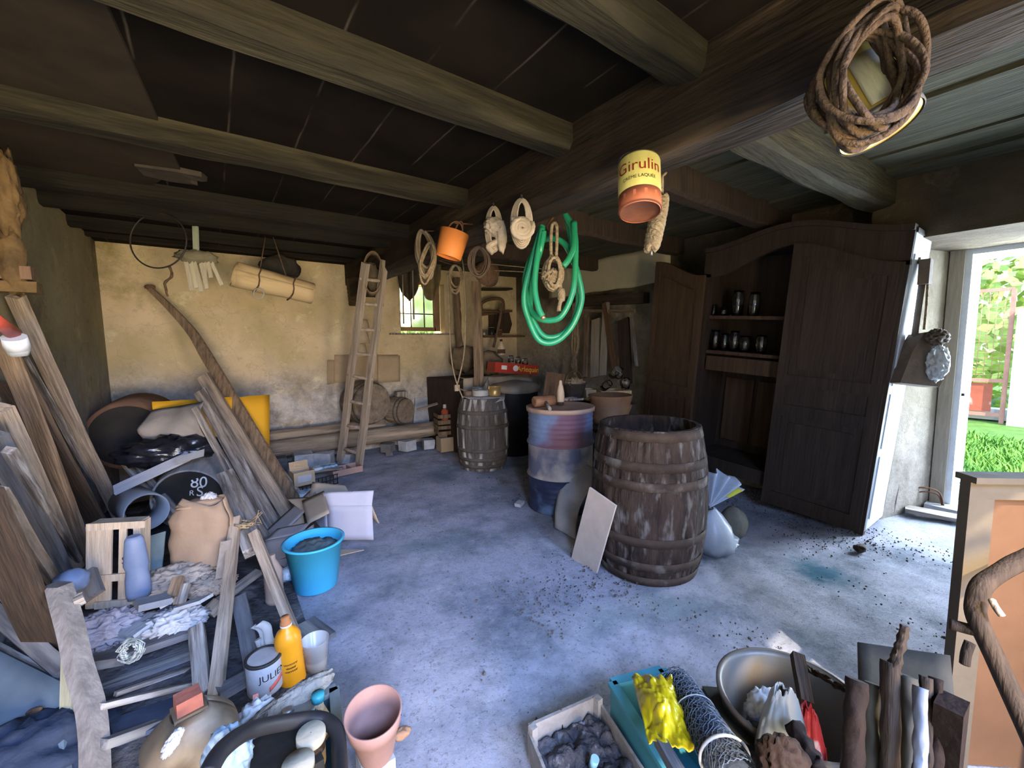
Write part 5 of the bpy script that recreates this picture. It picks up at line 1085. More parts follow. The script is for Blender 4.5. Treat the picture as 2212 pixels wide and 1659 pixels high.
ob('white_head', MB().cyl(g(30, 728), g(38, 752), .042, .045), PLAST_W, t); ob('grey_bristles', MB().cyl(g(38, 752), g(41, 768), .043, .032), STN, t)
# round black cask standing behind
c = P(277, 942, 'd', 3.7)
t = root('round_black_vat', 'big round dark vat lying on its side in the left back corner', 'vat', fr(c, c+Vector((.12, 1, .05)), (0, 0, 1)))
R0 = pxm(73, c); RIMB = mat('rusty_brown_rim', (.20, .11, .07), (.10, .055, .04), 6, bump=.4)
ob('vat_wall', MB().lathe([(R0*.9, .0), (R0*1.0, -.01), (R0*1.05, .25), (R0*1.05, .5), (R0*.9, .5)], 48, close0=False), RIMB, t)
ob('vat_face', MB().lathe([(.001, .012), (R0*.95, .012)], 48, close0=False, close1=False), mat('black_vat_face', (.035, .03, .028), (.018, .016, .015), 4), t)
# yellow board with sheets
YO = mat('orange_yellow_board', (.80, .42, .03), (.74, .37, .025), 2, rough=.5, bump=.03)
A, B = P(328, 868, 'y', 4.75), P(582, 853, 'y', 5.15); C_, D_ = P(582, 978, 'y', 5.0), P(336, 960, 'y', 4.65)
mb = MB().sheet(lambda u, v: lerp(lerp(A, B, u), lerp(D_, C_, u), v)+Vector((0, 0, .012*noise.noise(Vector((u*9, v*2, 1)))*(v < .05))), 14, 4, .008)
thing('orange_board', 'bright orange-yellow board standing behind the plank bundle', 'board', mb, YO)
TP = mat('grey_beige_tarp', (.38, .33, .29), (.26, .24, .23), 4, bump=.4)
A, B, C_, D_ = P(330, 886, 'd', 3.6), P(440, 868, 'd', 3.65), P(462, 960, 'd', 3.6), P(326, 965, 'd', 3.5)
thing('beige_tarp', 'dusty beige sheet draped in front of the orange board', 'tarp', MB().sheet(lambda u, v: lerp(lerp(A, B, u), lerp(D_, C_, u), v)-FW*(.12*sin(pi*v)+.03*noise.noise(Vector((u*3, v*3, 0)))), 16, 12, .006), TP)
BP = mat('black_plastic_film', (.018, .02, .03), (.01, .011, .016), 4, rough=.25, bump=.6, spec=.8)
def crumple(label, px_, py_, k, v, d, amp, m, seed, name='crumpled_bag', cat='bag', fq=2.4, sub=4, R=None):
    return thing(name, label, cat, MB().blob((0, 0, 0), d, amp, fq, seed, sub=sub, ridged=True, R=R), m, T(*P(px_, py_, k, v)))
crumple('crumpled shiny black plastic sheet on the heap', 372, 972, 'd', 3.45, (.62, .30, .22), .45, BP, 3)
# drum lying with chalk marks, grey cloth body
c = P(408, 1078, 'd', 3.35); dv = Vector((.25, 1, .12)).normalized(); F = fr(c, c+dv, (0, 0, 1)); R1 = pxm(66, c)
t = root('chalked_cask', 'cask lying on its side with chalk scribbles on its black head', 'cask', F)
ob('cask_wall', MB().lathe([(R1*.95, .0), (R1*1.0, -.02), (R1*1.02, .0), (R1*1.16, .35), (R1*1.1, .8), (R1*.95, .85)], 44, close0=False), mat('grey_cask_wood', (.34, .33, .34), (.2, .19, .19), 3, st=(6, 6, 1), bump=.4), t)
ob('black_head', MB().lathe([(.001, .015), (R1*.96, .015)], 44, close0=False, close1=False), mat('black_vat_face', W_DARK and (.035, .03, .028)), t)
chalk = plain('chalk', (.75, .78, .82)); inv = F.inverted(); li = (inv.to_3x3() @ RI); lu = (inv.to_3x3() @ UP)
for (sx, sy, s_, txt) in ((.32, .52, .12, '80'), (.35, .22, .11, 'S'), (-.25, .42, .08, 'J'), (.0, .38, .07, '2'), (-.28, .12, .07, 'o'), (.08, .18, .06, 'R'), (-.1, -.62, .07, '8'), (-.18, -.8, .07, '2')):
    text_ob(txt, s_, chalk, t, text_frame(li*R1*sx+lu*R1*sy+Vector((0, 0, .008)), li, lu, (0, 0, -1)), name='chalk_mark')
# plank bundle
for (x0, y0_, x1, y1_, wpx, m_, lb, th_, sd) in (
        (432, 845, 600, 1150, 26, W_GREY, 'leftmost plank of the bundle leaning in the middle of the heap', .03, 1),
        (438, 812, 622, 1112, 24, W_PALE, 'widest pale plank in the middle of the leaning bundle', .04, 2),
        (452, 806, 640, 1085, 18, W_GREY, 'thin pale plank behind the widest in the bundle', .03, 3),
        (503, 908, 640, 1080, 15, W_PALE, 'short square batten on the right of the bundle', .03, 4),
        (518, 912, 648, 1068, 12, W_GREY, 'short flat batten, rightmost of the bundle', .025, 5),
        (476, 815, 560, 985, 22, W_GREY, 'plank with a notched end at the back of the bundle', .03, 6),
        (420, 880, 590, 1185, 14, W_GREY, 'narrow dark-edged plank on the left flank of the bundle', .02, 7)):
    b = P(x1, y1_, 'z', .03) if y1_ > 1050 else P(x1, y1_, 'd', 4.3); a = P(x0, y0_, 'd', min(4.35, depth(b)+.45))
    plank(lb, b, a, pxm(wpx, lerp(a, b, .5)), th_, m_, seed=sd+40, warp=.005)
a, m_, b = P(320, 620, 'd', 4.35), P(415, 718, 'd', 4.35), P(636, 1080, 'd', 3.95)
t = root('bent_board', 'long bent board rising above the bundle towards the iron hoop', 'board', T(*a))
pts = [a, lerp(a, m_, .5)+UP*.02, m_, lerp(m_, b, .15), lerp(m_, b, .4), lerp(m_, b, .7), b]; pts = [q-a for q in smooth_path(pts, 5)]
mb = MB(); rs = []
for i, q in enumerate(pts):
    k = i/(len(pts)-1); w_ = lerp(.022, .055, min(1, k*2)); n_ = (RI*.8+UP*.6); rs.append([q-n_*w_-FW*.015, q+n_*w_-FW*.015, q+n_*w_+FW*.015, q-n_*w_+FW*.015])
mb.rings(rs, smooth=False); ob('board_body', mb, W_TAN, t)
ob('dark_knot', MB().blob((0, 0, 0), (.09, .05, .05), .4, 3, 2), W_BROWN, t, T(*(RI*.02-UP*.0)))
# boards across the heap
plank('white slanting lath laid across the heap above the pipe', P(248, 1060, 'd', 3.1), P(408, 985, 'd', 3.3), pxm(24, P(300, 1030, 'd', 3.2)), .02, mat('white_painted_lath', (.60, .60, .66), (.46, .46, .52), 3, st=G), seed=3, name='lath')
plank('tan batten running down behind the white lath', P(400, 1140, 'd', 3.15), P(268, 985, 'd', 3.5), pxm(28, P(330, 1060, 'd', 3.3)), .03, W_GREY, seed=8, name='batten')
plank('thin white paper strip on the black plastic', P(380, 995, 'd', 3.2), P(440, 978, 'd', 3.25), .07, .004, PAPER, name='paper_strip', cat='paper')
# pipe
c = P(318, 1106, 'd', 2.95); d_ = (P(262, 1070, 'd', 3.45)-c).normalized(); F = fr(c, c+d_); R2 = pxm(39, c)
PV = mat('grey_pvc', (.42, .45, .50), (.34, .37, .42), 3, rough=.35, bump=.03)
thing('pvc_pipe', 'wide grey plastic pipe with its open end facing out of the heap', 'pipe', MB().lathe([(R2, 0), (R2*1.02, .004), (R2, .5), (R2*.93, .5), (R2*.93, .004), (R2, 0)], 44, close0=False, close1=False), PV, F)
# slatted wine crate standing up
cz = P(243, 1310, 'd', 2.1)
t = root('slatted_crate', 'upright slatted wooden crate with a black stencil, left in the heap', 'crate', text_frame(cz, RI*.95+FW*.25, UP+RI*.03, (RI*.95+FW*.25).cross(UP)))
wq, hq, dq = pxm(92, cz), pxm(178, cz), .09
CW = mat('dry_crate_wood', (.50, .41, .32), (.33, .26, .2), 2.6, st=(9, 1, 9), bump=.35)
for x0, x1 in ((-.5, -.02), (.12, .27), (.40, .5)): ob('slat', MB().box(((x0+x1)/2*wq, hq/2, 0), ((x1-x0)*wq, hq, .010), bev=.002, nz=1).jitter(.004, 10), CW, t)
for z in (.98, .36, .04): ob('cross_slat', MB().box((.06*wq, hq*z, .008 if z < .9 else .0), (wq*1.15 if z > .9 else wq*.75, .035, .014), bev=.002), CW, t)
ob('side_panel', MB().box((-.5*wq, hq/2, -dq/2), (.012, hq, dq)), CW, t); ob('side_panel', MB().box((.5*wq, hq/2, -dq/2), (.012, hq, dq)), CW, t); ob('top_panel', MB().box((0, hq, -dq/2), (wq, .012, dq)), CW, t)
ob('dark_bottle', MB().lathe([(.03, 0), (.035, .02), (.035, .16), (.012, .22)], 16), IRON, t, T(.05*wq+.04, .05, -.08) @ Rx(-pi/2))
text_ob('SC', .055, plain('black_print', (.03, .03, .03)), t, T(.33*wq, hq*.55, .0065) @ Rz(0), name='stencil')
# blue-ish bottle wrapper, paper bag, etc.
c0 = P(302, 1290, 'd', 2.08); mb = MB(); mb.lathe([(.042, 0), (.05, .03), (.05, .10), (.044, .14), (.048, .17), (.042, .30), (.03, .32)], 24, None, 1, .6); mb.jitter(.01, 12)
CB = mat('pale_blue_card', (.16, .21, .33), (.09, .125, .22), 3, rough=.5, bump=.15)
thing('folded_card', 'pale blue folded card sleeve standing right of the slatted crate', 'sleeve', mb, CB, T(*c0))
plank('greenish grey plastic flap behind the pale blue sleeve', P(322, 1260, 'd', 2.32), P(335, 1155, 'd', 2.45), .12, .006, mat('green_grey_plastic', (.28, .36, .38), (.2, .26, .28), 4, rough=.4), name='flap', cat='flap')
TB = mat('tan_paper_bag', (.36, .255, .18), (.26, .18, .125), 3, bump=.35, c3=(.3, .16, .1), s3=3.5, t3=.68)
cB = P(436, 1160, 'd', 2.38); w_, h_ = pxm(118, cB), pxm(160, cB)
t = root('paper_sack', 'stiff tan paper sack standing in the heap behind the A-frame', 'paper sack', T(*cB))
def bagf(u, v):
    a = u*2*pi; sx = .5*w_*(1-.0*v); e = .75
    x = sx*(abs(cos(a))**e)*(1 if cos(a) > 0 else -1)*(1.0 if v < .75 else 1-.6*(v-.75)*2); y = .09*(abs(sin(a))**e)*(1 if sin(a) > 0 else -1)*(1-.5*max(0, v-.8)*5*0.6)
    return RI*(x+.02*(v-.5))+FW*y+UP*(h_*(v-.5)+.02*sin(a*2)*(v > .9))+(RI*noise.noise(Vector((x*14, v*5, y*9)))+FW*noise.noise(Vector((x*9, v*6, 4))))*.02
ob('sack_body', MB().sheet(bagf, 40, 16, .004), TB, t)
ob('sack_floor', MB().blob(tuple(UP*-h_*.45), (w_*.9, .16, .06), .1, 2, 2), TB, t); ob('folded_top', MB().blob(tuple(UP*h_*.46), (w_*.75, .13, .05), .3, 3, 2), TB, t)
crumple('folded pale paper wad on top of the tan paper sack', 452, 1082, 'd', 2.4, (.08, .06, .09), .4, PAPER, 4, 'paper_wad', 'paper')
plank('small cream wood offcut beside the top of the A-frame', P(495, 1115, 'd', 2.6), P(470, 1080, 'd', 2.62), .05, .03, mat('cream_paint', (.62, .58, .48), (.5, .46, .38), 5), name='offcut', cat='offcut')
# A-frame trestle: two props meeting at a beam end
mz = Vector((0, 0, 0))
t = root('wooden_trestle', 'A-shaped trestle of raw battens tied with twine, in front of the heap', 'trestle', T(*P(540, 1150, 'd', 2.45))); o0 = P(540, 1150, 'd', 2.45)
def leg(nm, x0, y0_, d0, x1, y1_, d1, wpx, th_, m_):
    a, b = P(x0, y0_, 'd', d0)-o0, P(x1, y1_, 'd', d1)-o0; L_ = (b-a).length; w_ = wpx*((d0+d1)/2)/FPX
    s = MB().box((0, 0, L_/2), (w_, th_, L_), bev=.004, nz=8)
    for v in s.bm.verts: v.co.x += .006*noise.noise(Vector((3, x0, v.co.z*2)))
    return ob(nm, s, m_, t, fr(a, b, RI))
leg('top_beam', 488, 1025, 2.95, 548, 1190, 2.35, 34, .06, W_GREY)
leg('leg', 548, 1150, 2.40, 638, 1375, 2.08, 20, .035, W_PALE)
leg('leg', 510, 1120, 2.44, 466, 1505, 1.74, 22, .035, W_PALE)
a_ = P(527, 1125, 'd', 2.42)-o0
ob('twine_tie', MB().tube([a_+RI*.05*cos(k*.8)+FW*.05*sin(k*.8)+UP*(.012*sin(k*1.3)-.02) for k in range(24)], .005, 5), CAN_ROPE, t)
rnd = random.Random(4)
for k in range(6): ob('frayed_end', MB().tube([a_+RI*.04, a_+RI*(.06+.02*rnd.random())+UP*rnd.uniform(-.03, .05), a_+RI*(.08+.03*rnd.random())+UP*rnd.uniform(-.04, .07)], .002, 4), CAN_ROPE, t)
# props around it
def prop(lb, x0, y0_, d0, x1, y1_, d1, wpx, th_, m_, name='batten', sd=0):
    a, b = P(x0, y0_, 'd', d0), P(x1, y1_, 'd', d1); return plank(lb, b, a, pxm(wpx, lerp(a, b, .5)), th_, m_, seed=sd or int(x0+y0_), name=name, cat=name)
prop('blue-grey batten standing inside the A-frame', 517, 1290, 2.2, 550, 1450, 1.88, 30, .03, NB)
prop('broad dark batten crossing low behind the paint tin', 470, 1500, 1.74, 590, 1430, 1.92, 30, .04, NB, sd=11)
prop('grey upright batten above the brown jerrycan', 424, 1355, 1.95, 438, 1500, 1.75, 28, .03, W_GREY)
prop('dark sloping batten behind the A-frame legs', 430, 1330, 2.2, 560, 1235, 2.5, 18, .03, W_GREY, sd=9)
prop('short pale batten stub near the grey upright', 450, 1325, 2.1, 475, 1300, 2.15, 30, .03, W_PALE, 'offcut')
# window frame / glazed frame of long battens low left
prop('long blue-grey board edge running over the lower heap', 200, 1435, 1.75, 440, 1355, 2.0, 36, .03, NB, sd=31)
prop('dark plank face below the long blue-grey edge', 215, 1475, 1.75, 430, 1400, 1.98, 60, .02, NB, sd=32)
prop('pale cross rod joining the left post to the heap', 215, 1528, 1.45, 432, 1472, 1.85, 16, .02, W_GREY, 'rod', 33)
prop('second thinner rod above the pale cross rod', 250, 1500, 1.62, 425, 1440, 1.9, 10, .015, W_GREY, 'rod', 35)
prop('lowest cross board near the bottom left', 222, 1605, 1.4, 350, 1560, 1.6, 22, .03, NB, sd=36)
prop('broad dark blue panel low behind the cross rods', 240, 1585, 1.52, 430, 1515, 1.72, 110, .015, mat('dark_blue_panel', (.07, .09, .15), (.035, .045, .08), 4, bump=.2), 'panel', 37)
# ladder-like post at the left
t = root('broken_chair_frame', 'bent grey wooden post of a broken frame at the lower left', 'frame', T(*P(165, 1450, 'd', 1.5))); o0 = P(165, 1450, 'd', 1.5)
pts = [P(127, 1262, 'd', 1.62)-o0, P(150, 1350, 'd', 1.55)-o0, P(172, 1440, 'd', 1.5)-o0, P(195, 1530, 'd', 1.45)-o0, P(205, 1620, 'd', 1.4)-o0, P(206, 1720, 'd', 1.35)-o0]; pts = smooth_path(pts, 5)
rs = []; 
for i, q in enumerate(pts): k = i/(len(pts)-1); w_ = .036; n_ = RI; rs.append([q-n_*w_-FW*.02, q-n_*w_*.5-FW*.035, q+n_*w_*.8-FW*.03, q+n_*w_+FW*.02, q-n_*w_+FW*.03])
ob('curved_post', MB().rings(rs, smooth=False).jitter(.003, 6), mat('grey_taupe_wood', (.22, .20, .19), (.10, .09, .088), 3, st=(8, 8, 1)), t)
leg('crosspiece', 190, 1440, 1.52, 262, 1428, 1.7, 16, .03, NB); leg('peg', 160, 1300, 1.6, 182, 1290, 1.62, 22, .03, W_GREY)
prop('greenish pale stake left of the bent post', 152, 1420, 1.6, 150, 1680, 1.45, 22, .03, mat('mossy_pale_wood', (.42, .42, .33), (.24, .22, .14), 2.6, st=(8, 8, 1)), 'stake', 41)
prop('second mossy stake right behind the bent post', 158, 1500, 1.62, 168, 1690, 1.5, 14, .03, MATS['mossy_pale_wood'], 'stake', 42)
# far left lower: bluish panel with keyhole, boards
BPN = mat('pale_blue_panel', (.15, .20, .25), (.085, .115, .15), 2, rough=.6, bump=.08)
A, B, C_, D_ = P(-40, 1385, 'd', 1.75), P(140, 1475, 'd', 1.6), P(70, 1640, 'd', 1.4), P(-60, 1600, 'd', 1.5); C_ = B+(D_-A)
tpl = thing('tilted_panel', 'pale blue-grey slanting panel with an oval hole at the far left', 'panel', MB().sheet(lambda u, v: lerp(lerp(A, B, u), lerp(D_, C_, u), v), 4, 4, .03), BPN)
ob('escutcheon', MB().lathe([(.001, .004), (.03, .004), (.034, 0)], 20, None, 1, .35), W_DARK, tpl, text_frame(P(82, 1530, 'd', 1.52)-FW*.012, RI+UP*.4, UP-RI*.4, -FW))
prop('rounded blue-grey pole crossing to the bent post', -20, 1310, 1.9, 138, 1455, 1.65, 30, .05, NB, 'pole', 43)
prop('brownish edged board above the pale blue panel', -20, 1395, 1.8, 140, 1480, 1.62, 22, .03, W_GREY, 'batten', 44)
prop('short pale stick end in the lower left stack', 8, 1285, 1.95, 52, 1350, 1.85, 16, .02, W_GREY, 'stick', 45)
crumple('dark blue cloth bundle in the bottom left corner', 60, 1640, 'd', 1.45, (.42, .3, .22), .4, mat('navy_cloth', (.028, .04, .075), (.012, .02, .04), 6, bump=.6), 7, 'cloth_bundle', 'cloth')
crumple('olive rag heap at the foot of the mossy stakes', 140, 1660, 'd', 1.5, (.22, .2, .16), .4, mat('olive_rag', (.16, .15, .07), (.08, .075, .04), 6, bump=.6), 9, 'rag', 'rag')
crumple('grey rounded cloth knob where the battens meet the bent post', 155, 1255, 'd', 1.8, (.11, .1, .1), .25, CB, 11, 'rag', 'rag', sub=3)
plank('rounded grey chair back piece by the crate', P(168, 1250, 'd', 1.95), P(185, 1300, 'd', 1.9), .14, .03, NB, name='chair_back', cat='wood')
# base under the heap so the things rest on rubble: slates, bricks, rags
SL = mat('blue_grey_slate', (.22, .24, .28), (.13, .14, .17), 5, bump=.3)
rnd = random.Random(77)
SP = [(305, 1350, 70, 40, 'slate lying below the pale blue sleeve'), (345, 1330, 60, 36, 'slate right of the pale blue sleeve'), (372, 1290, 50, 26, 'brick-like block standing near the crumpled rag'), (330, 1300, 60, 30, 'grey slate edge in the middle of the rubble'), (395, 1330, 50, 24, 'narrow slate below the tan sack'), (300, 1395, 40, 20, 'small slate wedge beside the white rag'), (420, 1300, 60, 30, 'flat slate at the right of the rubble')]
for k, (x, y, a_, b_, lb) in enumerate(SP):
    p = P(x, y, 'd', 1.95+.06*(k % 3)); thing('slate_piece', lb, 'slate', MB().box((0, 0, 0), (pxm(a_*.9, p), pxm(b_*1.5, p), .015+.015*(k % 2)), bev=.003).jitter(.006, 12), SL if k % 2 else STN, T(*p) @ Rz(rnd.uniform(-1, 1)) @ Rx(rnd.uniform(-.4, .2)) @ Ry(rnd.uniform(-.3, .3)))
for k, (x, y, lb) in enumerate(((388, 1268, 'tan wood offcut sticking up from the rubble'), (330, 1345, 'tan block end beside the white crumpled paper'), (400, 1285, 'grey offcut beside the tan one'), (287, 1335, 'short tan offcut end below the crate'))):
    prop(lb, x, y-22, 2.08, x-14, y+22, 2.02, 18, .03, W_TAN if k != 2 else W_GREY, 'offcut', 60+k)
WRG = mat('white_crumpled_rag', (.42, .39, .43), (.26, .235, .27), 7, bump=.6)
crumple('white ruffled rag on the left of the slate heap', 222, 1362, 'd', 1.95, (.26, .18, .14), .5, WRG, 21, 'rag', 'rag', 3.0, 5)
crumple('white crumpled paper in front of the slates', 378, 1345, 'd', 2.0, (.22, .16, .11), .55, PAPER, 24, 'crumpled_paper', 'paper', 3.0, 5)
crumple('second smaller crumpled paper lower in front of the slates', 332, 1375, 'd', 1.95, (.14, .12, .08), .55, PAPER, 26, 'crumpled_paper', 'paper', 3.0, 5)
crumple('cream frayed rag spread under the tan paper sack', 385, 1248, 'd', 2.25, (.30, .2, .12), .5, mat('cream_rag', (.38, .32, .27), (.24, .2, .17), 7, bump=.7), 28, 'rag', 'rag', 3.0, 5)
crumple('cream rag fold at the right under the paper sack', 455, 1262, 'd', 2.25, (.2, .16, .09), .5, MATS['cream_rag'], 30, 'rag', 'rag', 3.0, 5)
prop('pale pointed strip of peeled bark in front of the paper sack', 478, 1250, 2.2, 488, 1170, 2.28, 22, .006, MATS['cream_rag'], 'bark_strip', 66)
c = P(276, 1408, 'd', 1.66); t = root('wire_coil', 'small coil of pale galvanised wire lying below the white rag', 'wire', T(*c)); rnd = random.Random(9)
GW = mat('galvanised_wire', (.42, .46, .46), (.25, .28, .28), 8, metal=.4, rough=.4, bump=0)
for k in range(16):
    r_ = pxm(rnd.uniform(13, 30), c); ob('wire_turn', MB().tube([RI*(r_*cos(a)+.01*rnd.random())+UP*(r_*.85*sin(a))+FW*(.25*r_*sin(a)+.02*rnd.random()) for a in [2*pi*j/24 for j in range(24)]], .0028, 5, loop=True), GW, t)
# rubble base: low mound of dark scrap that carries the heap
mb = MB()
def mound(u, v):
    x, y = lerp(-.88, .32, u), lerp(1.75, 5.2, v); e = (sin(pi*min(1, max(0, (1-u)*1.1))*.5)**.9)
    hgt = .12*e*min(1, v*5)*min(1, (1-v)*3+.2)*(1-u**3)
    return (x, y, .01+hgt+.05*noise.fractal(Vector((x*4, y*4, 2)), 1, 2, 4)*min(1, e*2)*(1-u))
mb.sheet(mound, 50, 90, .01)
tag(ob('scrap_rubble', mb, mat('dark_scrap_rubble', (.075, .075, .085), (.03, .03, .035), 9, bump=1, c3=(.17, .16, .17), s3=5, t3=.6)), 'dark mixed scrap and rubble under the heap along the left wall', 'rubble', kind='stuff')
# ---- cartons and bucket
c = P(735, 1172, 'z', 0); WC = mat('white_carton', (.48, .48, .58), (.40, .40, .50), 2, bump=.04)
CD2 = mat('brown_carton_inside', (.40, .33, .26), (.32, .26, .2), 4, bump=.08)
A = P(709, 1158, 'z', .04); B = P(806, 1155, 'z', .05); A2 = P(709, 1103, 'd', depth(A)); B2 = P(812, 1068, 'd', depth(B))
t = root('white_carton', 'open white cardboard box with brown flaps left of the aisle', 'carton', T(*A))
bk = Vector((-.25, 1, 0)).normalized()*.30; hgt_ = .27; e1 = Vector((B.x-A.x, B.y-A.y, 0)); z_ = Vector((0, 0, hgt_)); O_ = Vector((0, 0, -.03)); e0 = e1.normalized()
def quad(name, p0, p1, p2, p3, m_, par, th_=.004):
    return ob(name, MB().sheet(lambda u, v: lerp(lerp(p0, p1, u), lerp(p3, p2, u), v)+Vector((0, 0, .002*noise.noise(Vector((u*5, v*5, 1))))), 6, 6, th_), m_, par)
quad('front_wall', O_, O_+e1, O_+e1+z_, O_+z_, WC, t); quad('back_wall', O_+bk, O_+bk+e1, O_+bk+e1+z_, O_+bk+z_, WC, t)
quad('left_wall', O_, O_+bk, O_+bk+z_, O_+z_, WC, t); quad('right_wall', O_+e1, O_+e1+bk, O_+e1+bk+z_, O_+e1+z_, WC, t)
quad('front_flap', O_+z_, O_+z_+e1, O_+z_+e1-bk*.05+Vector((.0, -.10, .13))*.0+Vector((.03, .06, .10)), O_+z_+Vector((-.01, .06, .09)), WC, t)
quad('back_flap', O_+bk+z_, O_+bk+z_+e1, O_+bk+z_+e1+Vector((-.02, .1, .07)), O_+bk+z_+Vector((0.05, .1, .09)), CD2, t)
quad('left_flap', O_+z_, O_+bk+z_, O_+bk+z_-e0*.19+Vector((0, -.03, .0)), O_+z_-e0*.19+Vector((0, .03, -.05)), CD2, t)
quad('right_flap', O_+e1+z_, O_+e1+bk+z_, O_+e1+bk+z_+e0*.06+Vector((0, 0, -.12)), O_+e1+z_+e0*.05+Vector((0, 0, -.14)), CD2, t)
quad('bottom_wall', O_, O_+e1, O_+e1+bk, O_+bk, CD2, t)
# second, tipped carton with lettering to its left
GB = mat('greyed_cardboard', (.37, .33, .32), (.28, .25, .25), 4, bump=.1)
A, B, C_, D_ = P(655, 1080, 'd', 3.35), P(700, 1120, 'd', 3.1), P(655, 1180, 'd', 2.95), P(575, 1195, 'd', 3.0)
t = root('tipped_carton', 'greyed open carton tipped on its side behind the blue bucket', 'carton', T(*A)); o_ = A
quad('carton_wall', P(675, 1055, 'd', 3.5)-o_, P(560, 1160, 'd', 3.1)-o_, P(575, 1185, 'd', 2.95)-o_, P(690, 1075, 'd', 3.3)-o_, GB, t)
quad('carton_wall', P(650, 1085, 'd', 3.35)-o_, P(662, 1155, 'd', 3.2)-o_, P(600, 1180, 'd', 3.05)-o_, P(588, 1170, 'd', 3.05)-o_, CD2, t)
quad('carton_flap', P(652, 1082, 'd', 3.3)-o_, P(700, 1060, 'd', 3.3)-o_, P(712, 1108, 'd', 3.0)-o_, P(665, 1132, 'd', 2.98)-o_, CD2, t)
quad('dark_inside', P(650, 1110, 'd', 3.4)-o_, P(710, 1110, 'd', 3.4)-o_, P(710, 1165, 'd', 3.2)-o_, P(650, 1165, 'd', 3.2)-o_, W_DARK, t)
A, B, C_, D_ = P(572, 1168, 'd', 2.85), P(650, 1152, 'd', 2.95), P(640, 1230, 'd', 2.8), P(578, 1245, 'd', 2.7)
t = root('lettered_carton', 'low greyed carton with red hand lettering left of the blue bucket', 'carton', T(*A)); o_ = A
quad('front_wall', Vector((0, 0, 0)), B-o_, C_-o_, D_-o_, GB, t); quad('top_wall', Vector((0, 0, 0)), B-o_, B-o_+FW*.15+UP*.03, FW*.15+UP*.03, GB, t); quad('side_wall', B-o_, B-o_+FW*.2, C_-o_+FW*.2, C_-o_, GB, t)
rgt = (B-A).normalized(); upv = (A-D_).normalized(); nn = rgt.cross(upv)
RM = plain('red_marker', (.38, .05, .04)); text_ob('KUHL', .085, RM, t, text_frame(lerp(A, C_, .45)-o_+nn*.008+upv*.055+rgt*-.02, rgt, upv, nn), name='hand_lettering')
text_ob('\u25bd', .1, RM, t, text_frame(lerp(A, C_, .5)-o_+nn*.008-upv*.06, rgt, upv, nn), name='hand_lettering') if 0 else ob('drawn_triangle', MB().tube([nn*.006+lerp(A, C_, .5)-o_+rgt*x+upv*y for x, y in ((-.05, -.04), (.05, -.03), (.02, -.10), (-.05, -.04))], .003, 4), RM, t)
thing('cardboard_scrap', 'small triangular cardboard scrap on the floor right of the blue bucket', 'scrap', MB().prism([(0, 0), (.16, -.02), (.02, .09)], .006), CD2, T(*P(735, 1200, 'z', .01)))
# blue bucket
bq = P(685, 1288, 'z', 0); dirh = Vector((bq.x, bq.y, 0)).normalized(); bc_ = bq+dirh*.125
BB = mat('turquoise_plastic', (.06, .46, .72), (.05, .38, .62), 2, rough=.35, bump=.03)
t = bucket('turquoise plastic bucket full of dirty cloth left of the aisle', T(bc_.x, bc_.y, .004), .125, .165, .29, BB, handle=False, rimw=.014, name='plastic_bucket')
thing('wet_cloth', 'dirty grey-green cloth lying in the turquoise bucket', 'cloth', MB().blob((0, 0, 0), (.26, .26, .1), .35, 2.2, 5, sub=4, ridged=True), mat('grey_green_cloth', (.13, .17, .18), (.07, .09, .1), 7, bump=.6), T(bc_.x, bc_.y, .235))
crumple('blue and white can lying left of the turquoise bucket', 622, 1240, 'z', .05, (.12, .1, .09), .2, mat('blue_white_print', (.6, .7, .78), (.04, .25, .5), 6, rough=.4, lo=.45, hi=.55), 3, 'drink_can', 'can', 1.5, 3)
c = P(594, 1300, 'z', .02); thing('plastic_bottle', 'tan ribbed plastic bottle standing behind the A-frame leg', 'bottle', MB().lathe([(.045, 0), (.05, .02)]+[(.05-.003*(i % 2), .03+.012*i) for i in range(12)]+[(.05, .19), (.03, .24), (.018, .26), (.018, .29)], 22), mat('dusty_tan_bottle', (.42, .31, .25), (.3, .22, .18), 5, rough=.5), T(*c))
# small cartons and trays near the ladder foot
p = P(653, 1040, 'z', .12); t = crate('small open cardboard box with a pale label near the plank bundle', (p.x, p.y, .10), (.20, .16, .14), CARD_W, .15, t=.004, name='small_carton', cat='carton')
ob('pale_label', MB().box((0, -.082, .07), (.13, .002, .07)), PAPER, t); ob('open_flap', MB().box((0, .09, .17), (.18, .004, .09), R=Rx(-.3)), CARD_W, t)
p = P(748, 1025, 'z', .02); t = crate('reddish cardboard tray with dividers at the ladder foot', (p.x, p.y+.05, .03), (.34, .2, .07), mat('pinkish_card', (.46, .30, .25), (.36, .23, .19), 5), .12, t=.005, name='cardboard_tray', cat='tray')
ob('divider', MB().box((.05, 0, .035), (.004, .19, .06)), CD2, t); ob('divider', MB().box((-.08, 0, .035), (.004, .19, .06)), CD2, t)
p = P(680, 1050, 'z', .05); t = root('black_tray', 'black plastic lattice tray standing on edge near the cartons', 'tray', T(p.x, p.y, .02) @ Rz(.2))
BK = mat('black_plastic', (.018, .017, .016))
for k in range(13): ob('lattice_bar', MB().box((-.24+.04*k, 0, .05), (.006, .01, .1)), BK, t)
for z in (0, .05, .1): ob('lattice_bar', MB().box((0, 0, z), (.5, .012, .008)), BK, t)
thing('blue_packet', 'flat blue and white packet lying behind the small cartons', 'packet', MB().box((0, 0, 0), (.34, .1, .03), bev=.006), MATS['blue_white_print'], T(*P(692, 1010, 'z', .14)) @ Rz(.1))
thing('blue_packet', 'blue and white packet under the black lattice tray', 'packet', MB().box((0, 0, 0), (.3, .12, .04), bev=.006), MATS['blue_white_print'], T(*P(650, 1068, 'z', .05)) @ Rz(.1))
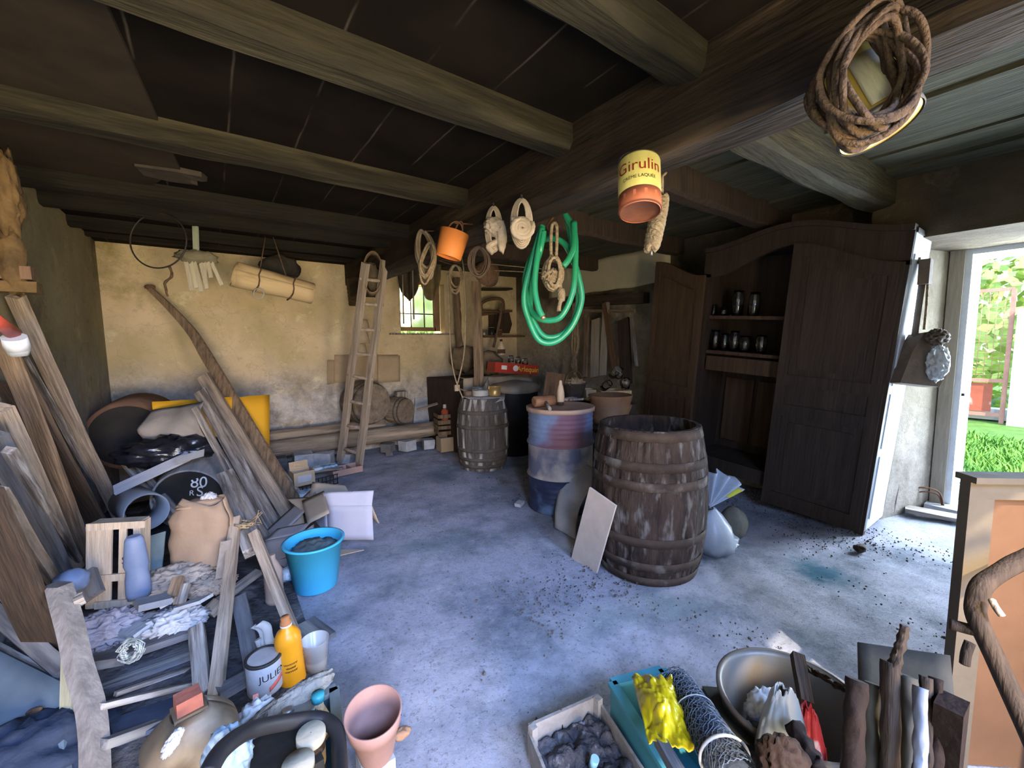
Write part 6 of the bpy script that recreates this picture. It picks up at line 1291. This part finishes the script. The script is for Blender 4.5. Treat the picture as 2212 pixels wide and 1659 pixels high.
prop('thin grey rod lying over the small cartons', 640, 1022, 4.6, 740, 1010, 4.7, 8, .02, W_GREY, 'rod', 71)
p = P(628, 1052, 'z', .05); prop('reddish flat lath under the small carton', 600, 1050, 4.0, 640, 1058, 4.0, 12, .02, MATS['pinkish_card'], 'lath', 72)
# ================================================================ foreground
# orange bottle, beaker, paint tin
def standing(px_, py_, z=0.0, r_=0): q = P(px_, py_, 'z', z); h = Vector((q.x, q.y, 0)).normalized(); return Vector((q.x, q.y, z))+h*r_
c = standing(635, 1490, 0, .05)
t = root('orange_bottle', 'orange ribbed plastic bottle standing before the A-frame', 'bottle', T(*c) @ Ry(-.05)); OB = mat('orange_plastic', (.85, .33, .015), (.72, .26, .01), 3, rough=.35, bump=.05)
R_ = .054; H_ = .30
prof = [(.001, 0), (R_*.9, 0), (R_, .012)]+[(R_-.0025*(i % 2), .03+.009*i) for i in range(18)]+[(R_, .20), (R_*.97, .225), (R_*.75, .25), (R_*.42, .265), (R_*.36, .285)]
ob('bottle_body', MB().lathe(prof, 32, close0=False), OB, t)
ob('cap', MB().lathe([(R_*.42, .28), (R_*.42, .297), (R_*.34, .30), (R_*.33, .318), (.001, .318)], 20, close0=False, close1=False), mat('brown_cap', (.42, .17, .06), (.3, .12, .05), 5), t)
ob('neck_ring', MB().lathe([(R_*.44, .276), (R_*.44, .284)], 20), PLAST_W, t)
ang = math.atan2(-c.y, -c.x)+pi/2
o = text_ob('Fleurs\nde soin', .026, plain('dark_print', (.12, .05, .02)), t, Rz(ang) @ T(0, 0, .11), th=.0004) if 0 else None
ob('printed_mark', MB().sheet(lambda u, v: ((R_+.001)*sin(.3-.9*u), -(R_+.001)*cos(.3-.9*u), .09+.05*v+.012*sin(u*14)), 14, 2, .0006), plain('faded_print', (.30, .10, .015)), t, Rz(ang)) if 0 else None
for z0, w_ in ((.125, 1.0), (.108, .7), (.092, .9)): ob('printed_line', MB().tube([Vector(((R_+.0008)*sin(-.5*w_+w_*k/24), -(R_+.0008)*cos(-.5*w_+w_*k/24), z0+.004*sin(k*1.9))) for k in range(25)], .0012, 4), plain('dark_print', (.12, .05, .02)), t, Rz(ang))
c = standing(685, 1462, 0, .05)
t = root('measuring_beaker', 'clear plastic measuring beaker beside the orange bottle', 'beaker', T(*c)); MG = mat('clear_plastic_beaker', (.82, .80, .78), (.7, .68, .66), 4, rough=.2, alpha=.45, bump=0)
ob('beaker_wall', MB().lathe([(.045, 0), (.058, .15), (.061, .152), (.056, .148), (.043, .004), (.001, .004)], 32, close0=True, close1=False), MG, t)
ob('sediment', MB().lathe([(.001, .005), (.043, .005), (.049, .06), (.001, .062)], 28, close0=False, close1=False), mat('beige_sediment', (.58, .48, .4), (.45, .37, .3), 7), t)
plank('dark wood wedge lying behind the beaker', P(700, 1385, 'z', .02), P(655, 1350, 'z', .02), .13, .03, NB, face=RI, name='offcut', cat='offcut')
c = standing(575, 1530, 0, .065); c = P(575, 1500, 'd', 1.80); c.z = .03
t = root('paint_tin', 'white paint tin with a black-rimmed lid near the orange bottle', 'paint tin', T(c.x, c.y, .04)); PW = mat('white_label_tin', (.42, .41, .42), (.3, .29, .3), 6, rough=.45)
R_ = .068; ob('tin_body', MB().lathe([(R_*.97, 0), (R_, .005), (R_, .135), (R_*.97, .14)], 36), PW, t)
ob('black_rim', MB().lathe([(R_*.97, .132), (R_*1.04, .135), (R_*1.04, .144), (R_*.9, .146), (R_*.86, .138)], 36, close0=False, close1=False), IRON, t)
ob('lid', MB().lathe([(.001, .136), (R_*.88, .136)], 36, close0=False, close1=False), TIN, t)
ang = math.atan2(-c.y, -c.x)+pi/2
o = text_ob('JULIEN', .040, plain('black_print', (.03, .03, .03)), t, Rz(ang+.55) @ T(0, 0, .085), th=.0005); wrap_text(o, R_)
ob('red_mark', MB().sheet(lambda u, v: ((R_+.0012)*sin(.2+.9*u), -(R_+.0012)*cos(.2+.9*u), .02+.03*u+.02*v), 10, 2, .0006), plain('red_print', (.6, .12, .1)), t, Rz(ang))
t = root('draped_cloth', 'pale crumpled cloth strip hanging between the battens', 'cloth', T(*P(580, 1390, 'd', 1.95))); 
ob('cloth_strip', MB().sheet(lambda u, v: (RI*(-.06+.13*v+.05*(u-.5))+UP*(.07-.15*v+.03*u)+FW*(.02*sin(u*7)+.02*sin(v*9))), 8, 20, .004), FELT, t)
ob('cloth_strip', MB().tube(smooth_path([RI*-.05+UP*.02, RI*-.02-UP*.04, RI*.05-UP*.09, RI*.1-UP*.1]), .016, 7), FELT, t)
# brown jerrycan with brick cap
c = P(415, 1600, 'd', 1.25); BRW = mat('dirty_brown_plastic', (.16, .12, .08), (.07, .05, .033), 4, rough=.45, c3=(.27, .23, .18), s3=2.5, t3=.6, bump=.15)
t = root('jerrycan', 'dirty brown plastic jerrycan with a brick-red square cap at the bottom left', 'jerrycan', T(*c) @ Rz(.2))
def jc(u, v):
    a = u*2*pi; e = .6; cx_, cy_ = cos(a), sin(a); s_ = .115*(1 if v < .72 else 1-.62*((v-.72)/.28)**1.5); sy_ = .085*(1 if v < .72 else 1-.55*((v-.72)/.28)**1.5)
    return (s_*(abs(cx_)**e)*(1 if cx_ > 0 else -1)-.05*max(0, .4-v), sy_*(abs(cy_)**e)*(1 if cy_ > 0 else -1), -.20+.30*v+.004*noise.noise(Vector((a, v*5, 0))))
ob('can_body', MB().sheet(jc, 40, 20, .006), BRW, t)
ob('can_top', MB().box((0, 0, .10), (.08, .07, .02), bev=.008), BRW, t)
ob('moulded_handle', MB().tube(smooth_path([Vector((-.07, -.05, .02)), Vector((-.10, -.075, -.01)), Vector((-.12, -.085, -.08)), Vector((-.12, -.08, -.14))]), .013, 8), BRW, t)
ob('cap', MB().box((.0, 0, .13), (.062, .055, .045), bev=.004).jitter(.003, 20), mat('brick_red', (.34, .12, .08), (.22, .07, .05), 8, bump=.3), t)
crumple('small pale rag caught on the jerrycan handle', 372, 1605, 'd', 1.13, (.028, .025, .07), .5, PAPER, 8, 'rag', 'rag', 2.6, 4, R=Ry(.6))
# dark green plastic crate, bottom
PG = mat('dark_teal_plastic', (.055, .10, .12), (.03, .055, .07), 4, rough=.5, bump=.08); PGR = mat('greyed_crate_rim', (.20, .23, .23), (.13, .155, .16), 4, rough=.5)
zt = .24; TR = P(722, 1487, 'z', zt); BRc = P(738, 1700, 'z', zt); TL = P(470, 1600, 'z', zt)
ex = Vector((TR.x-TL.x, TR.y-TL.y, 0)).normalized(); 
dvec = Vector((BRc.x-TR.x, BRc.y-TR.y, 0)).normalized(); 
t = root('plastic_crate', 'dark teal plastic crate full of odds and ends at the bottom', 'crate', T(TR.x, TR.y, 0))
Lx, Ly = .34, .52
def pq(a, b, z): return -Vector((1, .12, 0)).normalized()*a+Vector((-.12, -1, 0)).normalized()*0+dvec*b+Vector((0, 0, z))
exn = -Vector((1, .12, 0)).normalized()
def wallseg(nm, a0_, b0_, a1_, b1_, m_, z0=.0, z1=zt, th_=.012):
    p, q = exn*a0_+dvec*b0_, exn*a1_+dvec*b1_; L_ = (q-p).length; dx_ = (q-p).normalized(); ny = Vector((0, 0, 1)).cross(dx_)
    F = Matrix(((dx_.x, ny.x, 0, (p.x+q.x)/2), (dx_.y, ny.y, 0, (p.y+q.y)/2), (0, 0, 1, (z0+z1)/2), (0, 0, 0, 1))); return ob(nm, MB().box((0, 0, 0), (L_, th_, z1-z0), bev=.004, seg=2), m_, t, F)
for (q0, q1, q2, q3) in ((0, 0, Lx, 0), (0, 0, 0, Ly), (Lx, 0, Lx, Ly), (0, Ly, Lx, Ly)):
    wallseg('crate_wall', q0, q1, q2, q3, PG); wallseg('crate_rim', q0-.008*(q0 == 0)*(q2 > q0), q1, q2, q3, PGR, zt-.012, zt+.006, .034)
ob('crate_floor', MB().prism([tuple((exn*a_+dvec*b_)[:2]) for a_, b_ in ((0, 0), (Lx, 0), (Lx, Ly), (0, Ly))], .01, T(0, 0, .01)), PG, t)
CRO = Vector((TR.x, TR.y, 0))
def inb(a, b, z): v = CRO+exn*a+dvec*b; return Vector((v.x, v.y, z))
def hosepath(L): return smooth_path([P(x, y, 'd', d_) for x, y, d_ in L], 8)
thing('black_hose', 'thick black rubber hose arching over the plastic crate', 'hose', MB().tube(hosepath([(445, 1680, .92), (480, 1620, 1.0), (540, 1578, 1.12), (620, 1560, 1.22), (690, 1553, 1.28), (725, 1575, 1.26), (733, 1625, 1.2), (735, 1700, 1.1)]), .021, 14), mat('black_rubber', (.022, .022, .026), (.012, .012, .014), 6, rough=.5, bump=.1))
g0 = P(668, 1568, 'd', 1.22)
t = root('varnish_jar', 'dark glass jar with a cream lid lying in the plastic crate', 'jar', T(g0.x, g0.y, g0.z-.20) @ Rx(.12)); R_ = .037
ob('jar_body', MB().lathe([(R_*.95, 0), (R_, .01), (R_, .17), (R_*.95, .178)], 30), mat('dark_brown_glass', (.035, .022, .012), (.02, .012, .008), 4, rough=.12, spec=.7, bump=0), t)
ob('cream_lid', MB().lathe([(R_*1.03, .175), (R_*1.06, .178), (R_*1.06, .197), (R_, .2), (.001, .2)], 30, close1=False), mat('cream_lid_paint', (.34, .32, .26), (.24, .22, .17), 9), t)
ob('amber_label', MB().lathe([(R_+.0008, .09), (R_+.0008, .145)], 30, close0=False, close1=False), mat('amber_label', (.30, .18, .05), (.12, .06, .02), 11), t)
thing('cream_jar_lid', 'second cream jar lid low in the plastic crate', 'lid', MB().lathe([(.04, 0), (.04, .02), (.001, .021)], 28), MATS['cream_lid_paint'], T(*P(645, 1660, 'd', 1.12)))
crumple('frayed grey rope roll lying across the plastic crate', 630, 1515, 'd', 1.42, (.26, .07, .07), .35, mat('grey_fibre', (.36, .33, .29), (.2, .18, .15), 12, bump=.9), 5, 'rope_roll', 'rope', 3.0, 4, R=Ry(-.25))
t = root('siphon_bottle', 'small bottle with a teal cap in the plastic crate', 'bottle', T(*P(690, 1555, 'd', 1.38))); ob('bottle_body', MB().lathe([(.03, -.06), (.035, 0), (.016, .05), (.015, .07)], 20), CAN_ROPE, t); ob('teal_cap', MB().lathe([(.02, .07), (.02, .095), (.001, .097)], 18), mat('teal_cap', (.03, .24, .28), (.02, .18, .22), 4, rough=.4), t)
tk = root('round_strainer', 'flat round metal strainer under the black hose', 'strainer', T(*P(622, 1545, 'd', 1.35)) @ Rx(-.25)); ob('strainer_rim', MB().lathe([(.085, 0), (.09, .008), (.08, .01)], 32, close1=False), TIN, tk); ob('strainer_hub', MB().lathe([(.02, .008), (.015, .02)], 12), TIN, tk)
crumple('clear plastic bag with a red tag beside the paint tin', 560, 1560, 'd', 1.42, (.12, .09, .14), .45, PB, 13, 'plastic_bag', 'bag', 2.4, 4)
prop('pinkish red plastic tag sticking out of the clear bag', 552, 1500, 1.45, 550, 1560, 1.38, 10, .006, mat('pink_plastic', (.62, .22, .18), (.5, .16, .13), 4, rough=.4), 'tag', 81)
crumple('pale blue plastic bag at the lower edge of the plastic crate', 492, 1635, 'd', 1.12, (.10, .08, .15), .45, mat('pale_blue_film', (.28, .38, .5), (.2, .28, .38), 5, rough=.25, alpha=.85, bump=.3), 15, 'plastic_bag', 'bag', 2.4, 4)
bm_ = MB().blob((0, 0, 0), (.12, .08, .07), .15, 2, 4)
thing('bubble_sheet', 'perforated blue-grey plastic sheet in the plastic crate', 'sheet', bm_, mat('perforated_blue', (.30, .38, .5), (.10, .13, .2), 40, lo=.45, hi=.5), T(*P(560, 1610, 'd', 1.25)))
thing('black_box', 'black plastic box inside the lower part of the plastic crate', 'box', MB().box((0, 0, 0), (.22, .2, .12), bev=.01), BK, T(*P(590, 1680, 'd', 1.18)) @ Rz(.1))
# terracotta pot
TC = mat('pale_terracotta', (.30, .175, .155), (.22, .125, .11), 5, rough=.8, c3=(.36, .28, .29), s3=2.2, t3=.58, bump=.1)
top = P(806, 1535, 'd', 1.30); bot = P(800, 1660, 'd', 1.33); axp = (top-bot).normalized()
axp = (UP*.93-FW*.28+RI*.03).normalized(); Rp = pxm(60, top); Hp = .185
Fp = fr(top-axp*Hp, top, RI)
t = root('terracotta_pot', 'empty pale terracotta flowerpot standing on a dark block near the camera', 'flowerpot', Fp)
ob('pot_wall', MB().lathe([(.001, 0), (Rp*.60, 0), (Rp*.62, .004), (Rp*.86, Hp*.68), (Rp*.92, Hp*.70), (Rp*1.0, Hp*.99), (Rp*.98, Hp), (Rp*.93, Hp*.99), (Rp*.80, Hp*.66), (Rp*.55, .012), (.001, .012)], 48, close0=False, close1=False), TC, t)
pb = top-axp*Hp; thing('dark_block', 'dark grey block under the terracotta pot', 'block', MB().box((0, 0, (pb.z-.02)/2), (.10, .10, max(.05, pb.z-.03)), bev=.004), STN, T(pb.x+.0, pb.y+.02, 0))
cf = P(868, 1590, 'z', .01); thing('dry_leaf', 'small dry brown leaf on the sunlit floor right of the pot', 'leaf', MB().blob((0, 0, .012), (.06, .04, .03), .5, 3, 3, ridged=True), mat('dry_leaf', (.36, .2, .12), (.22, .12, .07), 6), T(*cf))
# wooden crate of soil
zc = .13; A, B = P(1142, 1566, 'z', zc), P(1292, 1500, 'z', zc); C_ = P(1402, 1668, 'z', zc)
u_ = Vector((B.x-A.x, B.y-A.y, 0)); v_ = Vector((C_.x-B.x, C_.y-B.y, 0)); u1, v1 = u_.normalized(), v_.normalized(); v_ = v1*.46
SW = mat('faded_fruit_crate', (.30, .28, .27), (.19, .17, .16), 3, st=(5, 5, 5), bump=.25)
t = root('soil_crate', 'shallow wooden fruit crate filled with dark soil on the floor', 'crate', T(A.x, A.y, 0))
def side(nm, p, q, z0, z1, th_, m_, par):
    L_ = (q-p).length; dx_ = (q-p).normalized(); ny = Vector((0, 0, 1)).cross(dx_); F = Matrix(((dx_.x, ny.x, 0, (p.x+q.x)/2), (dx_.y, ny.y, 0, (p.y+q.y)/2), (0, 0, 1, (z0+z1)/2), (0, 0, 0, 1)))
    return ob(nm, MB().box((0, 0, 0), (L_, th_, z1-z0), bev=.002), m_, par, F)
O3 = Vector((0, 0, 0))
side('end_board', O3, u_, .01, zc, .012, SW, t); side('end_board', v_, v_+u_, .01, zc, .012, SW, t); side('side_board', O3, v_, .01, zc-.02, .01, SW, t); side('side_board', u_, u_+v_, .01, zc-.02, .01, SW, t)
for p_ in (O3, u_, v_, u_+v_): ob('corner_post', MB().box(tuple(p_*.93+(u_+v_)*.035+Vector((0, 0, zc/2))), (.025, .025, zc+.01), bev=.002), SW, t)
ob('wire_clip', MB().tube([u_*.45+Vector((0, 0, zc+.01)), u_*.46-v1*.01+Vector((0, 0, zc-.03)), u_*.45+v1*.02+Vector((0, 0, zc-.08))], .003, 5), IRON, t)
t2 = ob('soil', MB().sheet(lambda a, b: (A+u_*lerp(.04, .96, a)+v_*lerp(.03, .97, b))*1+Vector((0, 0, -A.z+.065+.035*noise.fractal(Vector((a*5, b*7, 1)), 1, 2, 5))), 40, 60, .01), mat('dark_soil', (.10, .095, .11), (.04, .04, .05), 14, bump=1, c3=(.33, .32, .34), s3=18, t3=.66)); tag(t2, 'dark crumbly soil with pale bits filling the shallow crate', 'soil', kind='stuff')
thing('plant_label', 'small light blue plastic tube lying on the soil', 'tube', MB().cyl((0, 0, 0), (.0, .0, .04), .014, n=16), mat('light_blue_plastic', (.30, .55, .72), (.22, .45, .6), 4, rough=.4), T(*P(1280, 1655, 'z', .085)) @ Rx(.3))
ob_ = None
# turquoise tray with yellow bag and netting
TQ = mat('turquoise_tray_plastic', (.06, .25, .33), (.045, .2, .27), 3, rough=.45, bump=.05)
zz_ = .20; A, B = P(1322, 1478, 'z', zz_), P(1376, 1466, 'z', zz_); C_ = P(1452, 1680, 'z', zz_)
v_ = Vector((C_.x-A.x, C_.y-A.y, 0)); v1 = v_.normalized(); v_ = v1*.62; u1 = Vector((-v1.y, v1.x, 0)); u1 = u1 if u1.dot(RI) > 0 else -u1; u_ = u1*.22
t = root('turquoise_tub', 'long turquoise plastic tub with things in it at the bottom right', 'tub', T(A.x, A.y, 0))
for p_, q_, in ((O3, u_), (O3, v_), (u_, u_+v_), (v_, v_+u_)): side('tub_wall', p_, q_, .01, zz_, .012, TQ, t); side('tub_rim', p_, q_, zz_-.004, zz_+.012, .035, TQ, t)
ob('tub_floor', MB().prism([tuple(x[:2]) for x in (O3, u_, u_+v_, v_)], .012, T(0, 0, .012)), TQ, t)
ob('rim_hole', MB().lathe([(.009, 0), (.009, .003)], 16), IRON, t, T(*(v_*.62+Vector((0, 0, zz_+.011)))))
YB_ = mat('glossy_yellow_film', (.62, .46, .01), (.52, .37, .008), 2, rough=.22, bump=.5, bs=7, spec=.7)
Ab, Bb, Cb, Db = P(1365, 1462, 'd', 1.50), P(1450, 1462, 'd', 1.46), P(1500, 1622, 'd', 1.16), P(1402, 1605, 'd', 1.20)
thing('yellow_bag', 'glossy bright yellow plastic bag lying in the turquoise tub', 'bag', MB().sheet(lambda u, v: lerp(lerp(Ab, Bb, u), lerp(Db, Cb, u), v)+UP*(.045*sin(pi*u)*sin(pi*min(1, v*1.05))+.022*noise.fractal(Vector((u*3.2, v*4.5, 3)), 1, 2, 4))-FW*.02*noise.noise(Vector((u*4, v*6, 8))), 40, 50, .004), YB_)
# netting roll: hexagonal mesh approximated by diagonal wires on a rolled core
a, b = P(1462, 1480, 'd', 1.50), P(1605, 1700, 'd', 1.02); F = fr(a, b, RI); L_ = (b-a).length; Rn = .058
t = root('netting_roll', 'roll of dark blue-grey chicken wire netting beside the yellow bag', 'netting', F)
NM = mat('dark_blue_wire', (.15, .18, .23), (.09, .11, .15), 8, metal=.3, rough=.5, bump=0)
ob('inner_roll', MB().lathe([(Rn*.86, 0), (Rn*.9, .01), (Rn*.95, L_*.5), (Rn*.86, L_)], 24).jitter(.008, 14), mat('dark_net_core', (.04, .048, .065), (.02, .024, .034), 20, bump=.5), t)
mb = MB(); nd = 22
for s_ in (-1, 1):
    for k in range(nd):
        pts = []
        for j in range(61):
            z = L_*j/60; a_ = 2*pi*k/nd+s_*z*19+s_*.09*sin(j*pi*.5); r2 = Rn*(1+.05*sin(z*25+k)*.5+.10*noise.noise(Vector((cos(a_)*1.5, sin(a_)*1.5, z*9)))); pts.append((r2*cos(a_), r2*sin(a_), z))
        mb.tube(pts, .0013, 3)
ob('wire_mesh', mb, NM, t)
for z in (.36, .78): ob('rag_tie', MB().tube([Vector(((Rn*1.08)*cos(2*pi*k/24), (Rn*1.08)*sin(2*pi*k/24), L_*z+.02*sin(2*pi*k/24))) for k in range(24)], .004 if z < .5 else .009, 6, loop=True, flat=.5), FELT, t)
ob('rag_knot', MB().blob((0, -Rn*1.1, L_*.78), (.06, .04, .03), .5, 3, 3), FELT, t)
prop('blunt grey tool handle lying across the yellow bag', 1425, 1600, 1.22, 1475, 1690, 1.05, 24, .03, NB, 'tool_handle', 83)
prop('dark olive pole running beside the netting roll', 1535, 1500, 1.5, 1680, 1720, 1.05, 40, .05, mat('dark_olive_paint', (.06, .065, .06), (.03, .033, .03), 3, rough=.6), 'pole', 84)
prop('short brown twig at the top of the dark pole', 1510, 1492, 1.52, 1536, 1498, 1.5, 8, .01, W_BROWN, 'twig', 85)
# zinc tub
c = P(1712, 1512, 'z', .36); ZN = mat('dull_zinc', (.20, .20, .185), (.13, .13, .12), 4, metal=.35, rough=.5, bump=.08, c3=(.25, .19, .14), s3=2.2, t3=.62)
t = root('zinc_tub', 'round grey zinc tub holding plastic bags at the bottom right', 'tub', T(c.x, c.y, 0)); Rt = .205
ob('tub_wall', MB().lathe([(.001, 0), (Rt*.8, 0), (Rt*.82, .01), (Rt, .34), (Rt*1.05, .352), (Rt*1.07, .362), (Rt*1.03, .37), (Rt*.97, .355), (Rt*.79, .02), (.001, .02)], 56, close0=False, close1=False), ZN, t)
ob('rolled_rim', MB().lathe([(Rt*1.02, .355), (Rt*1.07, .355), (Rt*1.07, .37), (Rt*1.02, .37)], 56, close0=False, close1=False), mat('brown_worn_rim', (.22, .18, .14), (.13, .1, .08), 6, rough=.6), t)
wbp = mat('white_film', (.45, .44, .40), (.36, .35, .32), 3, rough=.3, bump=.35, bs=8)
cw = P(1690, 1560, 'd', 1.18)
def bagsheet(c, w_, h_, sd, dd=.10, tap=.5):
    def f(u, v):
        a = u*2*pi; k = 1-tap*v**1.5; n1 = noise.fractal(Vector((cos(a)*1.3, sin(a)*1.3, v*2+sd)), 1, 2, 4)
        return Vector(c)+RI*(w_/2*k*cos(a)+.016*n1)+Vector((FW.x, FW.y, 0))*(dd*k*sin(a)+.02*n1)+UP*(h_*v-h_/2+.02*n1)
    return MB().sheet(f, 44, 18, .003)
thing('white_plastic_bag', 'large white plastic bag standing in the zinc tub', 'bag', bagsheet(cw, .14, .19, 3, .06, .75), wbp)
thing('red_striped_bag', 'red and white part of a plastic bag in the zinc tub', 'bag', bagsheet(P(1745, 1588, 'd', 1.2), .085, .15, 8, .05, .7), mat('red_film', (.62, .05, .05), (.75, .5, .48), 4, rough=.3, bump=.3, lo=.35, hi=.4, st=(3, 3, .6)))
crumple('blue and white printed plastic bag crumpled at the left in the zinc tub', 1648, 1530, 'd', 1.3, (.11, .08, .10), .45, mat('blue_print_film', (.66, .68, .72), (.10, .16, .5), 5, rough=.3, lo=.40, hi=.48), 5, 'plastic_bag', 'bag', 2.6, 4)
prop('square dark stick standing in the zinc tub', 1725, 1415, 1.42, 1745, 1520, 1.30, 24, .03, W_DARK, 'stick', 86)
log('thin curved twig along the rim of the zinc tub', P(1735, 1440, 'd', 1.42), P(1830, 1490, 'd', 1.25), .005, W_DARK, name='twig')
log('broken reddish log end leaning out at the bottom by the zinc tub', P(1800, 1720, 'd', .95), P(1715, 1570, 'd', 1.1), .022, mat('rotten_red_wood', (.035, .017, .011), (.013, .007, .005), 5, bump=.8), name='log', amp=.015)
crumple('lump of brown bark at the bottom edge beside the log end', 1690, 1650, 'd', 1.0, (.12, .1, .1), .4, MATS['rotten_red_wood'], 5, 'bark', 'bark', 2.4, 4)
# firewood box: boards and logs near the camera
DKB = mat('dark_olive_board', (.10, .09, .07), (.05, .045, .035), 3, bump=.3)
A, B = P(1852, 1388, 'd', 1.28), P(2052, 1418, 'd', 1.18); C_ = P(2082, 1700, 'd', 1.0); D_ = P(1858, 1700, 'd', 1.1)
thing('dark_board', 'dark square-cornered board standing behind the firewood', 'board', MB().sheet(lambda u, v: lerp(lerp(A, B, u), lerp(D_, C_, u), v), 6, 6, .014), DKB)
for (x0, y0_, x1, y1_, d0, wpx, m_, lb, nm) in ((1850, 1468, 1835, 1760, 1.05, 22, MATS['rotten_red_wood'], 'thick split log, leftmost of the firewood', 'firewood'), (1882, 1475, 1880, 1760, 1.08, 14, DKB, 'narrow grey log second from the left in the firewood', 'firewood'),
        (1925, 1430, 1920, 1760, 1.05, 18, W_DARK, 'dark upright log carrying the pointed branch stub', 'firewood'), (1962, 1460, 1960, 1760, 1.06, 18, DKB, 'olive rounded log in the middle of the firewood', 'firewood'), (1990, 1485, 1985, 1760, 1.0, 13, mat('blue_grey_pipe', (.27, .29, .36), (.19, .21, .27), 4, rough=.5), 'pale blue-grey rounded stick among the firewood', 'firewood'),
        (2000, 1462, 2000, 1760, 1.05, 12, W_DARK, 'thin dark log behind the pale blue stick', 'firewood'), (2022, 1465, 2020, 1760, 1.05, 13, MATS['rotten_red_wood'], 'thin brown log at the right of the firewood', 'firewood')):
    a = P(x1, y1_, 'd', d0-.08); b = P(x0, y0_, 'd', d0); log(lb, a, b, pxm(wpx, b), m_, name=nm, sd=x0 % 13, amp=.008, flat=.9)
thing('firewood', 'reddish split plank block, rightmost of the firewood', 'firewood', MB().box((0, 0, 0), (.07, .05, .35), bev=.006).jitter(.004, 9), MATS['rotten_red_wood'], T(*P(2042, 1660, 'd', 1.02)))
log('pointed dark branch stub standing up from the firewood', P(1930, 1450, 'd', 1.04), P(1955, 1352, 'd', 1.04), .016, W_DARK, name='branch', r2=.008, amp=.008)
# tall panel at the right edge (old cupboard end) with a dark branch added for its shadow band, and pegs
OPN = mat('orange_brown_panel', (.17, .085, .045), (.11, .055, .028), 2.5, c3=(.30, .17, .10), s3=1.6, t3=.62, bump=.15)
CRM = mat('cream_frame_wood', (.15, .12, .088), (.10, .08, .06), 3, bump=.2)
TLp = P(2086, 1036, 'd', 1.36); dr_ = (Vector((.76, -.65, 0))).normalized(); 
t = root('cupboard_end', 'upright cream-framed orange-brown panel of an old cupboard at the right edge', 'cupboard panel', T(TLp.x, TLp.y, 0))
hz_ = TLp.z; nrm_ = Vector((0, 0, 1)).cross(dr_)
def pn(nm, a0_, a1_, z0, z1, off, th_, m_):
    c_ = dr_*(a0_+a1_)/2+Vector((0, 0, (z0+z1)/2))+nrm_*off; F = Matrix(((dr_.x, nrm_.x, 0, c_.x), (dr_.y, nrm_.y, 0, c_.y), (0, 0, 1, c_.z), (0, 0, 0, 1))); return ob(nm, MB().box((0, 0, 0), (a1_-a0_, th_, z1-z0), bev=.004), m_, t, F)
pn('top_rail', 0, .62, hz_-.06, hz_, 0, .035, CRM); pn('stile', 0, .075, .0, hz_-.06, 0, .035, CRM); pn('inset_panel', .075, .6, .02, hz_-.06, .01, .014, OPN); pn('top_edge', -.01, .64, hz_, hz_+.02, -.01, .07, CRM)
for lb, pts, r_ in (('dark curved branch crossing the orange-brown panel, made up for its shadow band', [(2240, 1195, 1.42), (2180, 1225, 1.42), (2125, 1262, 1.42), (2108, 1300, 1.42), (2112, 1340, 1.4), (2150, 1420, 1.38), (2200, 1530, 1.34), (2240, 1620, 1.3)], .028),
        ('short square dark peg sticking out left of the cupboard panel', [(2112, 1365, 1.40), (2085, 1358, 1.42), (2052, 1348, 1.44)], .018), ('small dark knob below the peg at the right edge', [(2096, 1388, 1.40), (2088, 1410, 1.4), (2084, 1435, 1.4)], .014), ('pale short stub on the dark curved branch', [(2142, 1296, 1.38), (2152, 1312, 1.36), (2165, 1330, 1.35)], .010)):
    thing('branch' if 'branch' in lb[:12] else 'peg', lb, 'branch' if 'curved branch crossing' in lb else 'peg', MB().tube(smooth_path([P(x, y, 'd', d_-.17) for x, y, d_ in pts], 5), r_*.88, 9).jitter(.003, 12), W_DARK if 'pale' not in lb else W_PALE)
